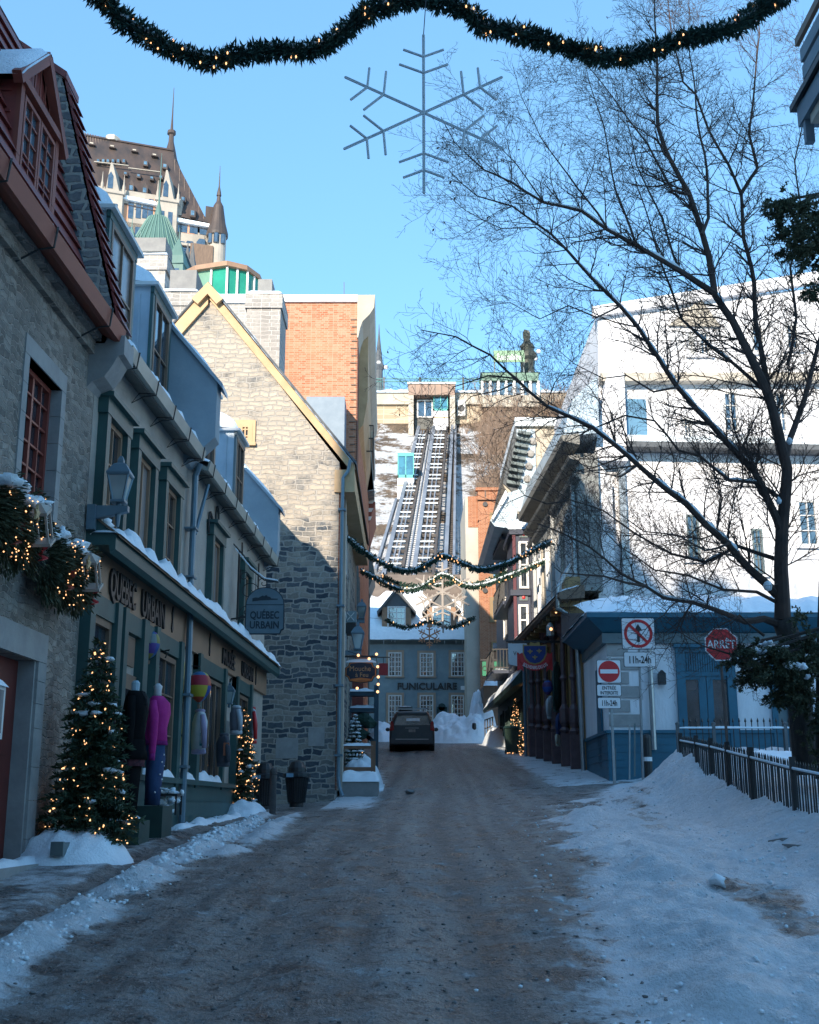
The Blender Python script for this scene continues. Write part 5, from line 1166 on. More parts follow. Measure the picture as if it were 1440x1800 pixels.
for s in (36.2, 38.3, 40.4, 42.5): window(S2, s, s+1.0, 8.4, 10.6, k4, WOODW, 2, 2, .1, .0, .08, GLB, .04, casing=CREAM, cw=.14)
for s in (35.7, 39.8, 44.2): MB().fb(S2, s-.06, s+.06, 7.9, 11.3, .0, .12).build('downpipe', STEEL, k4)
# ---------------------------------------------------------------- ornate navy and oxblood house
S3 = Street(4.72, 45.2, -.022, -1)
k5 = thing('bay_house', 'ornate navy and oxblood house with white framed bay windows and iron balconies', 'house', (5, 50, 4))
MB().fb(S3, 45.4, 60, 7.0, 13.6, .0, -5).build('wall', NAVY, k5)
BY0 = 46.0; bf = Front(BY0); bx0 = PY(903,1000,BY0).x; bx1 = PY(937,1000,BY0).x
MB().box(bx0, bx1+.6, BY0, BY0+3.0, 7.0, PY(905,935,BY0).z).build('bay', NAVY, k5)
for t_, b_ in ((952,1035),(1063,1118)):
    A, B = PY(911,t_,BY0), PY(930,b_,BY0); window(bf, A.x, B.x, B.z, A.z, k5, WOODW, 1, 2, .09, .0, .08, TAND and GL, .06, name='bay_window')
    A2 = PY(913, t_-18, BY0); B2_ = PY(928, t_-7, BY0); pn = MB().fb(bf, A2.x, B2_.x, B2_.z, A2.z, .0, .04).build('painted_panel', GREYT, k5)
    cx_ = (A2.x+B2_.x)/2; cz_ = (A2.z+B2_.z)/2; MB().blob((cx_, BY0-.05, cz_), (.07,.03,.07), 3, 0, 8).build('rosette', SIGNR, pn)
for z in (PY(905,935,BY0).z, PY(905,1042,BY0).z): MB().box(bx0-.15, bx1+.7, BY0-.12, BY0+3, z-.12, z+.1).build('bay_cornice', NAVY, k5)
for x in (bx0+.03, bx1-.02): MB().box(x-.06, x+.06, BY0-.06, BY0, 7.0, PY(905,940,BY0).z).build('corner_strip', plain('oxblood_trim', (.11,.02,.035)) if 'oxblood_trim' not in MT else MT['oxblood_trim'], k5)
MB().strip((bx0-.2,BY0-.15,PY(905,935,BY0).z+.1), (bx1+.7,BY0-.15,PY(905,935,BY0).z+.1), (0,1.6,.5), .3, 14, 6, 2, .3).build('bay_snow', SNOW, k5, smooth=True, recalc=False)
def balcony(Y0, Y1, zf, parent, proj=.75, F=S3):
    b = MB().fb(F, Y0, Y1, zf-.14, zf, .0, proj).build('balcony_floor', NAVY, parent)
    r = MB(); n = int((Y1-Y0)/.22)
    for i in range(n+1): s = Y0+(Y1-Y0)*i/n; r.bar(F.P(s,zf,proj-.04), F.P(s,zf+.95,proj-.04), .03)
    for i in range(5): o_ = proj*(i+.5)/5; r.bar(F.P(Y0+.03,zf,o_), F.P(Y0+.03,zf+.95,o_), .03)
    for z in (zf+.95, zf+.12): r.bar(F.P(Y0,z,proj-.04), F.P(Y1,z,proj-.04), .05); r.bar(F.P(Y0+.03,z,0), F.P(Y0+.03,z,proj), .05)
    r.build('railing', BLACK, b); MB().strip(F.P(Y0,zf+.01,.02), F.P(Y1,zf+.01,.02), (-proj+.06,0,0), .13, 10, 4, Y0).build('snow', SNOW, b, smooth=True, recalc=False)
balcony(49.2, 53.5, PY(890,1062,50).z, k5); balcony(49.2, 53.5, PY(890,950,50).z, k5); balcony(54.5, 58, PY(885,1180,55).z, k5)
for s, z in ((49.6,9.2),(52,9.2),(49.6,12.2),(52,12.2),(55,9.2),(55,12)): window(S3, s, s+1.0, z, z+1.9, k5, WOODW, 1, 2, .09, .0, .06, GLB, .05)
# mansard house behind: dark bracketed roof, sunlit end wall
k6 = thing('mansard_house', 'house with dark bracketed mansard edge and pale sunlit end wall high above the street', 'house', (5.5, 56, 10))
Y6 = 52.0
tl, tr_, br_ = PY(905,745,Y6), PY(1000,755,Y6), PY(945,900,Y6)
S6 = Street(tl.x+.1, Y6, -.0, -1)
P_ = [PY(a, b_, Y6) for a, b_ in ((906,752),(896,795),(884,850),(890,862),(905,880))]
pts = [(p.x, p.z) for p in P_] + [(P_[-1].x, 10), (tr_.x+3, 10), (tr_.x+3, tl.z), (P_[0].x, P_[0].z)]
MB().yp(pts, Y6+.02, Y6+10).build('end_wall', CREAM, k6)
MB().box(PY(908,760,Y6).x, PY(940,760,Y6).x, Y6-.12, Y6, PY(910,900,Y6).z, tl.z-.3).build('slate_panel', METAL, k6)
MB().box(tl.x, tr_.x+3, Y6-.2, Y6+9, tl.z-.15, tl.z+.25).build('roof_snow', SNOW, k6)
q = MB().prism([(P_[0].x,Y6-.1,P_[0].z),(P_[1].x,Y6-.1,P_[1].z),(P_[2].x,Y6-.1,P_[2].z),(P_[3].x+.5,Y6-.1,P_[3].z-.3),(P_[0].x+.9,Y6-.1,P_[0].z-.5)], [(p[0],Y6+10,p[1]) for p in ((P_[0].x,P_[0].z),(P_[1].x,P_[1].z),(P_[2].x,P_[2].z),(P_[3].x+.5,P_[3].z-.3),(P_[0].x+.9,P_[0].z-.5))]).build('mansard', SLATE, k6)
for i in range(9):
    a = P_[2].lerp(P_[0], i/9); MB().bar(a+Vector((.15,-.25,.0)), a+Vector((.75,-.25,-.12)), .14, .3, (0,1,0)).build('bracket', GREYT, k6)
for i in range(4):
    a = P_[3].lerp(P_[0], .2+i*.2); MB().blob(a+Vector((.85,-.2,-.1)), (.18,.08,.18), i, .1, 8).build('scroll', ASHLAR, k6)
# lower stepped roofs
q = MB().yp([(PY(887,870,48).x,PY(887,868,48).z),(PY(862,915,48).x,PY(862,915,48).z),(PY(870,925,48).x,PY(870,925,48).z),(PY(905,930,48).x,PY(905,930,48).z),(PY(915,860,48).x,PY(915,860,48).z)], 48, 58).build('lower_roof', METAL, k6)
MB().yp([(PY(889,868,47.9).x,PY(889,862,47.9).z),(PY(864,912,47.9).x,PY(864,911,47.9).z),(PY(866,916,47.9).x,PY(866,916,47.9).z),(PY(893,872,47.9).x,PY(893,872,47.9).z)], 47.8, 58).build('lower_roof_snow', SNOW, k6)
k7 = thing('pale_gable', 'sunlit cream gabled building with grey mansard between bare branches', 'building', (9, 46, 10))
pts = [PY(a, b_, 46) for a, b_ in ((935,930),(935,905),(1000,800),(1032,640),(1100,640),(1100,930))]
MB().yp([(p.x, p.z) for p in pts], 46, 54).build('wall', CREAM, k7)
for (a, b_), (c_, d_) in (((925,915),(1003,795)),((940,930),(1030,800)),((958,935),(1034,830))): 
    p, r_ = PY(a, b_, 45.5), PY(c_, d_, 45.5); MB().bar(p, r_, .16, .3, (0,1,0)).build('raking_cornice', ASHLAR, k7)
for a0, a1, t_, b_ in ((975,992,850,880),(945,957,860,900),(1000,1012,830,870)): A, B = PY(a0,t_,45.4), PY(a1,b_,45.4); MB().box(A.x, B.x, 45.3, 45.9, B.z, A.z).build('dormer_cheek', METAL, k7)
# ---------------------------------------------------------------- dark green shop with lamps, sloped snowy roof
k8 = thing('green_shop', 'dark green boarded shop with a row of lit lanterns behind the wheelie bin', 'shop', (4.9, 52, 3.6))
MB().fb(S3, 45.3, 60, 3.0, 7.1, .0, -4).build('wall', DKGR, k8)
MB().fb(S3, 45.1, 46.2, 3.0, 7.2, .0, .3).build('corner_pier', GREYT, k8); MB().tube([S3.P(45.2,7.2,.4), S3.P(45.2,3.4,.4)], .06, 8).build('drain_pipe', GREYSL, k8)
q = MB(); q.sweep(S3, [(.0,6.4),(.7,6.1),(.75,6.25),(.0,7.2)], 46.3, 60); q.build('pent_roof', DKGR, k8)
MB().strip(S3.P(46.4,6.3,.75), S3.P(60,6.3,.75), (.7,0,.75), .15, 50, 4, 7, .6).build('roof_snow', SNOW, k8, smooth=True, recalc=False)
for s in (47,49.4,52,54.5,57): window(S3, s, s+1.5, 4.6, 6.0, k8, DKGR, 3, 2, .1, .0, .06, GL, .04)
lg = 'lit lanterns on the green shop'
for i, (a, b_) in enumerate(((936,1205),(926,1213),(918,1220),(909,1230))):
    Y = 46.6+i*1.9; p = PY(a, b_, Y); side = ('nearest and largest', 'second nearest', 'third nearest', 'farthest and smallest')[i]
    t = thing('wall_lantern', '%s glowing lantern of the row on the green shop' % side, 'lantern', p, lg)
    MB().box(p.x-.09, p.x+.09, Y-.09, Y+.09, p.z-.22, p.z+.16).build('glass', GLOWB, t)
    MB().lathe((p.x,Y,p.z+.16), [(.15,0),(.12,.03),(.03,.12)], 4, rot=.785).build('cap', BLACK, t); MB().bar((p.x,Y,p.z+.25), (S3.P(Y,0).x,Y,p.z+.32), .03).build('arm', BLACK, t)
# red brown building and green sign at the far right end
k9 = thing('brown_brick_building', 'orange brown brick building with ochre window casings behind the right row', 'building', (6, 78, 5.6))
B9 = Front(76.0); A, B = PY(840,860,76), PY(823,1300,76); zT = A.z
MB().fb(B9, A.x, A.x+7, 4.5, zT, 0, -8).build('wall', BRICK2, k9)
MB().fb(B9, B.x, A.x, 4.5, PY(823,872,76).z, -.3, -8).build('side_pier', CREAM, k9)
MB().fb(B9, PY(823,872,76).x, A.x+.02, PY(823,925,76).z, PY(823,872,76).z+.05, -.25, -8).build('pier_top', BRICK2, k9)
MB().fb(B9, A.x-.1, A.x+7.1, zT-.75, zT-.6, .0, .2).build('cornice', BRICK2, k9); MB().fb(B9, A.x-.15, A.x+7.1, zT-.1, zT+.1, -.3, .12).build('coping', BRICK2, k9)
for t_, b_ in ((904,940),(978,1020),(1053,1092)): A2, B2_ = PY(864,t_,76), PY(890,b_,76); window(B9, A2.x, B2_.x, B2_.z, A2.z, k9, OLIVE, 2, 1, .10, .0, .07, GLB, .1, casing=OLIVE, cw=.12)
A2, B2_ = PY(864,1128,76), PY(882,1145,76); window(B9, A2.x, B2_.x, B2_.z, A2.z, k9, OLIVE, 1, 1, .08, .0, .07, GLB, .1)
for b_ in (886, 961, 1038): p = PY(853,b_,75.9); MB().tube([(p.x,76,p.z),(p.x,75.88,p.z)], .16, 12).build('anchor_plate', BLACK, k9)
MB().tube([PY(853,862,75.9), PY(853,878,75.9)], .03, 5).build('rod', BLACK, k9)
A2, B2_ = PY(848,1163,60), PY(876,1188,60)
gs = thing('green_sign', 'bright green hanging shop sign under the brown brick wall', 'sign', (A2.x, 60, A2.z)); f_ = Front(60)
MB().fb(f_, A2.x, B2_.x, B2_.z, A2.z, .0, -.1).build('board', plain('sign_emerald', (.01,.20,.11)), gs)
text('CAFE', f_, (A2.x+B2_.x)/2, (A2.z+B2_.z)/2-.1, .36, .02, DKGR, gs, 1.0, .02)
MB().bar((A2.x-.1,60,A2.z+.08), (B2_.x+.5,60,A2.z+.08), .06).build('bracket', BLACK, gs)
dw = thing('brown_passage', 'low brown wooden passage wall beside the station snow heap', 'wall', (5, 70, 5.4))
A2, B2_ = PY(850,1205,68), PY(872,1300,68); MB().box(A2.x, B2_.x+1.2, 68, 74, 5.0, A2.z).build('boards', TAND, dw); MB().strip((A2.x,67.9,A2.z), (B2_.x+1,67.9,A2.z), (0,1,0), .3, 12, 4, 3).build('snow', SNOW, dw, smooth=True, recalc=False)
# ---------------------------------------------------------------- unseen block added behind the viewer, stepped to shade the street
k0 = thing('shade_block', 'unseen stepped grey block added behind the viewer to shade the street', 'building', (-10, -18, -1))
RB = Street(0, 0, 0, 1); 
MB().box(-27, -16.2, -26, -14, -4, 24.7).build('wall', STUCCO, k0)
MB().box(-16.2, -11, -26, -14, -4, 31).build('tower', STUCCO, k0); MB().box(-11, 4, -26, -14, -4, 27.4).build('wing', STUCCO, k0)
MB().yp([(-27.2,24.7),(-21,25.6),(-16.2,24.7)], -26, -19).build('roof', SLATE, k0); MB().box(-8.5, -7.0, -24, -15, 27.4, 28.7).build('chimney', CHIM, k0)
fb_ = Front(-14.0)
class Back:
    def P(f, s, z, o=0): return Vector((s, -14.0+o, z))
bk = Back()
k0b = thing('unseen_house', 'unseen low grey house added behind the viewer for the door glass to reflect', 'building', (20, -18, -1)); MB().box(4.2, 44, -26, -14.5, -4, 10).build('wall', STONE_L, k0b); MB().add([(4.2,-14.2,10),(44,-14.2,10),(44,-20,13.5),(4.2,-20,13.5),(44,-26,10),(4.2,-26,10)], [(0,1,2,3),(3,2,4,5),(0,3,5),(1,4,2)]).build('roof', SLATE, k0b)  # unseen house added to darken what the shop door glass reflects
for i in range(7):
    for j in range(4):
        s = -20+i*3.2; z = 1.6+j*5.2; window(bk, s, s+1.4, z, z+2.4, k0, WOODW, 2, 3, .09, .0, .07, GL, .04)
# ================================================================ BARE TREE
def px_poly(pts, Y0, Y1=None):
    n = len(pts); Y1 = Y0 if Y1 is None else Y1; return [PY(a, b_, Y0 + (Y1-Y0)*i/(n-1)) for i, (a, b_) in enumerate(pts)]
def resample(P, st):
    out = [P[0]]
    for a, b_ in zip(P, P[1:]):
        n = max(1, int((b_-a).length/st)); out += [a.lerp(b_, i/n) for i in range(1, n+1)]
    return out
t1 = thing('bare_tree', 'large leafless tree with snow on its limbs leaning over the street at right', 'tree', PY(1418,1352,18.7))
limbs = [
 ([(1420,1362),(1412,1290),(1402,1200),(1388,1120),(1376,1090)], 18.7, 18.7, .215, .17),
 ([(1376,1090),(1374,997),(1379,911),(1386,825),(1377,790),(1362,739),(1345,687),(1320,628),(1293,566),(1258,517),(1245,450),(1234,412),(1211,342),(1172,268),(1158,225),(1155,117),(1150,-20)], 18.7, 17.6, .17, .012),
 ([(1258,517),(1195,474),(1118,431),(1067,400),(1024,369),(958,358),(900,323),(850,300),(800,250),(775,205)], 18.0, 16.5, .075, .008),
 ([(1374,935),(1327,831),(1276,780),(1224,721),(1193,680),(1158,625),(1121,573),(1090,538),(1041,487),(997,439),(970,412),(900,362),(840,345),(790,300)], 18.6, 16.4, .095, .008),
 ([(1366,1045),(1317,997),(1282,955),(1241,924),(1207,886),(1155,845),(1121,818),(1079,783),(1040,752),(963,716),(927,687),(905,665),(887,650),(860,622),(800,590),(740,580)], 18.7, 15.5, .10, .008),
 ([(1373,800),(1350,700),(1331,564),(1324,498),(1308,420),(1302,342),(1281,288),(1246,229),(1223,167),(1199,144),(1180,60),(1170,-20)], 18.9, 18.5, .085, .01),
 ([(1302,342),(1332,295),(1316,233),(1328,136),(1335,60),(1330,-20)], 18.7, 19.2, .045, .008),
 ([(1382,800),(1389,773),(1413,704),(1434,625),(1450,560),(1470,470)], 18.8, 19.6, .08, .03),
 ([(1310,1093),(1275,1080),(1220,1059),(1165,1048),(1138,1031),(1093,1010),(1062,983),(1034,962),(972,930),(945,921)], 18.4, 16.0, .06, .01),
 ([(1376,1100),(1343,1090),(1310,1093)], 18.7, 18.4, .09, .06),
 ([(1138,1031),(1100,1022),(1060,1012),(1010,1010),(986,1010),(975,997)], 17.2, 15.8, .03, .008),
 ([(1378,880),(1330,850),(1280,845),(1230,800),(1190,790),(1150,740),(1100,730),(1040,755),(1000,728),(940,690)], 18.6, 17.3, .05, .008),
 ([(1234,412),(1246,381),(1242,323),(1238,272),(1225,190),(1215,100),(1210,0)], 17.7, 18.2, .04, .007),
 ([(1211,342),(1180,335),(1140,250),(1080,170),(1030,110),(985,85)], 17.6, 16.8, .035, .006),
 ([(1345,687),(1290,640),(1250,610),(1200,560),(1170,480),(1150,420),(1120,330),(1100,250)], 18.4, 19.0, .045, .007),
 ([(1372,985),(1300,960),(1240,990),(1180,975),(1120,940),(1060,900),(1000,880),(960,850)], 18.8, 19.6, .05, .007),
 ([(900,676),(880,690),(830,700),(790,735)], 16.1, 15.8, .02, .005),
 ([(1368,1060),(1330,1040),(1270,1035),(1210,1010),(1150,1005),(1090,960),(1040,905),(1020,860)], 18.7, 17.2, .04, .005),
 ([(1282,955),(1240,965),(1190,940),(1130,935),(1080,900),(1050,850)], 18.0, 16.8, .028, .004),
 ([(1121,818),(1090,840),(1040,830),(1000,800),(960,790)], 17.4, 16.4, .022, .004),
 ([(1193,680),(1150,690),(1100,660),(1060,665),(1010,640),(960,600)], 17.6, 16.8, .025, .004),
 ([(1090,538),(1050,560),(1000,540),(950,560),(900,530),(850,540)], 17.3, 16.2, .022, .004),
 ([(1000,880),(960,885),(920,870),(880,890),(840,870)], 16.9, 15.8, .016, .004),
 ([(1385,640),(1400,560),(1390,470),(1410,380),(1400,280),(1420,180),(1410,60)], 19.0, 19.6, .04, .006),
 ([(1376,1118),(1343,1125),(1320,1160),(1297,1157),(1240,1137),(1193,1107),(1160,1080)], 18.2, 17.2, .035, .006),
 ([(1343,1117),(1300,1080),(1262,1100),(1225,1120)], 18.2, 17.4, .03, .005),
 ([(1067,400),(1010,330),(950,240),(915,165),(900,110)], 17.3, 16.9, .026, .004),
 ([(958,358),(905,285),(850,225),(800,195)], 16.9, 16.2, .018, .004),
 ([(1118,431),(1085,335),(1062,225),(1030,120),(1020,50)], 17.6, 17.9, .03, .004),
 ([(1195,474),(1165,380),(1120,290),(1100,190),(1090,90)], 17.9, 18.5, .03, .004),
 ([(997,439),(940,400),(880,400),(820,370),(770,330)], 16.9, 16.2, .02, .004),
 ([(905,665),(860,662),(800,680),(740,770)], 16.1, 15.6, .018, .004),
]
trunk = MB(); crown = MB(); snowb = MB(); twl = MB(); rng = random.Random(21); CNT = [0]
def wob(P, amp, seed):
    return [p + Vector((noise.noise(p*.9+Vector((seed,0,0))), noise.noise(p*.9+Vector((0,seed,0))), noise.noise(p*.9+Vector((0,0,seed)))))*amp*(0 if i in (0, len(P)-1) else 1) for i, p in enumerate(P)]
def twig(p, d, L, r, lev):
    n = 4 if lev > 1 else 6; pts = [p]; cur = Vector(p); d = Vector(d).normalized(); st = L/n
    for i in range(n):
        d = (d + Vector((rng.gauss(0,.16), rng.gauss(0,.16), rng.gauss(.03,.15)))).normalized(); cur = cur + d*st; pts.append(cur.copy())
    crown.tube(pts, [max(.0023, r*(1-.75*i/n)) for i in range(n+1)], 4 if lev < 2 else 3, cap=False); CNT[0] += 1
    if lev < 3:
        m_ = max(3, int(L/(.10 if lev == 1 else .095)))
        for i in range(m_):
            t = (i+.6)/m_; k_ = min(n-1, int(t*n)); q_ = pts[k_].lerp(pts[k_+1], t*n-k_); dd = (pts[k_+1]-pts[k_]).normalized()
            s_ = rng.choice((-1,1)); perp = dd.cross(Vector((0,1,0)) if rng.random() < .6 else Vector((rng.random()-.5, rng.random()-.5, rng.random()-.5))); 
            if perp.length < .1: continue
            perp.normalize(); nd = dd*rng.uniform(.5,1.0) + perp*s_*rng.uniform(.5,1.0) + Vector((0,0,.12)); twig(q_, nd, L*rng.uniform(.28,.55)*(1.15-.6*t), r*.5, lev+1)
    elif rng.random() < .02:
        c = pts[-1]; a = Vector((rng.gauss(0,1),rng.gauss(0,1),rng.gauss(-1,.5))).normalized()*rng.uniform(.04,.07); b_ = a.orthogonal().normalized()*.018
        twl.add([c, c+a*.5+b_, c+a, c+a*.5-b_], [(0,1,2,3)])
for li, (pp, Y0, Y1, r0, r1) in enumerate(limbs):
    P0 = px_poly(pp, Y0, Y1); P_ = resample(P0, .25); P_ = wob(P_, .05 if li > 0 else .0, li*3.3); n = len(P_)
    kk = 1 if li == 0 else .78; rad = [kk*(r0 + (r1-r0)*(i/(n-1))**.7) for i in range(n)]
    (trunk if li == 0 else crown).tube(P_, rad, 10 if r0 > .1 else 7)
    if li == 0: continue
    Ltot = n*.25
    for i in range(2, n-1):
        d = (P_[i+1]-P_[i-1]).normalized(); r = rad[i]
        for _ in range(3 if r < .07 else 2):
            if rng.random() < (.95 if r < .1 else .6):
                s_ = rng.choice((-1,1)); perp = d.cross(Vector((0,1,0))).normalized()*s_ + Vector((0, rng.gauss(0,.55), 0))
                nd = d*rng.uniform(.35,1.0) + perp*rng.uniform(.45,1.0) + Vector((0,0,.15)); L_ = rng.uniform(.45,1.5)*(1.25 if r > .05 else .85)
                twig(P_[i], nd, L_, min(r*.45, .016), 1)
        # snow lying on flatter limbs
        if r > .025 and abs(d.z) < .86 and P_[i].z < 11.5 and noise.noise(P_[i]*1.7+Vector((li*5.,0,0))) > -.32:
            a = P_[i]+Vector((0,-r*.25,r*.8)); b_ = P_[i+1]+Vector((0,-r*.25,rad[i+1]*.8)); snowb.tube([a, (a+b_)/2+Vector((0,0,r*.25)), b_], [r*.5, r*.85, r*.5], 6)
trunk.build('trunk', BARK, t1, smooth=True, recalc=False); cr = crown.build('crown', TWIG, t1, smooth=False, recalc=False)
for j, (a, b_, s_) in enumerate(((1350,1030,.07),(1369,880,.05),(1388,775,.05),(1330,605,.04))):
    if s_: snowb.blob(PY(a, b_, 18.5), (s_, s_, s_*1.2), j, .3, 8)
snowb.build('limb_snow', SNOW, t1, smooth=True, recalc=False)['kind'] = 'stuff'; twl.build('dead_leaves', mat('dead_leaf', (.14,.075,.05), (.09,.05,.035), .8), t1, recalc=False)
print('twigs', CNT[0])
# ---------------------------------------------------------------- evergreen at the right edge
t2 = thing('yew_tree', 'dark evergreen at the right edge with snow lying on its boughs', 'tree', PY(1446,1350,17.9))
trn = MB(); P_ = px_poly([(1452,1370),(1450,1250),(1452,1100),(1456,900),(1460,650),(1464,450),(1468,300)], 18.0); trn.tube(P_, [.15,.14,.13,.11,.09,.06,.04], 8); trn.build('trunk', BARK, t2, smooth=True, recalc=False)
nd = MB()
def spray(c, rad, n, L=.10, w_=.006):
    """a bough: feathery twiglets fanning out, each lined with short needles"""
    c = Vector(c)
    for _ in range(max(2, n//34)):
        d = Vector((rng.gauss(-.25,1), rng.gauss(0,.7), rng.gauss(-.1,.55))).normalized(); ln = rng.uniform(.5,1.25); p = c + Vector((rng.gauss(0,.25)*rad[0], rng.gauss(0,.3)*rad[1], rng.gauss(0,.3)*rad[2])); k = 9
        for i in range(k):
            d = (d+Vector((rng.gauss(0,.1), rng.gauss(0,.1), -.04))).normalized(); q0 = p + Vector((d.x*rad[0], d.y*rad[1], d.z*rad[2]))*ln*i/k*1.5
            for _ in range(4):
                e = (d*.8+Vector((rng.gauss(0,.6), rng.gauss(0,.6), rng.gauss(0,.6)))).normalized()*L*rng.uniform(.45,1.0)*(1-.45*i/k); s_ = e.orthogonal().normalized()*w_; q_ = Matrix.Rotation(rng.random()*6.28, 3, e.normalized()) @ s_
                nd.add([q0-q_, q0+e*.5-q_*2.0, q0+e, q0+e*.5+q_*2.0], [(0,1,2,3)])
bl = MB(); ys = MB(); SPL = .07
for (a, b_, rx, rz, n) in ((1372,372,.25,.18,500),(1395,400,.34,.28,900),(1425,385,.35,.35,1000),(1410,450,.26,.22,600),(1440,440,.3,.35,800),(1445,500,.25,.22,500),(1400,360,.24,.14,400),(1360,358,.12,.10,150),
    (1330,1150,.28,.16,700),(1352,1185,.36,.24,1300),(1385,1165,.36,.3,1300),(1420,1190,.34,.34,1200),(1395,1215,.26,.2,700),(1430,1130,.3,.3,800),(1440,1260,.2,.3,600),(1330,1190,.2,.14,400),(1312,1142,.16,.10,300),(1318,1168,.16,.12,300),(1446,1320,.12,.25,300)):
    c = PY(a, b_, 17.6 + rng.uniform(-.3,.3)); k_ = 7
    for j in range(k_): 
        cc = c + Vector((rng.gauss(0,rx*.55), rng.gauss(0,.25), rng.gauss(0,rz*.5))); spray(cc, (rx*.45, .22, rz*.42), int(n/k_*3.2))
    MB().tube([PY(1454,b_-20 if b_ < 700 else b_-40,18.0), c+Vector((0,0,.03))], [.035,.012], 5).build('bough', BARK, t2)
nd.build('crown', NEEDD, t2, recalc=False)
for j, (a, b_, rx, rz) in enumerate(((1398,1172,.17,.05),(1330,1145,.12,.04),(1345,1132,.09,.03),(1375,1137,.05,.02),(1422,1190,.04,.03))):
    for k in range(7): ys.blob(PY(a, b_, 17.2)+Vector((rng.uniform(-1,1)*rx, rng.uniform(-.1,.1), rng.uniform(-.4,.6)*rz+rng.uniform(-.3,.3)*rx*.3)), (rx*rng.uniform(.25,.45),.08,rz*rng.uniform(.6,1.1)), j*9+k, .4, 10)
ys.build('bough_snow', SNOW, t2, smooth=True, recalc=False)['kind'] = 'stuff'
# ---------------------------------------------------------------- bushes on the cliff (too many stems to count)
bs = MB(); rng2 = random.Random(3)
def bush(c, h, n, r=.03):
    for _ in range(n):
        a = rng2.uniform(0, 6.28); sp = rng2.uniform(.1,.7); d = Vector((math.cos(a)*sp, math.sin(a)*sp*.6, 1)).normalized(); p = Vector(c); pts = [p]
        for i in range(5): d = (d+Vector((rng2.gauss(0,.16),rng2.gauss(0,.1),rng2.gauss(0,.05)))).normalized(); p = p+d*h*.2; pts.append(p)
        bs.tube(pts, [r*(1-.16*i) for i in range(6)], 3, cap=False)
        for i in (1,2,3,4):
            for s_ in (-1,1):
                e = (d+Vector((s_*rng2.uniform(.4,1),rng2.gauss(0,.3),rng2.uniform(0,.5)))).normalized()*h*rng2.uniform(.15,.35); bs.tube([pts[i], pts[i]+e*.5, pts[i]+e+Vector((0,0,e.length*.2))], [r*.5,r*.35,r*.15], 3, cap=False)
for i in range(260):
    y = rng2.uniform(100, 131); x = rng2.choice((rng2.uniform(6.5, 26), rng2.uniform(6.5, 14), rng2.uniform(-12,-3.5)))
    if y > 122 or x > 5: bush((x, y, cliffz(x, y)-.2), rng2.uniform(1.8, 4.5), 4, .045)
for i in range(60): x = rng2.uniform(8, 22); bush((x, 131.2, 44.5+rng2.uniform(-1,1)), rng2.uniform(2,5), 3, .05)
o = bs.build('cliff_shrubs', mat('dry_shrub', (.28,.20,.15), (.20,.14,.10), .9), recalc=False); o['kind'] = 'stuff'
# ================================================================ GARLANDS AND SNOWFLAKES
rg = random.Random(77)
def catmull(P, n=8):
    out = []
    for i in range(len(P)-1):
        p0, p1, p2, p3 = P[max(i-1,0)], P[i], P[i+1], P[min(i+2, len(P)-1)]
        for k in range(n):
            t = k/n; out.append(.5*((2*p1)+(-p0+p2)*t+(2*p0-5*p1+4*p2-p3)*t*t+(-p0+3*p1-3*p2+p3)*t*t*t))
    return out + [P[-1]]
def garland(pp, Y, rad, dens, label, blade=.07, bulbs=60, snow=.6, wires=None, bw=.006, Y1=None, bulbr=.011, grp='fir garlands strung across the street'):
    P_ = catmull(px_poly(pp, Y, Y1), 8); L_ = sum((b_-a).length for a, b_ in zip(P_, P_[1:]))
    t = thing('garland', label, 'garland', P_[0], grp)
    m_ = MB(); s_ = MB(); b_l = MB(); m_.tube(P_, rad*.45, 6)
    for a, b_ in zip(P_, P_[1:]):
        ln = (b_-a).length; d = (b_-a).normalized()
        u = d.cross(Vector((0,1,0))).normalized(); v = d.cross(u)
        for _ in range(max(1, int(ln*dens))):
            p = a.lerp(b_, rg.random()); an = rg.random()*6.283; rr = rad*rg.uniform(.2,1.0)*(1+.8*noise.noise(p*(.55/rad)))
            o_ = u*math.cos(an)+v*math.sin(an); q_ = p+o_*rr*.6; e = (o_ + d*rg.gauss(0,.7) + Vector((0,0,-.15))).normalized()*blade*rg.uniform(.5,1.5); w_ = e.orthogonal().normalized()*bw
            w_ = Matrix.Rotation(rg.random()*3, 3, e.normalized()) @ w_
            m_.add([q_-w_, q_+e*.6-w_*1.8, q_+e, q_+e*.6+w_*1.8], [(0,1,2,3)])
        if noise.noise(a*2.3+Vector((Y,0,0))) > .35-snow:
            up = Vector((0,0,rad*.55)); s_.blob((a+b_)/2+up, (ln*.8, rad*.8, rad*.45), rg.random()*60, .35, 8)
    for _ in range(bulbs):
        k_ = rg.randrange(len(P_)-1); p = P_[k_].lerp(P_[k_+1], rg.random()); an = rg.random()*6.28
        o_ = Vector((0, -abs(math.cos(an)), math.sin(an)))*rad*rg.uniform(.8,1.25); b_l.lathe(p+o_, [(bulbr*.4,-bulbr*1.6),(bulbr,-bulbr*.4),(bulbr*.8,bulbr),(bulbr*.2,bulbr*1.9)], 5)
    m_.build('foliage', NEEDB, t, recalc=False); s_.build('snow', SNOW, t, smooth=True, recalc=False)['kind'] = 'stuff'
    if bulbs: b_l.build('string_lights', BULB, t, recalc=False)['kind'] = 'stuff'
    if wires:
        for a, b_ in wires: MB().tube([a, b_], .008, 4).build('wire', BLACK, t)
    return t
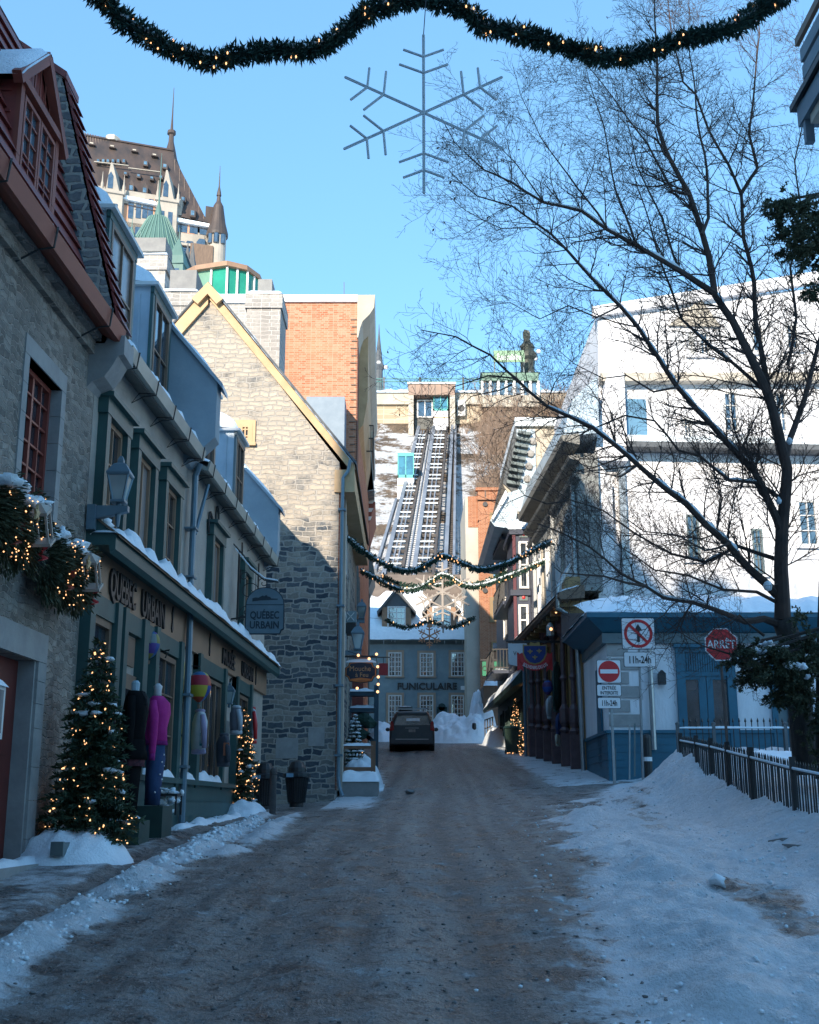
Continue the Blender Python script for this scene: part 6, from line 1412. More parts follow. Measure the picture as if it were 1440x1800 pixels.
g1 = garland([(150,-22),(180,-2),(215,35),(255,60),(300,85),(340,100),(372,108),(420,96),(480,88),(540,90),(585,72),(640,25),(690,8),(750,-2),(820,18),(850,48),(900,55),(980,78),(1060,100),(1110,98),(1180,75),(1240,60),(1290,48),(1330,20),(1375,-8),(1400,-25)], 10, .076, 1500, 'thick fir garland with warm bulbs across the top of the view', .085, 62, .42, Y1=10.4, bulbr=.009)
garland([(609,944),(638,968),(666,987),(697,1001),(725,1003),(749,994),(768,981),(780,977),(796,983),(820,994),(843,1001),(867,998),(900,987),(936,968),(970,952)], 34, .085, 420, 'upper snow-topped garland across the street above the station roof', .09, 26, .9, [(Vector((-3.2,30.2,9.6)), PY(609,944,34)), (PY(970,952,34), S2.P(36,11,.3))], .014, bulbr=.014)
garland([(635,1004),(654,1013),(678,1027),(702,1036),(725,1037),(744,1030),(761,1020),(772,1012),(789,1013),(808,1025),(831,1031),(855,1027),(879,1019),(900,1011),(930,998),(960,985)], 42, .10, 330, 'second snow-topped garland just below the upper one', .10, 34, .9, [(PY(560,1000,30), PY(635,1004,42))], .018, bulbr=.017)
garland([(672,1012),(690,1022),(712,1030),(760,1030),(800,1024),(835,1028),(870,1016),(895,1002)], 50, .09, 220, 'darker garland hanging behind the second snow-topped one', .12, 10, .3, None, .02, bulbr=.018)
garland([(678,1089),(692,1097),(711,1103),(735,1099),(756,1092),(772,1098),(791,1103),(810,1099),(835,1086)], 66, .12, 150, 'thin dark garland crossing in front of the dormers', .12, 10, .1, [(PY(650,1086,66), PY(678,1089,66))], .024, bulbr=.028)
def snowflake(c, Y, R, r, label, mt=ROPE, tilt=27., hang=None, grp='light-rope snowflakes hung from garlands', full=True):
    c = PY(c[0], c[1], Y); t = thing('snowflake', label, 'snowflake', c, grp)
    arms = [90, tilt, -tilt, -90, 180+tilt, 180-tilt]; q = MB()
    for a in arms:
        a = math.radians(a); d = Vector((math.cos(a), 0, math.sin(a)))
        for off in (-.55, .55):
            n_ = Vector((-d.z,0,d.x))*r*off; q.tube([c+n_, c+d*R+n_], r*.62, 6)
        q.blob(c+d*R, r*1.15, 1, 0, 6)
        for f_, l_ in ((.51,.30),(.72,.25)):
            for s_ in (-1,1):
                e = Matrix.Rotation(math.radians(s_*68), 3, 'Y') @ d
                o = c+d*R*f_; q.tube([o, o+e*R*l_], r, 6)
    q.build('rope_frame', mt, t, recalc=False)
    if hang is not None: MB().tube([c+Vector((0,0,R)), hang], .006, 4).build('wire', BLACK, t)
    return t
snowflake((745,198), 10, .83, .0125, 'large grey rope snowflake hanging under the nearest garland', hang=PY(749,0,10.1))
snowflake((778,1040), 42, 1.05, .03, 'pale rope snowflake hanging under the second garland', mat('rope_pale', (.42,.38,.34), (.34,.31,.29), .6), hang=PY(779,1012,42))
snowflake((779,1068), 50, 1.05, .03, 'smaller pale rope snowflake in front of the right dormer', MT['rope_pale'], hang=PY(779,1025,50))
snowflake((755,1118), 62, .62, .03, 'tiny amber snowflake at the station eaves', mat('rope_amber', (.50,.32,.20), (.42,.27,.18), .6))

# ================================================================ CHRISTMAS TREES
BULBW = BULB
def xmas(c, H, R, label, seed, nb=24, snow=.3, bulbs=110, br=.010, dens=1.0, foot=.1, grp='lit christmas trees along the street'):
    r_ = random.Random(seed); c = Vector(c); t = thing('christmas_tree', label, 'christmas tree', c, grp)
    MB().tube([c, c+Vector((0,0,H*.96))], [.035,.008], 6).build('trunk', BARK, t)
    f = MB(); s_ = MB(); b_ = MB(); tips = []
    lv = int(20*H/2)
    for i in range(lv):
        u = i/(lv-1); z = foot + (H-foot)*u**.95; rad = R*(1-u)**.72*(.9+.2*r_.random())+.03
        for j in range(max(4, int(nb*(1-u)**.6))):
            a = r_.random()*6.283; L_ = rad*r_.uniform(.75,1.12); d = Vector((math.cos(a), math.sin(a), 0)); p0 = c+Vector((0,0,z)); n = max(3, int(L_/.036*dens))
            for k in range(n):
                v = (k+.5)/n; p = p0+d*L_*v+Vector((0,0,-.22*L_*v*v+.05*v*L_))
                for s2 in (-1,1,0,0):
                    side = Vector((-d.y, d.x, 0))*s2; e = (d*.6+side*.9+Vector((r_.gauss(0,.35), r_.gauss(0,.35), r_.gauss(-.05,.4)))).normalized()*r_.uniform(.05,.10); w_ = e.orthogonal().normalized()*.0065
                    w_ = Matrix.Rotation(r_.random()*3, 3, e.normalized()) @ w_; f.add([p-w_, p+e*.55-w_*1.7, p+e, p+e*.55+w_*1.7], [(0,1,2,3)])
            tip = p0+d*L_+Vector((0,0,-.17*L_)); tips.append((tip, d, u))
            if r_.random() < snow*(.5+.6*u): s_.blob(p0+d*L_*.75+Vector((0,0,.0)), (.03+.05*r_.random(), .03+.05*r_.random(), .02+.015*r_.random()), r_.random()*40, .4, 8)
    for _ in range(bulbs):
        tip, d, u = r_.choice(tips); p = tip - d*r_.uniform(-.02,.06)+Vector((r_.gauss(0,.02),r_.gauss(0,.02),r_.gauss(0,.02)))
        ax = Vector((r_.gauss(0,1),r_.gauss(0,1),r_.gauss(0,1))).normalized(); bq_ = br*r_.uniform(.45,1.2); b_.tube([p-ax*bq_, p+ax*bq_*1.5], [bq_*.9, bq_*.5], 5)
    f.build('foliage', NEEDLE, t, recalc=False)
    if bulbs: b_.build('string_lights', BULB, t, recalc=False)['kind'] = 'stuff'
    if snow: s_.build('snow', SNOW, t, smooth=True, recalc=False)['kind'] = 'stuff'
    return t
def drift(name, label, c, rx, ry, h, seed=1, mt=None, n=26, cat='snow heap', rg_=.3):
    cx, cy, cz = c; vs = []; fs = []
    for i in range(n+1):
        for j in range(n+1):
            u, v = -1+2*i/n, -1+2*j/n; x, y = cx+rx*u, cy+ry*v; d = min(1, math.hypot(u, v) ** 1.0)
            k = max(0, 1-d**3.2); z = zb(x, y)-.03 + h*k*(1+rg_*fbm(x, y, 1.6/max(rx,.5), 5, seed)) + (.03*fbm(x, y, 7, 3, seed) if d < 1 else 0)
            vs.append((x, y, z))
    fs = [(i*(n+1)+j, (i+1)*(n+1)+j, (i+1)*(n+1)+j+1, i*(n+1)+j+1) for i in range(n) for j in range(n)]
    o = MB().add(vs, fs).build(name, mt or SNOW, smooth=True); tag(o, label, cat); return o
xmas((-3.36,12.95,1.22), 2.12, .46, 'large snow-dusted lit christmas tree beside the red door', 3, 36, .16, 150, .010, 1.5)
dr = drift('snow_mound', 'rounded snow mound packed round the foot of the large christmas tree', (-3.45,12.75,1.0), .62, .75, .36, 4)
mp = thing('foot_plate', 'small dark square plate on the snow mound under the large christmas tree', 'plate', (-3.36, 12.1, 1.1))
a, b_ = PY(86,1505,12.05), PY(110,1480,12.05); MB().box(a.x, b_.x, 12.08, 12.13, a.z, b_.z).build('plate', GREYT, mp); MB().box(a.x-.0, b_.x+.0, 12.13, 12.4, a.z, b_.z-.01).build('box', GREYT, mp)
xmas((-3.28,23.9,1.50), 1.98, .36, 'densely lit christmas tree at the far end of the green shopfront', 8, 26, .05, 190, .013, .9)
drift('snow_mound', 'low snow mound at the foot of the densely lit christmas tree', (-3.2,23.7,1.4), .5, .8, .26, 9)
xmas((-1.52,34.0,2.35), 1.75, .34, 'unlit christmas tree caked with snow behind the brown rail', 12, 26, 1.0, 8, .014, .8)
xmas((4.22,47.9,3.62), 2.15, .30, 'far lit christmas tree half behind the green bin', 15, 20, 0, 130, .020, .6)
xmas((4.58,46.0,3.5), 2.35, .42, 'nearer lit christmas tree against the grey pier of the green shop', 17, 22, 0, 190, .019, .6)

# ================================================================ FLOWER BOXES WITH GREENERY (left edge)
def boxgreen(Yc, zc, ln, label, seed):
    r_ = random.Random(seed); c = L.P(Yc, zc, .25); t = thing('greenery_box', label, 'window box', c, 'greenery boxes on the stone house')
    MB().fb(L, Yc-ln/2, Yc+ln/2, zc-.15, zc+.0, .03, .3).build('box', BLACK, t); f = MB(); s_ = MB(); b_ = MB()
    for _ in range(9000):
        y = Yc+r_.uniform(-.5,.5)*ln*1.1; a = r_.uniform(-1.9,1.3); rr = r_.uniform(.06,.33)*(1+.7*noise.noise(Vector((y*4,a*2,seed))))
        p = L.P(y, zc+rr*math.sin(a)*1.05-.02, .22+max(-.14, rr*math.cos(a)*.62)); d = Vector((max(0,math.cos(a))+.2, r_.gauss(0,.6), math.sin(a)*.7-.45)).normalized()*r_.uniform(.04,.10)
        w_ = d.orthogonal().normalized()*.004; w_ = Matrix.Rotation(r_.random()*3, 3, d.normalized()) @ w_; f.add([p-w_, p+d*.6-w_*2, p+d, p+d*.6+w_*2], [(0,1,2,3)])
    for i in range(16):
        y = Yc+(i/15-.5)*ln*1.0; s_.blob(L.P(y, zc+.25+r_.uniform(-.06,.05), .22+r_.uniform(-.06,.14)), (r_.uniform(.08,.17), r_.uniform(.07,.13), r_.uniform(.04,.08)), r_.random()*40, .4, 12)
    for _ in range(75):
        y = Yc+r_.uniform(-.5,.5)*ln; a = r_.uniform(-1.5,.9); rr = r_.uniform(.25,.42); p = L.P(y, zc+rr*math.sin(a), .25+rr*math.cos(a)*.65); b_.blob(p, .009, 1, 0, 5)
    f.build('foliage', NEEDD, t, recalc=False); s_.build('snow', SNOW, t, smooth=True, recalc=False)['kind'] = 'stuff'; b_.build('string_lights', BULB, t, recalc=False)['kind'] = 'stuff'
    for k in range(2):
        q = MB(); y = Yc-.35*ln+k*.75*ln; pts = [L.P(y+.14*math.sin(i*.5), zc-.1-.05*i*.55, .42+.06*math.cos(i*.9)) for i in range(9)]
        for a, e in zip(pts, pts[1:]): q.bar(a, e, .055, .006)
        q.build('ribbon', SIGNR if k else REDP, t)
    q = MB(); p = L.P(Yc+.12, zc-.02, .50)
    rot = Matrix.Rotation(math.radians(32), 3, 'X')
    def lv(x, y, z): return p + rot @ Vector((x, y, z))
    for sx in (-.065,.065):
        for sy in (-.065,.065): q.bar(lv(sx,sy,-.16), lv(sx,sy,.13), .02)
    for z0, z1, w_ in ((-.18,-.15,.09),(.12,.15,.085)): q.prism([lv(-w_,-w_,z0),lv(w_,-w_,z0),lv(w_,w_,z0),lv(-w_,w_,z0)], [lv(-w_,-w_,z1),lv(w_,-w_,z1),lv(w_,w_,z1),lv(-w_,w_,z1)])
    q.prism([lv(-.08,-.08,.15),lv(.08,-.08,.15),lv(.08,.08,.15),lv(-.08,.08,.15)], [lv(-.02,-.02,.22),lv(.02,-.02,.22),lv(.02,.02,.22),lv(-.02,.02,.22)]); q.build('lantern', plain('aged_white', (.42,.38,.33)), t)
    q = MB(); cs = L.P(Yc-.2, zc+.02, .55); pts = []
    for i in range(10): a = math.pi*2*i/10+.3; rr = .085 if i % 2 == 0 else .035; pts.append(cs+Vector((0, rr*math.cos(a), rr*math.sin(a))))
    q.prism(pts, [p_+Vector((.02,0,0)) for p_ in pts]); q.build('star', plain('star_straw', (.45,.32,.16)), t)
    return t
p = L.px(28, 915, .3); boxgreen(p[0]+.0, p[1], .95, 'snowy greenery box under the stone window at the left edge', 5)
p = L.px(122, 1000, .3); boxgreen(p[0]+.0, p[1], 1.15, 'snowy greenery box with lights at the corner above the tan sign band', 6)

# ================================================================ LAMPS
def lantern(c, s, parent, lit=False):
    """tapered street lantern body of height ~.56*s, c = bottom centre"""
    c = Vector(c); g_ = MB().lathe(c, [(.085*s,0),(.165*s,.30*s)], 4, rot=.785).build('glass', GLOWB if lit else GLASSC, parent)
    q = MB()
    for i in range(4):
        a = .785+i*math.pi/2; q.bar(c+Vector((.088*s*math.cos(a), .088*s*math.sin(a), 0)), c+Vector((.17*s*math.cos(a), .17*s*math.sin(a), .30*s)), .018*s)
    q.lathe(c, [(.12*s,-.03*s),(.12*s,.0),(.09*s,.0)], 4, rot=.785); q.lathe(c, [(.18*s,.29*s),(.195*s,.31*s),(.195*s,.33*s),(.10*s,.44*s),(.05*s,.46*s),(.05*s,.50*s),(.02*s,.55*s)], 4, rot=.785)
    q.lathe(c+Vector((0,0,-.12*s)), [(.02*s,0),(.045*s,.03*s),(.03*s,.09*s)], 8); q.build('frame', GREYSL if not lit else BLACK, parent)
lc = PY(209,880,13.75)
sl1 = thing('street_lantern', 'large four-sided grey-blue lantern on a bracket at the corner of the green shop', 'street lamp', L.P(13.75, 5.0, 0))
lantern(lc, 1.0, sl1); bz = lc.z-.10
a_ = L.P(13.75, bz, .02)
MB().box(a_.x, a_.x+.10, 13.68, 13.82, bz-.26, bz+.04).build('wall_box', GREYSL, sl1)
MB().prism([(a_.x+.1,13.70,bz+.03),(lc.x+.12,13.70,bz+.03),(lc.x+.12,13.70,bz-.04),(a_.x+.1,13.70,bz-.13)], [(a_.x+.1,13.80,bz+.03),(lc.x+.12,13.80,bz+.03),(lc.x+.12,13.80,bz-.04),(a_.x+.1,13.80,bz-.13)]).build('arm', GREYSL, sl1)
MB().tube([lc+Vector((0,0,-.14)), lc+Vector((0,0,-.32))], [.04,.02], 8).build('finial', GREYSL, sl1)
for (a, b_, Y, s, lit, lab) in ((268,1194,17.6,.62,True,'lit black lantern beside the blue balloon'), (403,1236,22.8,.72,False,'unlit black lantern on the shopfront near the lit christmas tree')):
    p = PY(a, b_, Y); t = thing('wall_lantern', lab, 'lantern', p); lantern(p, s, t, lit); w_ = L.P(Y, p.z+.5*s, .1)
    MB().tube([w_, w_+Vector((.06,0,.12)), p+Vector((0,0,.62*s)), p+Vector((0,0,.5*s))], .014, 6).build('arm', BLACK, t)
for (a, b_, Y, s, lab) in ((629,1140,33.5,1.35,'grey-blue street lantern above the oval firefly shop sign'), (636,1086,41,1.2,'small lantern high on the left street front above the vent box')):
    p = PY(a, b_, Y); t = thing('street_lantern', lab, 'street lamp', p); lantern(p, s, t); w_ = LB.P(Y, p.z-.12, 0)
    MB().bar(w_, (p.x+.1, Y, p.z-.12), .10, .12).build('arm', GREYSL, t)
vb = thing('vent_box', 'square grey wall box with a white cross on the left street front', 'wall box', PY(615,1095,34)); A, B = PY(607,1094,34), PY(626,1074,34)
MB().box(A.x, B.x, 34, 34.5, A.z, B.z).build('box', STUCCO_D, vb); MB().bar((A.x+.05,33.98,A.z+.05), (B.x-.05,33.98,B.z-.05), .02).build('stroke', WOODW, vb); MB().bar((B.x-.05,33.98,A.z+.05), (A.x+.05,33.98,B.z-.05), .02).build('stroke', WOODW, vb)
MB().box(A.x, B.x, 34, 34.5, A.z-.32, A.z-.02).build('louver', BLACK, vb)

# ================================================================ HANGING SIGNS
YQ = 23.3; FQ = Front(YQ); A, B = PY(430,1115,YQ), PY(501,1032,YQ); sw = B.x-A.x; cx = (A.x+B.x)/2
hs = thing('hanging_sign', 'arched grey-blue hanging sign reading QUÉBEC URBAIN on a wrought iron bracket', 'sign', (cx, YQ, A.z))
def archpts(g):
    pts = [(A.x+g+.07,A.z+g),(B.x-g-.07,A.z+g),(B.x-g-.05,A.z+g+.07),(B.x-g,A.z+g+.10)]; zc_ = B.z-sw/2*.92
    for i in range(13): t = math.pi*i/12; pts.append((cx+(sw/2-g)*math.cos(t), zc_+(sw/2*.92-g)*math.sin(t)))
    return pts + [(A.x+g,A.z+g+.10),(A.x+g+.05,A.z+g+.07)]
MB().fp(FQ, archpts(0), .0, -.05).build('rim', plain('sign_navy', (.02,.035,.05)), hs); bd = MB().fp(FQ, archpts(.018), .004, .01).build('board', plain('sign_blue_grey', (.13,.20,.24)), hs)
MB().fb(FQ, A.x+.02, B.x-.02, B.z-.36, B.z-.347, .01, .014).build('rule', MT['sign_navy'], bd)
q = MB().fp(FQ, [(cx-.25,B.z-.29),(cx-.1,B.z-.27),(cx+.25,B.z-.255),(cx+.25,B.z-.235),(cx+.12,B.z-.23),(cx+.1,B.z-.20),(cx+.05,B.z-.19),(cx+.02,B.z-.16),(cx-.02,B.z-.185),(cx-.05,B.z-.17),(cx-.09,B.z-.19),(cx-.13,B.z-.215),(cx-.19,B.z-.21),(cx-.25,B.z-.225)], .01, .014).build('skyline_emblem', MT['sign_navy'], bd)
text('QUÉBEC', FQ, cx, A.z+.31, .205, .01, MT['sign_navy'], bd, .74, .006, bold=.022); text('URBAIN', FQ, cx, A.z+.115, .205, .01, MT['sign_navy'], bd, .80, .006, bold=.022)
q = MB(); wx = L.P(YQ,0,0).x; zt_ = B.z+.28
q.tube([PY(407,952,YQ), (wx+.22,YQ,zt_+.35), PY(440,1000,YQ), PY(465,1020,YQ), PY(490,1024,YQ)], .013, 6); q.bar((wx+.12,YQ,A.z+.28), (wx+.12,YQ,zt_+.45), .035); q.bar((wx,YQ,A.z+.30), (A.x+.02,YQ,A.z+.34), .03)
for (x0, z0, r0, s_) in ((.34,.95,.20,1),(.30,.55,.13,-1),(.45,.72,.10,1),(.22,.40,.08,1),(.62,1.12,.11,-1),(.24,1.25,.1,1)):
    pts = []
    for i in range(20): t = i/19*2.2*math.pi; rr = r0*(1-.75*i/19); pts.append((wx+x0+s_*rr*math.cos(t), YQ, A.z+z0-.1+rr*math.sin(t)))
    q.tube(pts, .009, 5)
for x in (cx-.2, cx+.2): q.tube([(x,YQ+.02,B.z-.1),(x,YQ,zt_+.02)], .006, 4)
q.build('iron_bracket', BLACK, hs)
MB().tube([PY(414,966,YQ-.01)+Vector((0,0,.02)), PY(440,998,YQ)+Vector((0,0,.02)), PY(465,1018,YQ)+Vector((0,0,.02)), PY(488,1022,YQ)+Vector((0,0,.02))], .016, 6).build('bracket_snow', SNOW, hs)
# oval sign
YM = 33.0; FM = Front(YM); c = PY(634.5,1181,YM); t = thing('hanging_sign', 'dark cut-corner shop sign reading Mouche à Feu with orange rim', 'sign', c)
def cut(w_, h_): return [(c.x+a*w_, c.z+b_*h_) for a, b_ in ((-1,-.35),(-.82,-.5),(-.72,-.85),(0,-1),(.72,-.85),(.82,-.5),(1,-.35),(1,.35),(.82,.5),(.72,.85),(0,.95),(-.72,.85),(-.82,.5),(-1,.35))]
MB().fp(FM, cut(.44,.31), .0, -.06).build('rim', BLACK, t); MB().fp(FM, cut(.42,.29), .003, .01).build('rim_line', mat('sign_orange', (.55,.18,.05), (.45,.14,.04)), t); bd = MB().fp(FM, cut(.395,.265), .008, .016).build('board', plain('sign_dark', (.02,.025,.045)), t)
text('Mouche', FM, c.x-.02, c.z+.02, .20, .018, mat('sign_gold', (.50,.28,.14), (.45,.25,.12)), bd, .92, .006); text('à Feu', FM, c.x+.03, c.z-.14, .17, .018, MT['sign_gold'], bd, 1.0, .006)
MB().fp(FM, [(c.x-.3,c.z-.20),(c.x,c.z-.16),(c.x+.3,c.z-.20),(c.x+.2,c.z-.245),(c.x-.2,c.z-.245)], .016, .02).build('flame_band', MT['sign_orange'], bd)
MB().bar((LB.P(YM,0,0).x,YM,c.z+.42), (c.x+.45,YM,c.z+.42), .05).build('bracket', BLACK, t)
MB().strip((c.x-.42,YM-.02,c.z+.28), (c.x+.42,YM-.02,c.z+.28), (0,.1,0), .06, 10, 3, 2).build('snow', SNOW, t, smooth=True, recalc=False)
for i, (a, b_) in enumerate(((630,1152),(662,1150),(649,1158),(664,1172),(665,1190),(665,1203),(664,1216),(628,1210))):
    if i == 0: fl_ = thing('fairy_lights', 'string of warm fairy bulbs curling around the firefly shop sign', 'string lights', PY(650,1160,32.8))
    MB().blob(PY(a, b_, 32.8), .042, i, 0, 6).build('bulb', BULB, fl_)
MB().tube([PY(a, b_, 32.82) for a, b_ in ((612,1145),(628,1150),(648,1156),(660,1149),(664,1172),(665,1200),(664,1222))], .012, 4).build('cord', BLACK, fl_)
rs = thing('red_sign', 'small dark pink hanging shop sign left of the station windows', 'sign', PY(674,1176,60)); A, B = PY(666,1187,60), PY(682,1166,60)
MB().box(A.x, B.x, 60, 60.06, A.z, B.z).build('board', plain('sign_pink', (.36,.05,.07)), rs); MB().bar((A.x-.5,60,B.z+.3), (B.x+.1,60,B.z+.3), .05).build('bracket', BLACK, rs); MB().tube([((A.x+B.x)/2,60,B.z+.3),((A.x+B.x)/2,60,B.z)], .02, 4).build('hanger', BLACK, rs)
# shield sign on the right
YS = 38.0; FS_ = Front(YS); c = PY(940,1150,YS); t = thing('hanging_sign', 'blue shield sign with gold fleurs and red SOUVENIRS DU LYS banner', 'sign', c)
u = YS*.985/2100.
def sp_(a, b_): q_ = PY(a, b_, YS); return (q_.x, q_.z)
MB().fp(FS_, [sp_(919,1133),(sp_(930,1135)),(sp_(932,1129)),(sp_(940,1131)),(sp_(948,1129)),(sp_(950,1135)),(sp_(961,1133)),(sp_(961,1150)),(sp_(957,1160)),(sp_(950,1166)),(sp_(940,1169)),(sp_(930,1166)),(sp_(923,1160)),(sp_(919,1150))], .0, .06).build('shield_rim', mat('shield_gold', (.42,.27,.09), (.36,.23,.08)), t)
sh = MB().fp(FS_, [sp_(921,1136),sp_(959,1136),sp_(959,1149),sp_(955,1158),sp_(949,1164),sp_(940,1166.5),sp_(931,1164),sp_(925,1158),sp_(921,1149)], .06, .07).build('shield', mat('shield_blue', (.02,.045,.20), (.015,.035,.16)), t)
for a, b_ in ((931.5,1146),(947.5,1145),(940,1156)):
    x, z = sp_(a, b_); q = MB(); q.fp(FS_, [(x,z+.085),(x+.028,z+.03),(x+.01,z-.02),(x+.02,z-.07),(x-.02,z-.07),(x-.01,z-.02),(x-.028,z+.03)], .07, .085)
    for s_ in (-1,1): q.fp(FS_, [(x+s_*.012,z-.015),(x+s_*.05,z+.035),(x+s_*.085,z+.025),(x+s_*.08,z-.01),(x+s_*.062,z+.0),(x+s_*.03,z-.03)], .07, .083)
    q.fb(FS_, x-.04, x+.04, z-.03, z-.015, .07, .088); q.build('fleur', MT['shield_gold'], sh)
cxs, czs = sp_(940,1146); ban = []; 
for i in range(17): a = math.radians(200+140*i/16); ban.append((cxs+.58*math.cos(a), czs+.16+.76*math.sin(a)))
for i in range(17): a = math.radians(340-140*i/16); ban.append((cxs+.46*math.cos(a)*.92, czs+.16+.55*math.sin(a)))
bn = MB().fp(FS_, ban, -.01, .05); 
for s_ in (-1,1): bn.fp(FS_, [(cxs+s_*.56,czs-.0),(cxs+s_*.38,czs-.2),(cxs+s_*.36,czs-.62),(cxs+s_*.45,czs-.54),(cxs+s_*.56,czs-.60)], -.04, .0)
bn = bn.build('banner', SIGNR, t); text('SOUVENIRS DU LYS', FS_, cxs, czs+.16, .15, .052, SIGNW, bn, .66, .006, arc=(.715,), bold=.012)
MB().bar((S2.P(YS,0,0).x,YS,sp_(0,1128)[1]), (sp_(893,1128)[0],YS,sp_(0,1128)[1]), .07).build('bracket', BLACK, t)
w2 = thing('hanging_sign', 'plain white notched sign hanging half behind the blue shield', 'sign', PY(908,1150,40)); f_ = Front(40.); A, B = PY(894,1171,40), PY(926,1131,40)
MB().fp(f_, [(A.x+.05,A.z+.05),(A.x+.3,A.z),(B.x,A.z),(B.x,B.z),(A.x,B.z),(A.x,A.z+.12)], .0, -.05).build('board', SIGNW, w2); text('Vo', f_, A.x+.27, A.z+.36, .2, .01, BLACK, w2, .9, .006); MB().bar((A.x-.05,40,B.z+.06), (B.x+1.0,40,B.z+.06), .05).build('bracket', BLACK, w2)
cl_ = thing('canopy_lamp', 'lit glass lamp hanging under the boarded canopy above the shield sign', 'lamp', PY(968,1107,37.5)); p = PY(968,1107,37.5)
MB().lathe(p, [(.13,-.2),(.14,.1),(.05,.22)], 8).build('shade', GLASSC, cl_); MB().blob(p+Vector((0,-.14,0)), .05, 1, 0, 8).build('bulb', BULB, cl_); MB().tube([p+Vector((0,0,.2)), p+Vector((0,0,.55))], .012, 5).build('rod', BLACK, cl_)

# ================================================================ TRAFFIC SIGNS
def rrect(x0, x1, z0, z1, r=.03):
    pts = []
    for cx_, cz_, a0 in ((x1-r,z1-r,0),(x0+r,z1-r,90),(x0+r,z0+r,180),(x1-r,z0+r,270)):
        for k in range(4): a = math.radians(a0+30*k); pts.append((cx_+r*math.cos(a), cz_+r*math.sin(a)))
    return pts
def circ(x, z, r, n=28): return [(x+r*math.cos(2*math.pi*i/n), z+r*math.sin(2*math.pi*i/n)) for i in range(n)]
def plate(F, x0, x1, z0, z1, parent, name, o=.0):
    p_ = MB().fp(F, rrect(x0, x1, z0, z1), o, o+.012).build(name, plain('sign_edge', (.05,.05,.055)) if 'sign_edge' not in MT else MT['sign_edge'], parent)
    MB().fp(F, rrect(x0+.012, x1-.012, z0+.012, z1-.012), o+.012, o+.016).build('face', SIGNW, p_); return p_
def ringm(F, x, z, r0, r1, o0, o1, n=32):
    m_ = MB(); vs = []
    for k in range(n):
        a = 2*math.pi*k/n; ca, sa = math.cos(a), math.sin(a)
        for r_, o_ in ((r1,o0),(r1,o1),(r0,o1),(r0,o0)): vs.append(F.P(x+r_*ca, z+r_*sa, o_))
    m_.add(vs, [(k*4+j, k*4+(j+1) % 4, ((k+1) % n)*4+(j+1) % 4, ((k+1) % n)*4+j) for k in range(n) for j in range(4)]); return m_
YA = 29.3; FA = Front(YA); t = thing('no_entry_sign', 'red no entry sign with ENTRÉE INTERDITE and 11h-24h plates on a post', 'road sign', (PY(1072,1380,YA).x, YA, 2.1))
A, B = PY(1050,1201,YA), PY(1091,1160,YA); pl = plate(FA, A.x, B.x, A.z, B.z, t, 'sign_plate'); cx, cz = (A.x+B.x)/2, (A.z+B.z)/2; rr = (B.x-A.x)*.44
MB().fp(FA, circ(cx, cz, rr), .018, .022).build('red_disc', SIGNR, pl); MB().fb(FA, cx-rr*.82, cx+rr*.82, cz-rr*.19, cz+rr*.19, .022, .026).build('white_bar', SIGNW, pl)
A, B = PY(1049.5,1224,YA), PY(1092,1203,YA); pl = plate(FA, A.x, B.x, A.z, B.z, t, 'sign_plate'); cx = (A.x+B.x)/2; h_ = B.z-A.z
text('ENTRÉE', FA, cx, A.z+h_*.56, .115, .018, BLACK, pl, .86, .003, bold=.012); text('INTERDITE', FA, cx, A.z+h_*.15, .115, .018, BLACK, pl, .78, .003, bold=.012)
A, B = PY(1051,1246,YA), PY(1091,1226,YA); pl = plate(FA, A.x, B.x, A.z, B.z, t, 'sign_plate'); text('11h-24h', FA, (A.x+B.x)/2, A.z+(B.z-A.z)*.26, .19, .018, BLACK, pl, .62, .003, bold=.015)
A = PY(1072,1155,YA); MB().box(A.x-.03, A.x+.03, YA+.005, YA+.06, 1.9, A.z).build('post', STEEL, t)
YB_ = 25.0; FB = Front(YB_); t = thing('no_through_sign', 'square sign with a struck-out straight arrow and 11h-24h plate on a steel post', 'road sign', (PY(1122,1380,YB_).x, YB_, 1.9))
A, B = PY(1094,1142,YB_), PY(1150,1090,YB_); B.z = A.z+(B.x-A.x)*.96; pl = plate(FB, A.x, B.x, A.z, B.z, t, 'sign_plate'); cx, cz = (A.x+B.x)/2, (A.z+B.z)/2; rr = (B.x-A.x)*.43
ringm(FB, cx, cz, rr*.80, rr, .018, .023).build('red_ring', SIGNR, pl); MB().fp(FB, [(cx-.028,cz-rr*.6),(cx+.028,cz-rr*.6),(cx+.028,cz+rr*.2),(cx+.09,cz+rr*.2),(cx,cz+rr*.68),(cx-.09,cz+rr*.2),(cx-.028,cz+rr*.2)], .018, .021).build('arrow', BLACK, pl)
d_ = Vector((.7,0,-.7)); a = FB.P(cx, cz, .026); MB().bar(a-Vector((rr*.66,0,-rr*.66)), a+Vector((rr*.66,0,-rr*.66)), .055, .006, (0,1,0)).build('red_slash', SIGNR, pl)
A, B = PY(1097,1173,YB_), PY(1152,1146,YB_); pl = plate(FB, A.x, B.x, A.z, B.z, t, 'sign_plate'); text('11h-24h', FB, (A.x+B.x)/2, A.z+(B.z-A.z)*.26, .215, .018, BLACK, pl, .68, .003, bold=.015)
P0, P1 = PY(1122,1092,YB_+.04), PY(1131,1385,YB_+.04); MB().bar(P1, P0, .055, .04).build('post', STEEL, t)
YC_ = 22.6; FC = Front(YC_); t = thing('stop_sign', 'red octagonal ARRÊT sign on a rusty post behind the snowy branches', 'road sign', (PY(1268,1310,YC_).x, YC_, 2.0)); c = PY(1268,1133,YC_); R8 = .335
oc = [(c.x+R8*math.cos(math.radians(22.5+45*i)), c.z+R8*math.sin(math.radians(22.5+45*i))) for i in range(8)]
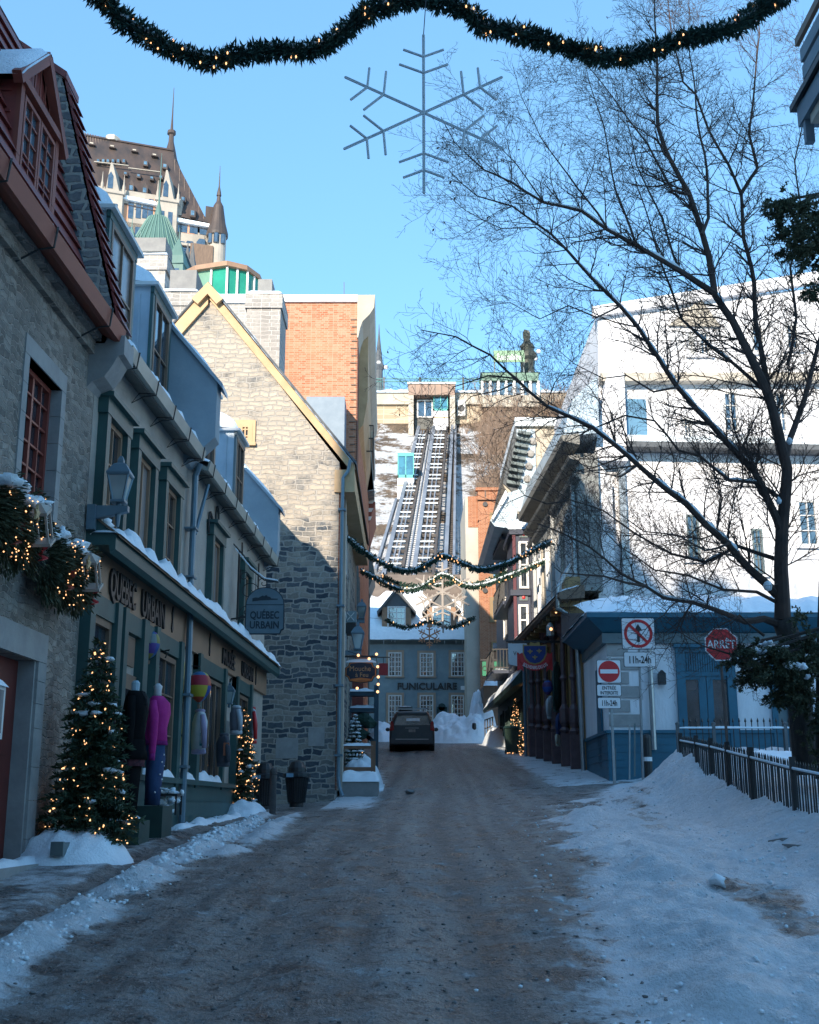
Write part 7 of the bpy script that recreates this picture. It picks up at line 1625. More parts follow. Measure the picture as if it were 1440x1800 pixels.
o8 = MB().fp(FC, oc, .0, .01).build('octagon', SIGNW, t); MB().fp(FC, [(c.x+(x-c.x)*.93, c.z+(z-c.z)*.93) for x, z in oc], .01, .014).build('red_face', SIGNR, o8); text('ARRÊT', FC, c.x, c.z-.07, .22, .014, SIGNW, o8, .82, .004, bold=.02)
MB().bar(PY(1266,1140,YC_+.04), (PY(1282,1330,YC_).x, YC_+.04, 1.9), .05, .04).build('post', mat('rusty_post', (.10,.07,.06), (.06,.045,.04)), t)
for i, (a, b0, b1, Y, lab) in enumerate(((1107,1275,1370,29.6,'taller pale snow stake beside the blue skirting'), (1116,1272,1365,29.0,'thin dark snow stake left of the standpipe'), (1082,1315,1385,29.5,'short snow stake beside the no entry post'))):
    o = MB().bar(PY(a, b1, Y), PY(a, b0, Y), .035).build('snow_stake', STEEL if i == 0 else GREYT); tag(o, lab, 'stake')
p = PY(1141,1372,29.4); z1_ = PY(1141,1290,29.4).z; t = thing('standpipe', 'dark round standpipe with white band beside the blue corner wall', 'standpipe', p)
MB().lathe((p.x,29.4,0), [(.10,p.z),(.10,z1_-.1),(.08,z1_-.03),(.03,z1_)], 10).build('pipe', BLACK, t); MB().lathe((p.x,29.4,0), [(.104,p.z+.45),(.104,p.z+.55)], 10).build('band', SIGNW, t)

# ================================================================ FENCES
fn = thing('picket_fence', 'black iron picket fence with snow on its rail behind the snow bank', 'fence', (5.2, 19, 1.7))
ftop = [(9,1.5),(16,2.13),(21.8,2.72),(24.2,2.93)]; fxx = [(9,4.9),(16,5.05),(21.8,5.3),(24.2,5.4)]
ysn = [24.2,22.6,21.3,20.0,18.4,16.1,13.6,11.2]
for j, y in enumerate(ysn):
    x, z = lerp(fxx, y), lerp(ftop, y); MB().box(x-.035, x+.035, y-.035, y+.035, z-1.15, z+.10).build('post', BLACK, fn)
for j, (ya, yb) in enumerate(zip(ysn, ysn[1:])):
    q = MB(); A_ = Vector((lerp(fxx,ya), ya, lerp(ftop,ya))); B_ = Vector((lerp(fxx,yb), yb, lerp(ftop,yb))); n = max(3, int((ya-yb)/.11))
    for dz in (-.07, -.88): q.bar(A_+Vector((0,0,dz)), B_+Vector((0,0,dz)), .03, .03)
    for i in range(1, n):
        c = A_.lerp(B_, i/n); c.x += .004*math.sin(i*2.1); q.prism([c+Vector((-.009,-.009,-1.0)), c+Vector((.009,-.009,-1.0)), c+Vector((.009,.009,-1.0)), c+Vector((-.009,.009,-1.0))], [c+Vector((-.009,-.009,.02)), c+Vector((.009,-.009,.02)), c+Vector((.009,.009,.02)), c+Vector((-.009,.009,.02))]); q.lathe(c+Vector((0,0,.02)), [(.013,0),(.002,.04)], 4)
    pn = q.build('panel', BLACK, fn, recalc=False); sn_ = MB().tube([A_+Vector((-.01,0,-.045)), A_.lerp(B_,.5)+Vector((-.01,0,-.045)), B_+Vector((-.01,0,-.045))], .02, 6).build('rail_snow', SNOW, pn)
f2 = thing('spear_fence', 'black spear-topped fence running across in front of the blue doors', 'fence', (6.5, 24.5, 2.4)); F2 = Front(24.5)
z0, z1 = PY(1300,1325,24.5).z, PY(1300,1281,24.5).z
for i in range(24):
    s = 5.55+i*.125
    q = MB(); q.fb(F2, s-.008, s+.008, z0-.1, z1+.13, -.008, .008); q.lathe(F2.P(s, z1+.12, 0), [(.006,0),(.024,.03),(.002,.10)], 4); q.build('spear', BLACK, f2)
MB().fb(F2, 5.4, 9.2, z1-.0, z1+.025, -.012, .012).build('top_rail', BLACK, f2); MB().fb(F2, 5.4, 9.2, z0+.02, z0+.045, -.012, .012).build('bottom_rail', BLACK, f2); MB().strip(F2.P(5.4,z1+.025,.02), F2.P(9.2,z1+.025,.02), (0,.04,0), .02, 30, 3, 2).build('rail_snow', SNOW, f2, recalc=False)
for s in (5.42, 6.15, 7.6): q = MB(); q.fb(F2, s-.03, s+.03, z0-.2, z1+.08, -.03, .03); q.lathe(F2.P(s, z1+.08, 0), [(.04,0),(.045,.03),(.0,.07)], 8); q.build('post', plain('weathered_iron', (.12,.14,.15)) if 'weathered_iron' not in MT else MT['weathered_iron'], f2)
pb = thing('stone_ledge', 'low stone planter ledge topped with flat snow behind the fence', 'planter', (7.5, 22.5, 2)); A, B = PY(1290,1345,22.4), PY(1440,1322,22.4)
MB().box(A.x, B.x+2, 22.4, 24.3, 1.5, B.z-.12).build('stone', CONC, pb); MB().strip((A.x-.1,22.35,B.z-.13), (B.x+2,22.35,B.z-.13), (0,2.0,.05), .15, 40, 8, 4, .3).build('snow', SNOW, pb, smooth=True, recalc=False)

# ================================================================ BALCONY TOP RIGHT
bt = thing('wooden_balcony', 'grey boarded balcony and eaves poking in at the top right corner', 'balcony', (5.2, 14, 9)); Xb = 4.6
def bx_(a, b_): return PX(a, b_, Xb)
tp = [((1398,82),(1432,-12)), ((1408,110),(1460,-20)), ((1412,140),(1475,-20)), ((1412,173),(1490,-10))]
SLATB = mat('blue_grey_boards', (.13,.19,.23), (.10,.15,.19), .5)
for i, (a, b_) in enumerate(tp):
    p = bx_(*a); z = p.z; y0 = p.y; hgt = .10 if i == 0 else .17
    MB().box(Xb, Xb+.05, y0-6, y0, z, z+hgt).build('board', TAND if i == 0 else SLATB, bt)
p = bx_(1414, 170); MB().box(Xb+.05, Xb+1.5, p.y-6, p.y, p.z-.35, p.z-.05).build('inner_wall', CREAM, bt)
p = bx_(1396, 198); MB().box(Xb-.05, Xb+.9, p.y-6, p.y, p.z, p.z+.08).build('floor_edge', BLACK, bt); MB().box(Xb-.0, Xb+.9, p.y-6, p.y-.1, p.z-.26, p.z).build('fascia', SLATB, bt)
for dy in (.2, .9, 1.7): MB().box(Xb+.02, Xb+.12, p.y-dy-.08, p.y-dy, p.z-.55, p.z+.1).build('bracket', SLATB, bt)
p2 = bx_(1424, 250); MB().box(Xb+.35, Xb+.75, p2.y-1.2, p2.y, p2.z, p2.z+.6).build('corbel_block', SLATB, bt)

# ================================================================ VAN
YV = 53.0; gv = zb(.12, YV); vx = PY(724.5,1300,YV).x
vn = thing('parked_van', 'salt-streaked dark minivan with loaded roof rack parked facing away', 'van', (vx, YV+2.5, gv))
VB = mat('van_paint', (.028,.042,.052), (.055,.065,.07), .45, ns=2.5, spec=.6)
def ringsec(w_, z0, zs, zr, rw): return [(-w_,z0),(-w_*1.0,z0+.35),(-w_*.99,zs),(-rw,zr-.10),(-rw*.86,zr),(0,zr+.03),(rw*.86,zr),(rw,zr-.10),(w_*.99,zs),(w_*1.0,z0+.35),(w_,z0)]
secs = [(0.0,.90,.28,1.02,1.60,.66),(.10,.98,.24,1.04,1.68,.72),(.6,1.0,.22,1.05,1.74,.76),(2.0,1.0,.22,1.03,1.76,.78),(3.2,1.0,.22,1.02,1.70,.74),(4.2,.98,.24,.98,1.06,.8),(5.0,.92,.28,.85,.88,.75),(5.12,.86,.32,.7,.74,.7)]
vs = []
for (dy, w_, z0, zs, zr, rw) in secs:
    for x, z in ringsec(w_, z0, zs, zr, rw): vs.append((vx+x, YV+dy, gv+z))
k_ = 11; fs = [(i*k_+j, i*k_+(j+1) % k_, (i+1)*k_+(j+1) % k_, (i+1)*k_+j) for i in range(len(secs)-1) for j in range(k_)] + [tuple(range(k_)), tuple(range((len(secs)-1)*k_, len(secs)*k_))]
MB().add(vs, fs).build('body', VB, vn)
def vq(pts, name, mt, d0=-.012, d1=.03, par=None): return MB().prism([(vx+x, YV+y_+d0, gv+z) for x, z, y_ in pts], [(vx+x, YV+y_+d1, gv+z) for x, z, y_ in pts]).build(name, mt, par or vn)
vq([(-.78,1.10,0),(.78,1.10,0),(.64,1.52,.0),(-.64,1.52,.0)], 'rear_window', GL, -.014)
vq([(-.66,1.545,0),(.66,1.545,0),(.62,1.63,-.0),(-.62,1.63,-.0)], 'spoiler', VB, -.10, .15)
for s_ in (-1,1):
    vq([(s_*.97,.86,0),(s_*.80,.88,0),(s_*.80,1.18,0),(s_*.90,1.30,0),(s_*.95,1.2,0)], 'taillight', mat('taillight', (.35,.015,.015), (.25,.01,.01), .25) if 'taillight' not in MT else MT['taillight'], -.03, .25)
    t_ = MB(); t_.tube([(vx+s_*.98,YV+.55,gv+.33),(vx+s_*.76,YV+.55,gv+.33)], .33, 16); wh = t_.build('wheel', plain('tyre', (.02,.02,.02), .9) if 'tyre' not in MT else MT['tyre'], vn); MB().tube([(vx+s_*.995,YV+.55,gv+.33),(vx+s_*.98,YV+.55,gv+.33)], .2, 12).build('rim', STEEL, wh)
    MB().tube([(vx+s_*.98,YV+4.1,gv+.33),(vx+s_*.76,YV+4.1,gv+.33)], .33, 16).build('wheel', MT['tyre'], vn)
    MB().blob((vx+s_*1.12,YV+3.3,gv+1.12), (.11,.08,.09), 1, 0, 10).build('mirror', VB, vn); MB().bar((vx+s_*.5,YV+.4,gv+1.80), (vx+s_*.5,YV+2.9,gv+1.82), .04).build('roof_rail', BLACK, vn)
vq([(-.93,.30,0),(.93,.30,0),(.95,.52,0),(-.95,.52,0)], 'bumper', plain('bumper_grey', (.07,.075,.08)), -.10, .1); vq([(-.72,.475,0),(.72,.475,0),(.72,.51,0),(-.72,.51,0)], 'chrome_strip', STEEL, -.115, -.09)
vq([(-.15,.80,0),(.15,.80,0),(.15,.92,0),(-.15,.92,0)], 'plate', CURT, -.02); vq([(-.3,.97,0),(.3,.97,0),(.3,.99,0),(-.3,.99,0)], 'trim_strip', STEEL, -.02)
vq([(-.25,1.28,0),(.35,1.28,0),(.33,1.40,0),(-.25,1.40,0)], 'window_snow', SNOWD, -.02, -.01)
q = MB()
for y_ in (.8, 2.3): q.bar((vx-.62,YV+y_,gv+1.86), (vx+.62,YV+y_,gv+1.86), .05)
q.build('cross_bars', STEEL, vn); MB().box(vx-.62, vx+.02, YV+.9, YV+2.2, gv+1.86, gv+1.98).build('roof_load', plain('tarp', (.10,.13,.14)), vn); MB().strip((vx-.62,YV+.9,gv+1.98), (vx+.0,YV+.9,gv+1.98), (0,1.2,0), .06, 10, 4, 3).build('roof_snow', SNOW, vn, smooth=True, recalc=False)
MB().bar((vx+.1,YV+1.0,gv+1.92), (vx+.75,YV+1.0,gv+1.90), .05).build('ski_bar', GREYSL, vn)
# ================================================================ SNOW HEAPS, BOLLARDS, BINS
drift('snow_heap', 'wide ploughed heap of broken snow right of the van before the station', (2.9,69,5.2), 2.4, 4.0, 1.45, 31, n=60, rg_=.5)
drift('snow_heap', 'tallest snow heap against the brown passage wall', (4.3,70,5.3), 1.1, 3.0, 2.3, 35, n=50, rg_=.5)
drift('snow_heap', 'small snow heap left of the van below the station window', (-1.6,72,5.3), .9, 3.0, 1.0, 36)
drift('snow_heap', 'flattened snow heap beside the dark railing behind the bin', (4.6,60,4.5), 1.0, 4.0, .9, 39)
o = MB(); p = PY(834,1300,66); o.lathe((p.x,66,zb(3.6,66)), [(.12,0),(.12,.95),(.1,1.05),(.0,1.08)], 10); tag(o.build('bollard', BLACK), 'black bollard standing before the tall snow heaps', 'bollard')
rl2 = thing('hand_railing', 'short dark iron hand railing on the right before the green shop', 'railing', PY(860,1295,62))
for i in range(4): p = PY(853+i*4.5, 1297-i*1.5, 62); MB().bar(p, p+Vector((0,0,.9)), .06).build('upright', BLACK, rl2)
for dz in (.45, .88): MB().bar(PY(852,1297,62)+Vector((0,0,dz)), PY(868,1291,62)+Vector((0,0,dz)), .06).build('rail', BLACK, rl2)
p = PY(479,1432,23.75); bo = MB().lathe((p.x,23.75,p.z-.05), [(.075,0),(.075,.06),(.065,.08),(.065,.80),(.075,.81),(.075,.86),(.05,.92),(.0,.95)], 14); tag(bo.build('bollard', mat('weathered_post', (.10,.09,.085), (.06,.055,.055), .8, ns=6), smooth=False), 'dark weathered bollard at the kerb before the litter bins', 'bollard')
def litter(px_, Y, label, lid=True):
    p = PY(px_, 1420, Y); z = zb(p.x, Y)+.04; t = thing('litter_bin', label, 'litter bin', (p.x, Y, z), 'black ribbed litter bins by the stone gable')
    MB().lathe((p.x,Y,z), [(.15,0),(.15,.08),(.17,.1),(.225,.60)], 18).build('drum', BLACK, t); q = MB()
    for i in range(26): a = 2*math.pi*i/26; q.bar((p.x+.18*math.cos(a),Y+.18*math.sin(a),z+.1), (p.x+.245*math.cos(a),Y+.245*math.sin(a),z+.62), .018)
    q.build('slats', plain('bin_iron', (.022,.03,.036), .4) if 'bin_iron' not in MT else MT['bin_iron'], t); MB().lathe((p.x,Y,z+.60), [(.25,0),(.30,.03),(.30,.10),(.20,.13)], 18).build('rim', MT['bin_iron'], t)
    MB().lathe((p.x,Y,z+.72), [(.2,0),(.19,.10),(.13,.22),(.0,.26)], 14).build('hood', BLACK, t); MB().box(p.x-.2, p.x-.05, Y-.305, Y-.29, z+.62, z+.70).build('label', mat('label_blue', (.10,.30,.45), (.35,.5,.6), .4) if 'label_blue' not in MT else MT['label_blue'], t)
    MB().blob((p.x+.1,Y,z+.75), (.12,.1,.04), 3, .3, 8).build('snow', SNOW, t, smooth=True)
litter(521, 26.2, 'black ribbed litter bin with hood alone against the stone gable'); litter(464, 25.6, 'black ribbed litter bin half hidden behind the weathered bollard')
p = PY(900,1326,47.6); z = zb(4.1,47.6); t = thing('wheelie_bin', 'green wheelie bin at the kerb before the lit trees', 'bin', (p.x, 47.6, z)); GB_ = plain('bin_green', (.012,.05,.035), .45)
MB().prism([(p.x-.22,47.35,z+.06),(p.x+.22,47.35,z+.06),(p.x+.22,47.8,z+.06),(p.x-.22,47.8,z+.06)], [(p.x-.29,47.3,z+.98),(p.x+.29,47.3,z+.98),(p.x+.29,47.95,z+.98),(p.x-.29,47.95,z+.98)]).build('body', GB_, t)
MB().prism([(p.x-.31,47.25,z+.98),(p.x+.31,47.25,z+.98),(p.x+.31,47.98,z+.98),(p.x-.31,47.98,z+.98)], [(p.x-.27,47.3,z+1.06),(p.x+.27,47.3,z+1.06),(p.x+.27,47.95,z+1.10),(p.x-.27,47.95,z+1.10)]).build('lid', GB_, t); MB().tube([(p.x-.25,47.9,z+.1),(p.x-.2,47.9,z+.1)], .1, 10).build('wheel', BLACK, t); MB().bar((p.x-.28,47.98,z+.95),(p.x+.28,47.98,z+.95), .04).build('handle', BLACK, t)

# ================================================================ PLANTER, RAIL AND PORCH ON THE LEFT CORNER
YP = 31.0; A, B = PY(597,1396,YP), PY(665,1372,YP); pt_ = thing('planter_block', 'grey concrete block heaped with snow at the foot of the drain pipe', 'planter', ((A.x+B.x)/2, YP, A.z))
MB().box(A.x, B.x, YP, YP+1.1, A.z-.2, B.z).build('block', CONC, pt_); MB().strip((A.x-.02,YP-.04,B.z-.01), (B.x+.04,YP-.04,B.z-.01), (0,1.15,.1), .20, 20, 8, 3, .5, fq=1.5).build('snow', SNOW, pt_, smooth=True, recalc=False)
br = thing('brown_rail', 'brown painted wooden rail frame standing behind the snowy block', 'railing', PY(628,1360,32.2)); W1 = mat('rail_brown', (.22,.11,.06), (.17,.085,.05), .6)
for a in (600, 656): p0, p1 = PY(a,1364,32.2), PY(a,1303,32.2); MB().box(p0.x-.06, p0.x+.06, 32.14, 32.26, p0.z-.2, p1.z).build('post', W1, br)
for b_ in (1313, 1352): p0, p1 = PY(600,b_,32.2), PY(656,b_,32.2); MB().box(p0.x, p1.x, 32.16, 32.24, p0.z-.05, p0.z+.05).build('rail', W1, br)
MB().strip((PY(600,1310,32.2).x,32.13,PY(0,1310,32.2).z), (PY(656,1310,32.2).x,32.13,PY(0,1310,32.2).z), (0,.14,0), .06, 12, 3, 2).build('snow', SNOW, br, smooth=True, recalc=False)
drift('snow_mound', 'snow bank behind the brown rail under the snow-caked tree', (-1.35,33.7,2.0), .65, 1.3, .75, 41)
pf = thing('blue_stair_frame', 'dark blue timber stair frame with snowy treads at the left corner', 'staircase', PY(635,1340,37)); BL_ = mat('stair_blue', (.03,.07,.10), (.022,.055,.08), .5)
for a, t_ in ((611,1222), (661,1205)): p0, p1 = PY(a,1345,37), PY(a,t_,37); MB().box(p0.x-.07, p0.x+.07, 36.9, 37.05, p0.z-.6, p1.z).build('post', BL_, pf)
for k, b_ in enumerate((1219,1248,1275)): p0, p1 = PY(611,b_,37), PY(661,b_,37); q = MB().box(p0.x, p1.x, 36.92, 37.4, p0.z-.07, p0.z+.07).build('tread', BL_, pf); MB().strip((p0.x,36.88,p0.z+.07), (p1.x,36.88,p0.z+.07), (0,.5,0), .08, 12, 4, k).build('snow', SNOW, q, smooth=True, recalc=False)
for (a, b_), (c_, d_) in (((628,1250),(646,1268)), ((630,1280),(658,1305)), ((618,1262),(650,1300))): MB().bar(PY(a,b_,37.2), PY(c_,d_,37.2), .12, .08, (0,1,0)).build('brace', BL_, pf)
MB().box(PY(613,1,38.5).x, PY(650,1,38.5).x, 38.4, 38.5, PY(0,1300,38.5).z, PY(0,1190,38.5).z).build('red_back_panel', REDP, pf)
for i, (a, b_) in enumerate(((640,1262),(650,1270),(636,1290))): MB().blob(PY(a,b_,36.8), (.22,.15,.16), i, .4, 8).build('wreath', NEEDB, pf)

# ================================================================ SHOP DISPLAY: MANNEQUINS, HANGING CLOTHES, BALLOONS
def body(c, prof, mt, parent, name, n=16, rot=0):
    """closed garment: prof = (z, half width along street, half depth, dx)"""
    vs = []
    for z, a, b_, dx in prof:
        for j in range(n):
            t_ = 2*math.pi*j/n; f_ = 1+.09*math.sin(3*t_+z*7)+.05*math.sin(7*t_+z*19)+.10*noise.noise(Vector((math.cos(t_)*2.2,math.sin(t_)*2.2,z*7)))
            x, y = b_*math.cos(t_)*f_+dx, a*math.sin(t_)*f_; vs.append((c[0]+x*math.cos(rot)-y*math.sin(rot), c[1]+x*math.sin(rot)+y*math.cos(rot), z))
    k_ = len(prof); return MB().add(vs, [(i*n+j, i*n+(j+1) % n, (i+1)*n+(j+1) % n, (i+1)*n+j) for i in range(k_-1) for j in range(n)] + [tuple(range(n-1,-1,-1)), tuple(range((k_-1)*n, k_*n))]).build(name, mt, parent, smooth=True)
MAG = mat('magenta_knit', (.46,.02,.22), (.36,.012,.17), .85, ns=9, bs=60, bstr=.3); JEAN = mat('denim', (.03,.07,.17), (.018,.045,.12), .85, ns=6, bs=60); BLKF = mat('black_cloth', (.007,.007,.008), (.012,.012,.013), .95, spec=.08)
c = (-3.40, 16.25); z0 = 1.62; m1 = thing('mannequin', 'shop mannequin in magenta sweater and star-spangled jeans outside the shop', 'mannequin', (c[0], c[1], z0))
JN = body(c, [(z0,.11,.10,0),(z0+.3,.12,.11,0),(z0+.6,.14,.12,0),(z0+.8,.155,.125,0),(z0+.9,.13,.11,0)], JEAN, m1, 'jeans', rot=.5)
body(c, [(z0+.80,.16,.14,0),(z0+.84,.185,.15,0),(z0+1.0,.19,.15,0),(z0+1.2,.20,.16,.02),(z0+1.33,.19,.14,.02),(z0+1.40,.13,.10,0),(z0+1.43,.07,.07,0)], MAG, m1, 'sweater', rot=.5)
slv = MB(); slv.tube([(c[0]-.02,c[1]-.15,z0+1.34),(c[0]+.02,c[1]-.25,z0+1.15),(c[0]+.03,c[1]-.28,z0+.9),(c[0]+.02,c[1]-.27,z0+.70),(c[0]+.02,c[1]-.26,z0+.60)], [.05,.06,.052,.046,.032], 10); slv.build('sleeve', MAG, m1, smooth=True)
slv = MB(); slv.tube([(c[0]-.02,c[1]+.15,z0+1.34),(c[0]+.02,c[1]+.24,z0+1.15),(c[0]+.03,c[1]+.26,z0+.9),(c[0]+.02,c[1]+.25,z0+.66)], [.05,.058,.05,.036], 10); slv.build('sleeve', MAG, m1, smooth=True)
MAGD = mat('magenta_rib', (.26,.012,.17), (.18,.008,.12), .9, ns=40)
body(c, [(z0+.775,.165,.145,0),(z0+.785,.176,.152,0),(z0+.84,.176,.152,0),(z0+.85,.17,.148,0)], MAGD, m1, 'hem', rot=.5)
MB().tube([(c[0]+.02,c[1]-.27,z0+.66),(c[0]+.02,c[1]-.262,z0+.57)], [.042,.04], 10).build('cuff', MAGD, m1, smooth=True)
MB().lathe((c[0],c[1],0), [(.085,z0+1.385),(.088,z0+1.41),(.075,z0+1.43)], 14).build('collar', MAGD, m1, smooth=True)
for i in range(5): a_ = (c[0]+.135*math.cos(-.9+i*.5), c[1]+.17*math.sin(-.9+i*.5)); MB().tube([(a_[0],a_[1],z0+.9+.05*i), (a_[0]+.012,a_[1]+.008,z0+1.05+.03*i), (a_[0]-.02,a_[1]+.02,z0+1.2)], [.004,.016,.003], 6).build('fold', MAG, m1, smooth=True)
MB().lathe((c[0],c[1],0), [(.055,z0+1.38),(.05,z0+1.5),(.06,z0+1.56),(.02,z0+1.60)], 12).build('neck', plain('mannequin_white', (.62,.62,.64), .5), m1, smooth=True)
rr_ = random.Random(2)
for i in range(9): a = -1.2+rr_.random()*1.3; z = z0+.1+rr_.random()*.75; MB().blob((c[0]+.128*math.cos(a), c[1]+.145*math.sin(a), z), .013, i, .2, 6).build('star', SIGNW, JN)
MB().box(c[0]-.22, c[0]+.2, c[1]-.3, c[1]+.35, 1.1, z0-.01).build('plinth', DKGR, m1)
c = (-3.42, 15.0); m2 = thing('mannequin', 'shop mannequin in long black coat and floral skirt beside the large christmas tree', 'mannequin', (c[0], c[1], 1.4))
body(c, [(1.45,.10,.09,0),(1.9,.13,.11,0),(2.2,.15,.12,0)], BLKF, m2, 'trousers', rot=.4); body(c, [(2.08,.19,.15,0),(2.2,.18,.14,0),(2.34,.16,.13,0)], mat('floral', (.16,.05,.07), (.03,.02,.03), .9, ns=22), m2, 'skirt', rot=.4)
body(c, [(2.22,.18,.15,0),(2.5,.18,.15,0),(2.75,.20,.15,.02),(2.93,.18,.13,.01),(3.0,.10,.09,0)], BLKF, m2, 'coat', rot=.4)
MB().tube([(c[0],c[1]-.16,2.92),(c[0]+.02,c[1]-.24,2.6),(c[0]+.02,c[1]-.25,2.25)], [.05,.05,.035], 10).build('sleeve', BLKF, m2, smooth=True); MB().tube([(c[0],c[1]+.16,2.92),(c[0]+.02,c[1]+.24,2.6),(c[0]+.02,c[1]+.25,2.25)], [.07,.065,.05], 10).build('sleeve', BLKF, m2, smooth=True)
body(c, [(2.16,.235,.17,0),(2.24,.215,.155,0),(2.4,.19,.145,0)], BLKF, m2, 'coat_skirt', rot=.4)
for s_ in (-1,1): MB().prism([(c[0]+.13,c[1]+s_*.01,2.45),(c[0]+.15,c[1]+s_*.09,2.9),(c[0]+.09,c[1]+s_*.06,3.0)], [(c[0]+.145,c[1]+s_*.01,2.45),(c[0]+.17,c[1]+s_*.09,2.9),(c[0]+.11,c[1]+s_*.06,3.0)]).build('lapel', plain('lapel_cloth', (.03,.03,.034)) if 'lapel_cloth' not in MT else MT['lapel_cloth'], m2)
MB().lathe((c[0],c[1],0), [(.05,2.97),(.055,3.1),(.03,3.13)], 10).build('neck', plain('cap_blue', (.35,.48,.56)), m2)
MB().box(c[0]-.2, c[0]+.2, c[1]-.3, c[1]+.3, 1.05, 1.44).build('plinth', DKGR, m2); MB().strip((c[0]-.2,c[1]-.3,1.44), (c[0]-.2,c[1]+.3,1.44), (.35,0,0), .07, 8, 4, 1).build('snow', SNOW, m2, smooth=True, recalc=False)
def garment(px_, top, bot, Y, w_, mt, mt2, label, rot=.4, grp='clothes hung out along the green shopfront'):
    p1 = PY(px_, top, Y); p0 = PY(px_, bot, Y); h = p1.z-p0.z; c = (p1.x, Y); t = thing('hanging_jacket', label, 'jacket', p0, grp)
    body(c, [(p0.z,w_*.82,.10,0),(p0.z+h*.3,w_*.9,.12,0),(p0.z+h*.75,w_*.95,.11,0),(p0.z+h*.92,w_*.8,.08,0),(p1.z,w_*.25,.05,0)], mt, t, 'torso', rot=rot)
    for s_ in (-1,1):
        dx, dy = -math.sin(rot)*s_*w_, math.cos(rot)*s_*w_; MB().tube([(c[0]+dx*.75,c[1]+dy*.75,p0.z+h*.88),(c[0]+dx*1.15+.02,c[1]+dy*1.15,p0.z+h*.5),(c[0]+dx*1.2+.03,c[1]+dy*1.2,p0.z+h*.08)], [.04,.048,.036], 10).build('sleeve', mt2, t, smooth=True)
    body(c, [(p0.z-.03,w_*.80,.095,0),(p0.z-.02,w_*.86,.11,0),(p0.z+.03,w_*.86,.11,0),(p0.z+.04,w_*.82,.10,0)], mt2, t, 'hem', rot=rot); MB().lathe((c[0],c[1],0), [(.075,p1.z-.03),(.085,p1.z+.01),(.06,p1.z+.03)], 12).build('collar', mt2, t, smooth=True)
    MB().tube([(c[0],c[1],p1.z),(c[0],c[1],p1.z+.06),(c[0]-.05,c[1],p1.z+.12)], .008, 5).build('hanger', BLACK, t); return t
LIL = plain('lilac_cloth', (.34,.30,.44), .9); PALE = mat('pale_cloth', (.50,.53,.56), (.42,.46,.5), .9, ns=6)
gj = garment(352,1250,1322,19.4,.21,PALE,LIL,'pale jacket with lilac sleeve hanging below the patterned balloon'); q = PY(360,1300,19.28); MB().box(q.x-.07, q.x+.03, 19.22, 19.25, q.z-.1, q.z+.1).build('teal_patch', plain('teal_cloth', (.03,.22,.25)), gj)
garment(416,1243,1288,22.2,.17,plain('grey_cloth', (.18,.19,.22), .9),PALE,'grey varsity jacket hanging left of the densely lit christmas tree'); garment(394,1292,1345,21.6,.20,plain('charcoal_cloth', (.07,.075,.09), .9),MT['charcoal_cloth'],'charcoal shirt with orange print hanging low by the shop window'); q = PY(398,1318,21.4); o = MB().box(q.x-.05, q.x+.05, 21.38, 21.4, q.z-.1, q.z+.12).build('orange_print', mat('print_orange', (.45,.13,.05), (.3,.1,.06)), bpy.data.objects['hanging_jacket.002'])
garment(443,1245,1305,25.6,.20,PALE,SIGNR,'white jacket with red sleeves hanging at the far end of the shopfront'); fr_ = thing('picture_panel', 'small red picture frame above the red-sleeved jacket', 'frame', PY(444,1245,27.1))
A, B = PY(439,1255,27.1), PY(449,1232,27.1); q = MB()
for a in ((A.x,B.x,A.z,A.z+.03),(A.x,B.x,B.z-.03,B.z),(A.x,A.x+.03,A.z+.03,B.z-.03),(B.x-.03,B.x,A.z+.03,B.z-.03)): q.box(a[0],a[1],27.1,27.13,a[2],a[3])
q.build('rim', SIGNR, fr_); MB().box(A.x+.03,B.x-.03,27.115,27.125,A.z+.03,B.z-.03).build('panel', PALE, fr_)
bcol = [plain('balloon_%d' % i, c_, .55) for i, c_ in enumerate(((.42,.02,.05),(.02,.07,.30),(.50,.42,.04),(.04,.16,.34),(.40,.05,.02)))]
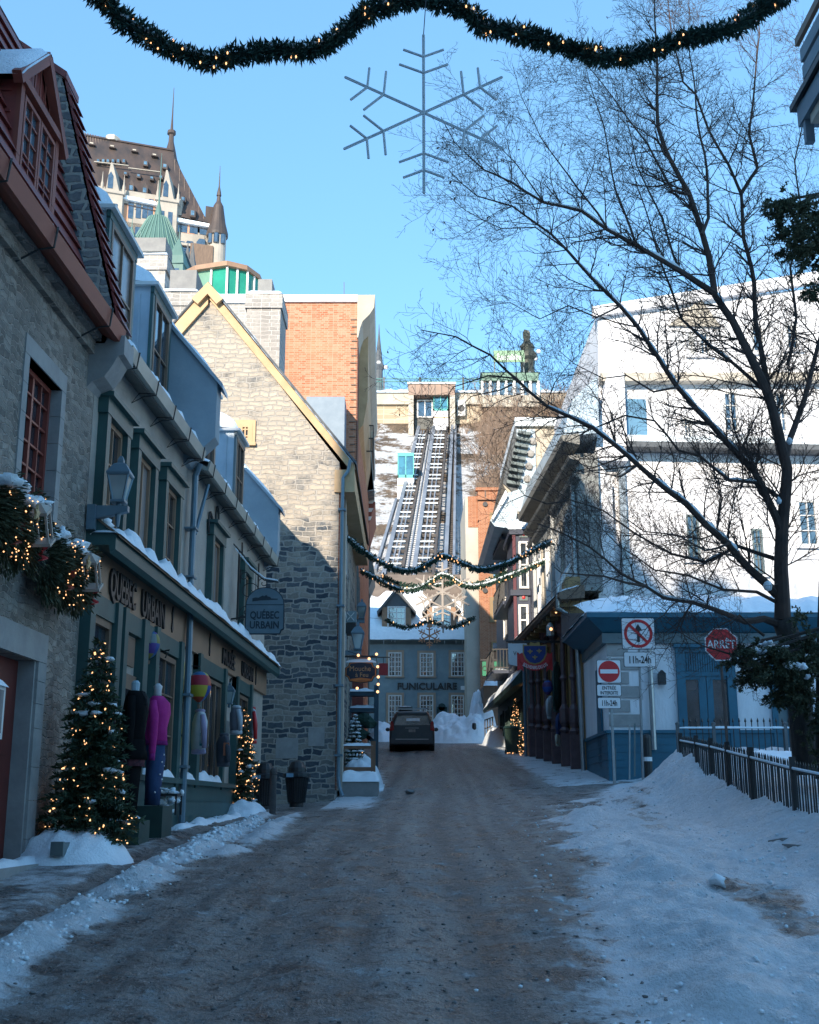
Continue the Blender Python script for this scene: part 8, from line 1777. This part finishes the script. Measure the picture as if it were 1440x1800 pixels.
def balloon(px_, py_, Y, r, label, cols, rows=6, segs=10, grp='patterned balloon ornaments'):
    c = PY(px_, py_, Y); t = thing('balloon_ornament', label, 'ornament', c, grp); prof = []
    for i in range(13): u_ = i/12; th = math.pi*u_; rr = r*math.sin(th)**.8 * (1 if u_ < .55 else 1-.35*(u_-.55)/.45) if 0 < u_ < 1 else .01; prof.append((max(.035*r/.2, rr) if u_ > .5 else rr, r*1.25*math.cos(th) - (r*.25*(u_-.5) if u_ > .5 else 0)))
    n = 20; parts = {}
    for k_ in range(len(cols)): parts[k_] = MB()
    for j in range(segs):
        for i in range(12):
            col_ = (j + 2*(i//3) + (j*3) % 4) % len(cols)
            for jj in range(n//segs):
                a0 = 2*math.pi*(j*(n//segs)+jj)/n; a1 = 2*math.pi*(j*(n//segs)+jj+1)/n
                (r0, z0), (r1, z1) = prof[i], prof[i+1]; parts[col_].add([(c.x+r0*math.cos(a0),c.y+r0*math.sin(a0),c.z+z0),(c.x+r0*math.cos(a1),c.y+r0*math.sin(a1),c.z+z0),(c.x+r1*math.cos(a1),c.y+r1*math.sin(a1),c.z+z1),(c.x+r1*math.cos(a0),c.y+r1*math.sin(a0),c.z+z1)], [(0,1,2,3)])
    # one envelope mesh with several colours
    m_ = MB(); idx = []
    for k_, pm in parts.items(): m_.add(pm.v, pm.f); idx += [k_]*len(pm.f)
    e = m_.build('envelope', cols[0], t, recalc=False); 
    for cc in cols[1:]: e.data.materials.append(cc)
    e.data.polygons.foreach_set('material_index', idx)
    bb = bmesh.new(); bb.from_mesh(e.data); bmesh.ops.remove_doubles(bb, verts=bb.verts, dist=1e-4); bmesh.ops.recalc_face_normals(bb, faces=bb.faces); bb.to_mesh(e.data); bb.free(); e.data.polygons.foreach_set('use_smooth', [True]*len(e.data.polygons))
    bz = c.z-r*1.45; MB().lathe((c.x,c.y,bz-.25*r), [(.10*r,-.2*r),(.14*r,.15*r)], 8).build('basket', TAND, t)
    MB().tube([(c.x,c.y,c.z+r*1.24),(c.x,c.y,c.z+r*1.7),(c.x-.25,c.y,c.z+r*1.75)], .008, 5).build('hook', BLACK, t); return t
balloon(351,1206,19.2,.185,'rainbow patterned hot-air balloon ornament hanging before the shop window', bcol)
balloon(263,1132,16.9,.15,'blue and grey balloon ornament hanging above the lit black lantern', [plain('balloon_grey', (.20,.25,.27)), bcol[1], plain('balloon_violet', (.09,.05,.28)), bcol[3], plain('balloon_olive', (.22,.22,.06))])
balloon(963,1208,38.2,.17,'small dark patchwork balloon ornament on the arcade shop', [bcol[1], bcol[0], plain('balloon_plum', (.08,.03,.12)), bcol[2]])
# clothes on the right
for px_, t_, b_, Y, mt_, lab in ((978,1165,1250,38.5,DKGR,'dark green jersey hanging between arcade columns'), (968,1225,1262,39.5,PALE,'pale patterned shirt hanging left of the dark green jersey'), (985,1255,1290,38.0,plain('navy_cloth', (.03,.05,.14), .9),'navy sweatshirt on a stand before the arcade'), (984,1290,1310,38.0,plain('cream_cloth', (.42,.38,.30), .9),'cream skirt hung below the navy sweatshirt')):
    garment(px_, t_, b_, Y, .30, mt_, mt_, lab, rot=-.5, grp='clothes hung out along the arcade shop')
# snow-crusted chair and notice board
sc_ = thing('snowy_rack', 'low iron rack crusted with snow against the green plinth', 'rack', PY(298,1430,17.6)); p = PY(298,1430,17.4); 
for dx, dy in ((-.12,-.2),(-.12,.2),(.12,-.2),(.12,.2)): MB().bar((p.x+dx,p.y+dy,p.z-.02), (p.x+dx,p.y+dy,p.z+.26), .025).build('leg', BLACK, sc_)
MB().box(p.x-.14, p.x+.14, p.y-.22, p.y+.22, p.z+.24, p.z+.27).build('top', BLACK, sc_); q = MB()
for i in range(26): q.blob((p.x+rr_.uniform(-.15,.15), p.y+rr_.uniform(-.25,.25), p.z+rr_.choice((.06,.14,.2,.29,.30))+rr_.uniform(-.03,.03)), (rr_.uniform(.03,.06),rr_.uniform(.03,.07),rr_.uniform(.02,.05)), i, .4, 8)
q.build('snow', SNOW, sc_, smooth=True, recalc=False)['kind'] = 'stuff'
nb = thing('menu_board', 'white framed menu board fixed beside the red door at the left edge', 'notice board', L.P(11.4,2.5,.4)); z0, z1 = L.px(5,1300,.35)[1], L.px(5,1203,.35)[1]; s1 = L.px(11,1203,.35)[0]
q = MB().fb(L, s1-.5, s1, z0, z1, .30, .35).build('frame', WOODW, nb); MB().fb(L, s1-.45, s1-.05, z0+.05, z1-.05, .35, .355).build('menu', CURT, nb); MB().strip(L.P(s1-.5,z1,.28), L.P(s1,z1,.28), (.1,0,0), .04, 6, 3, 1).build('snow', SNOW, nb, smooth=True, recalc=False); MB().fb(L, s1-.5, s1-.4, z0+.2, z0+.3, .0, .30).build('arm', BLACK, nb)
rk = MB(); 
o = MB().blob((G_x:=(.02), 31.0, zb(.02,31.0)+.03), (.12,.08,.05), 4, .3, 10); tag(o.build('dark_lump', SLUSH), 'small dark frozen lump lying in the middle of the road', 'lump')
for i, (a, b_, lab) in enumerate(((1370,1478,'shorter dark kerb stone poking out of the right snow bank'), (1396,1492,'longer dark kerb stone poking out of the right snow bank'))):
    d = ray(a, b_); y = 14.2-i*.6; p = PY(a, b_, y); gg = gz(p.x, y); o = MB().bar((p.x-.02,y+.22,gz(p.x-.02,y+.22)-.035), (p.x+.02,y-.22,gz(p.x+.02,y-.22)-.035), .09, .08); tag(o.build('kerb_stone', CONC), lab, 'kerb stone')
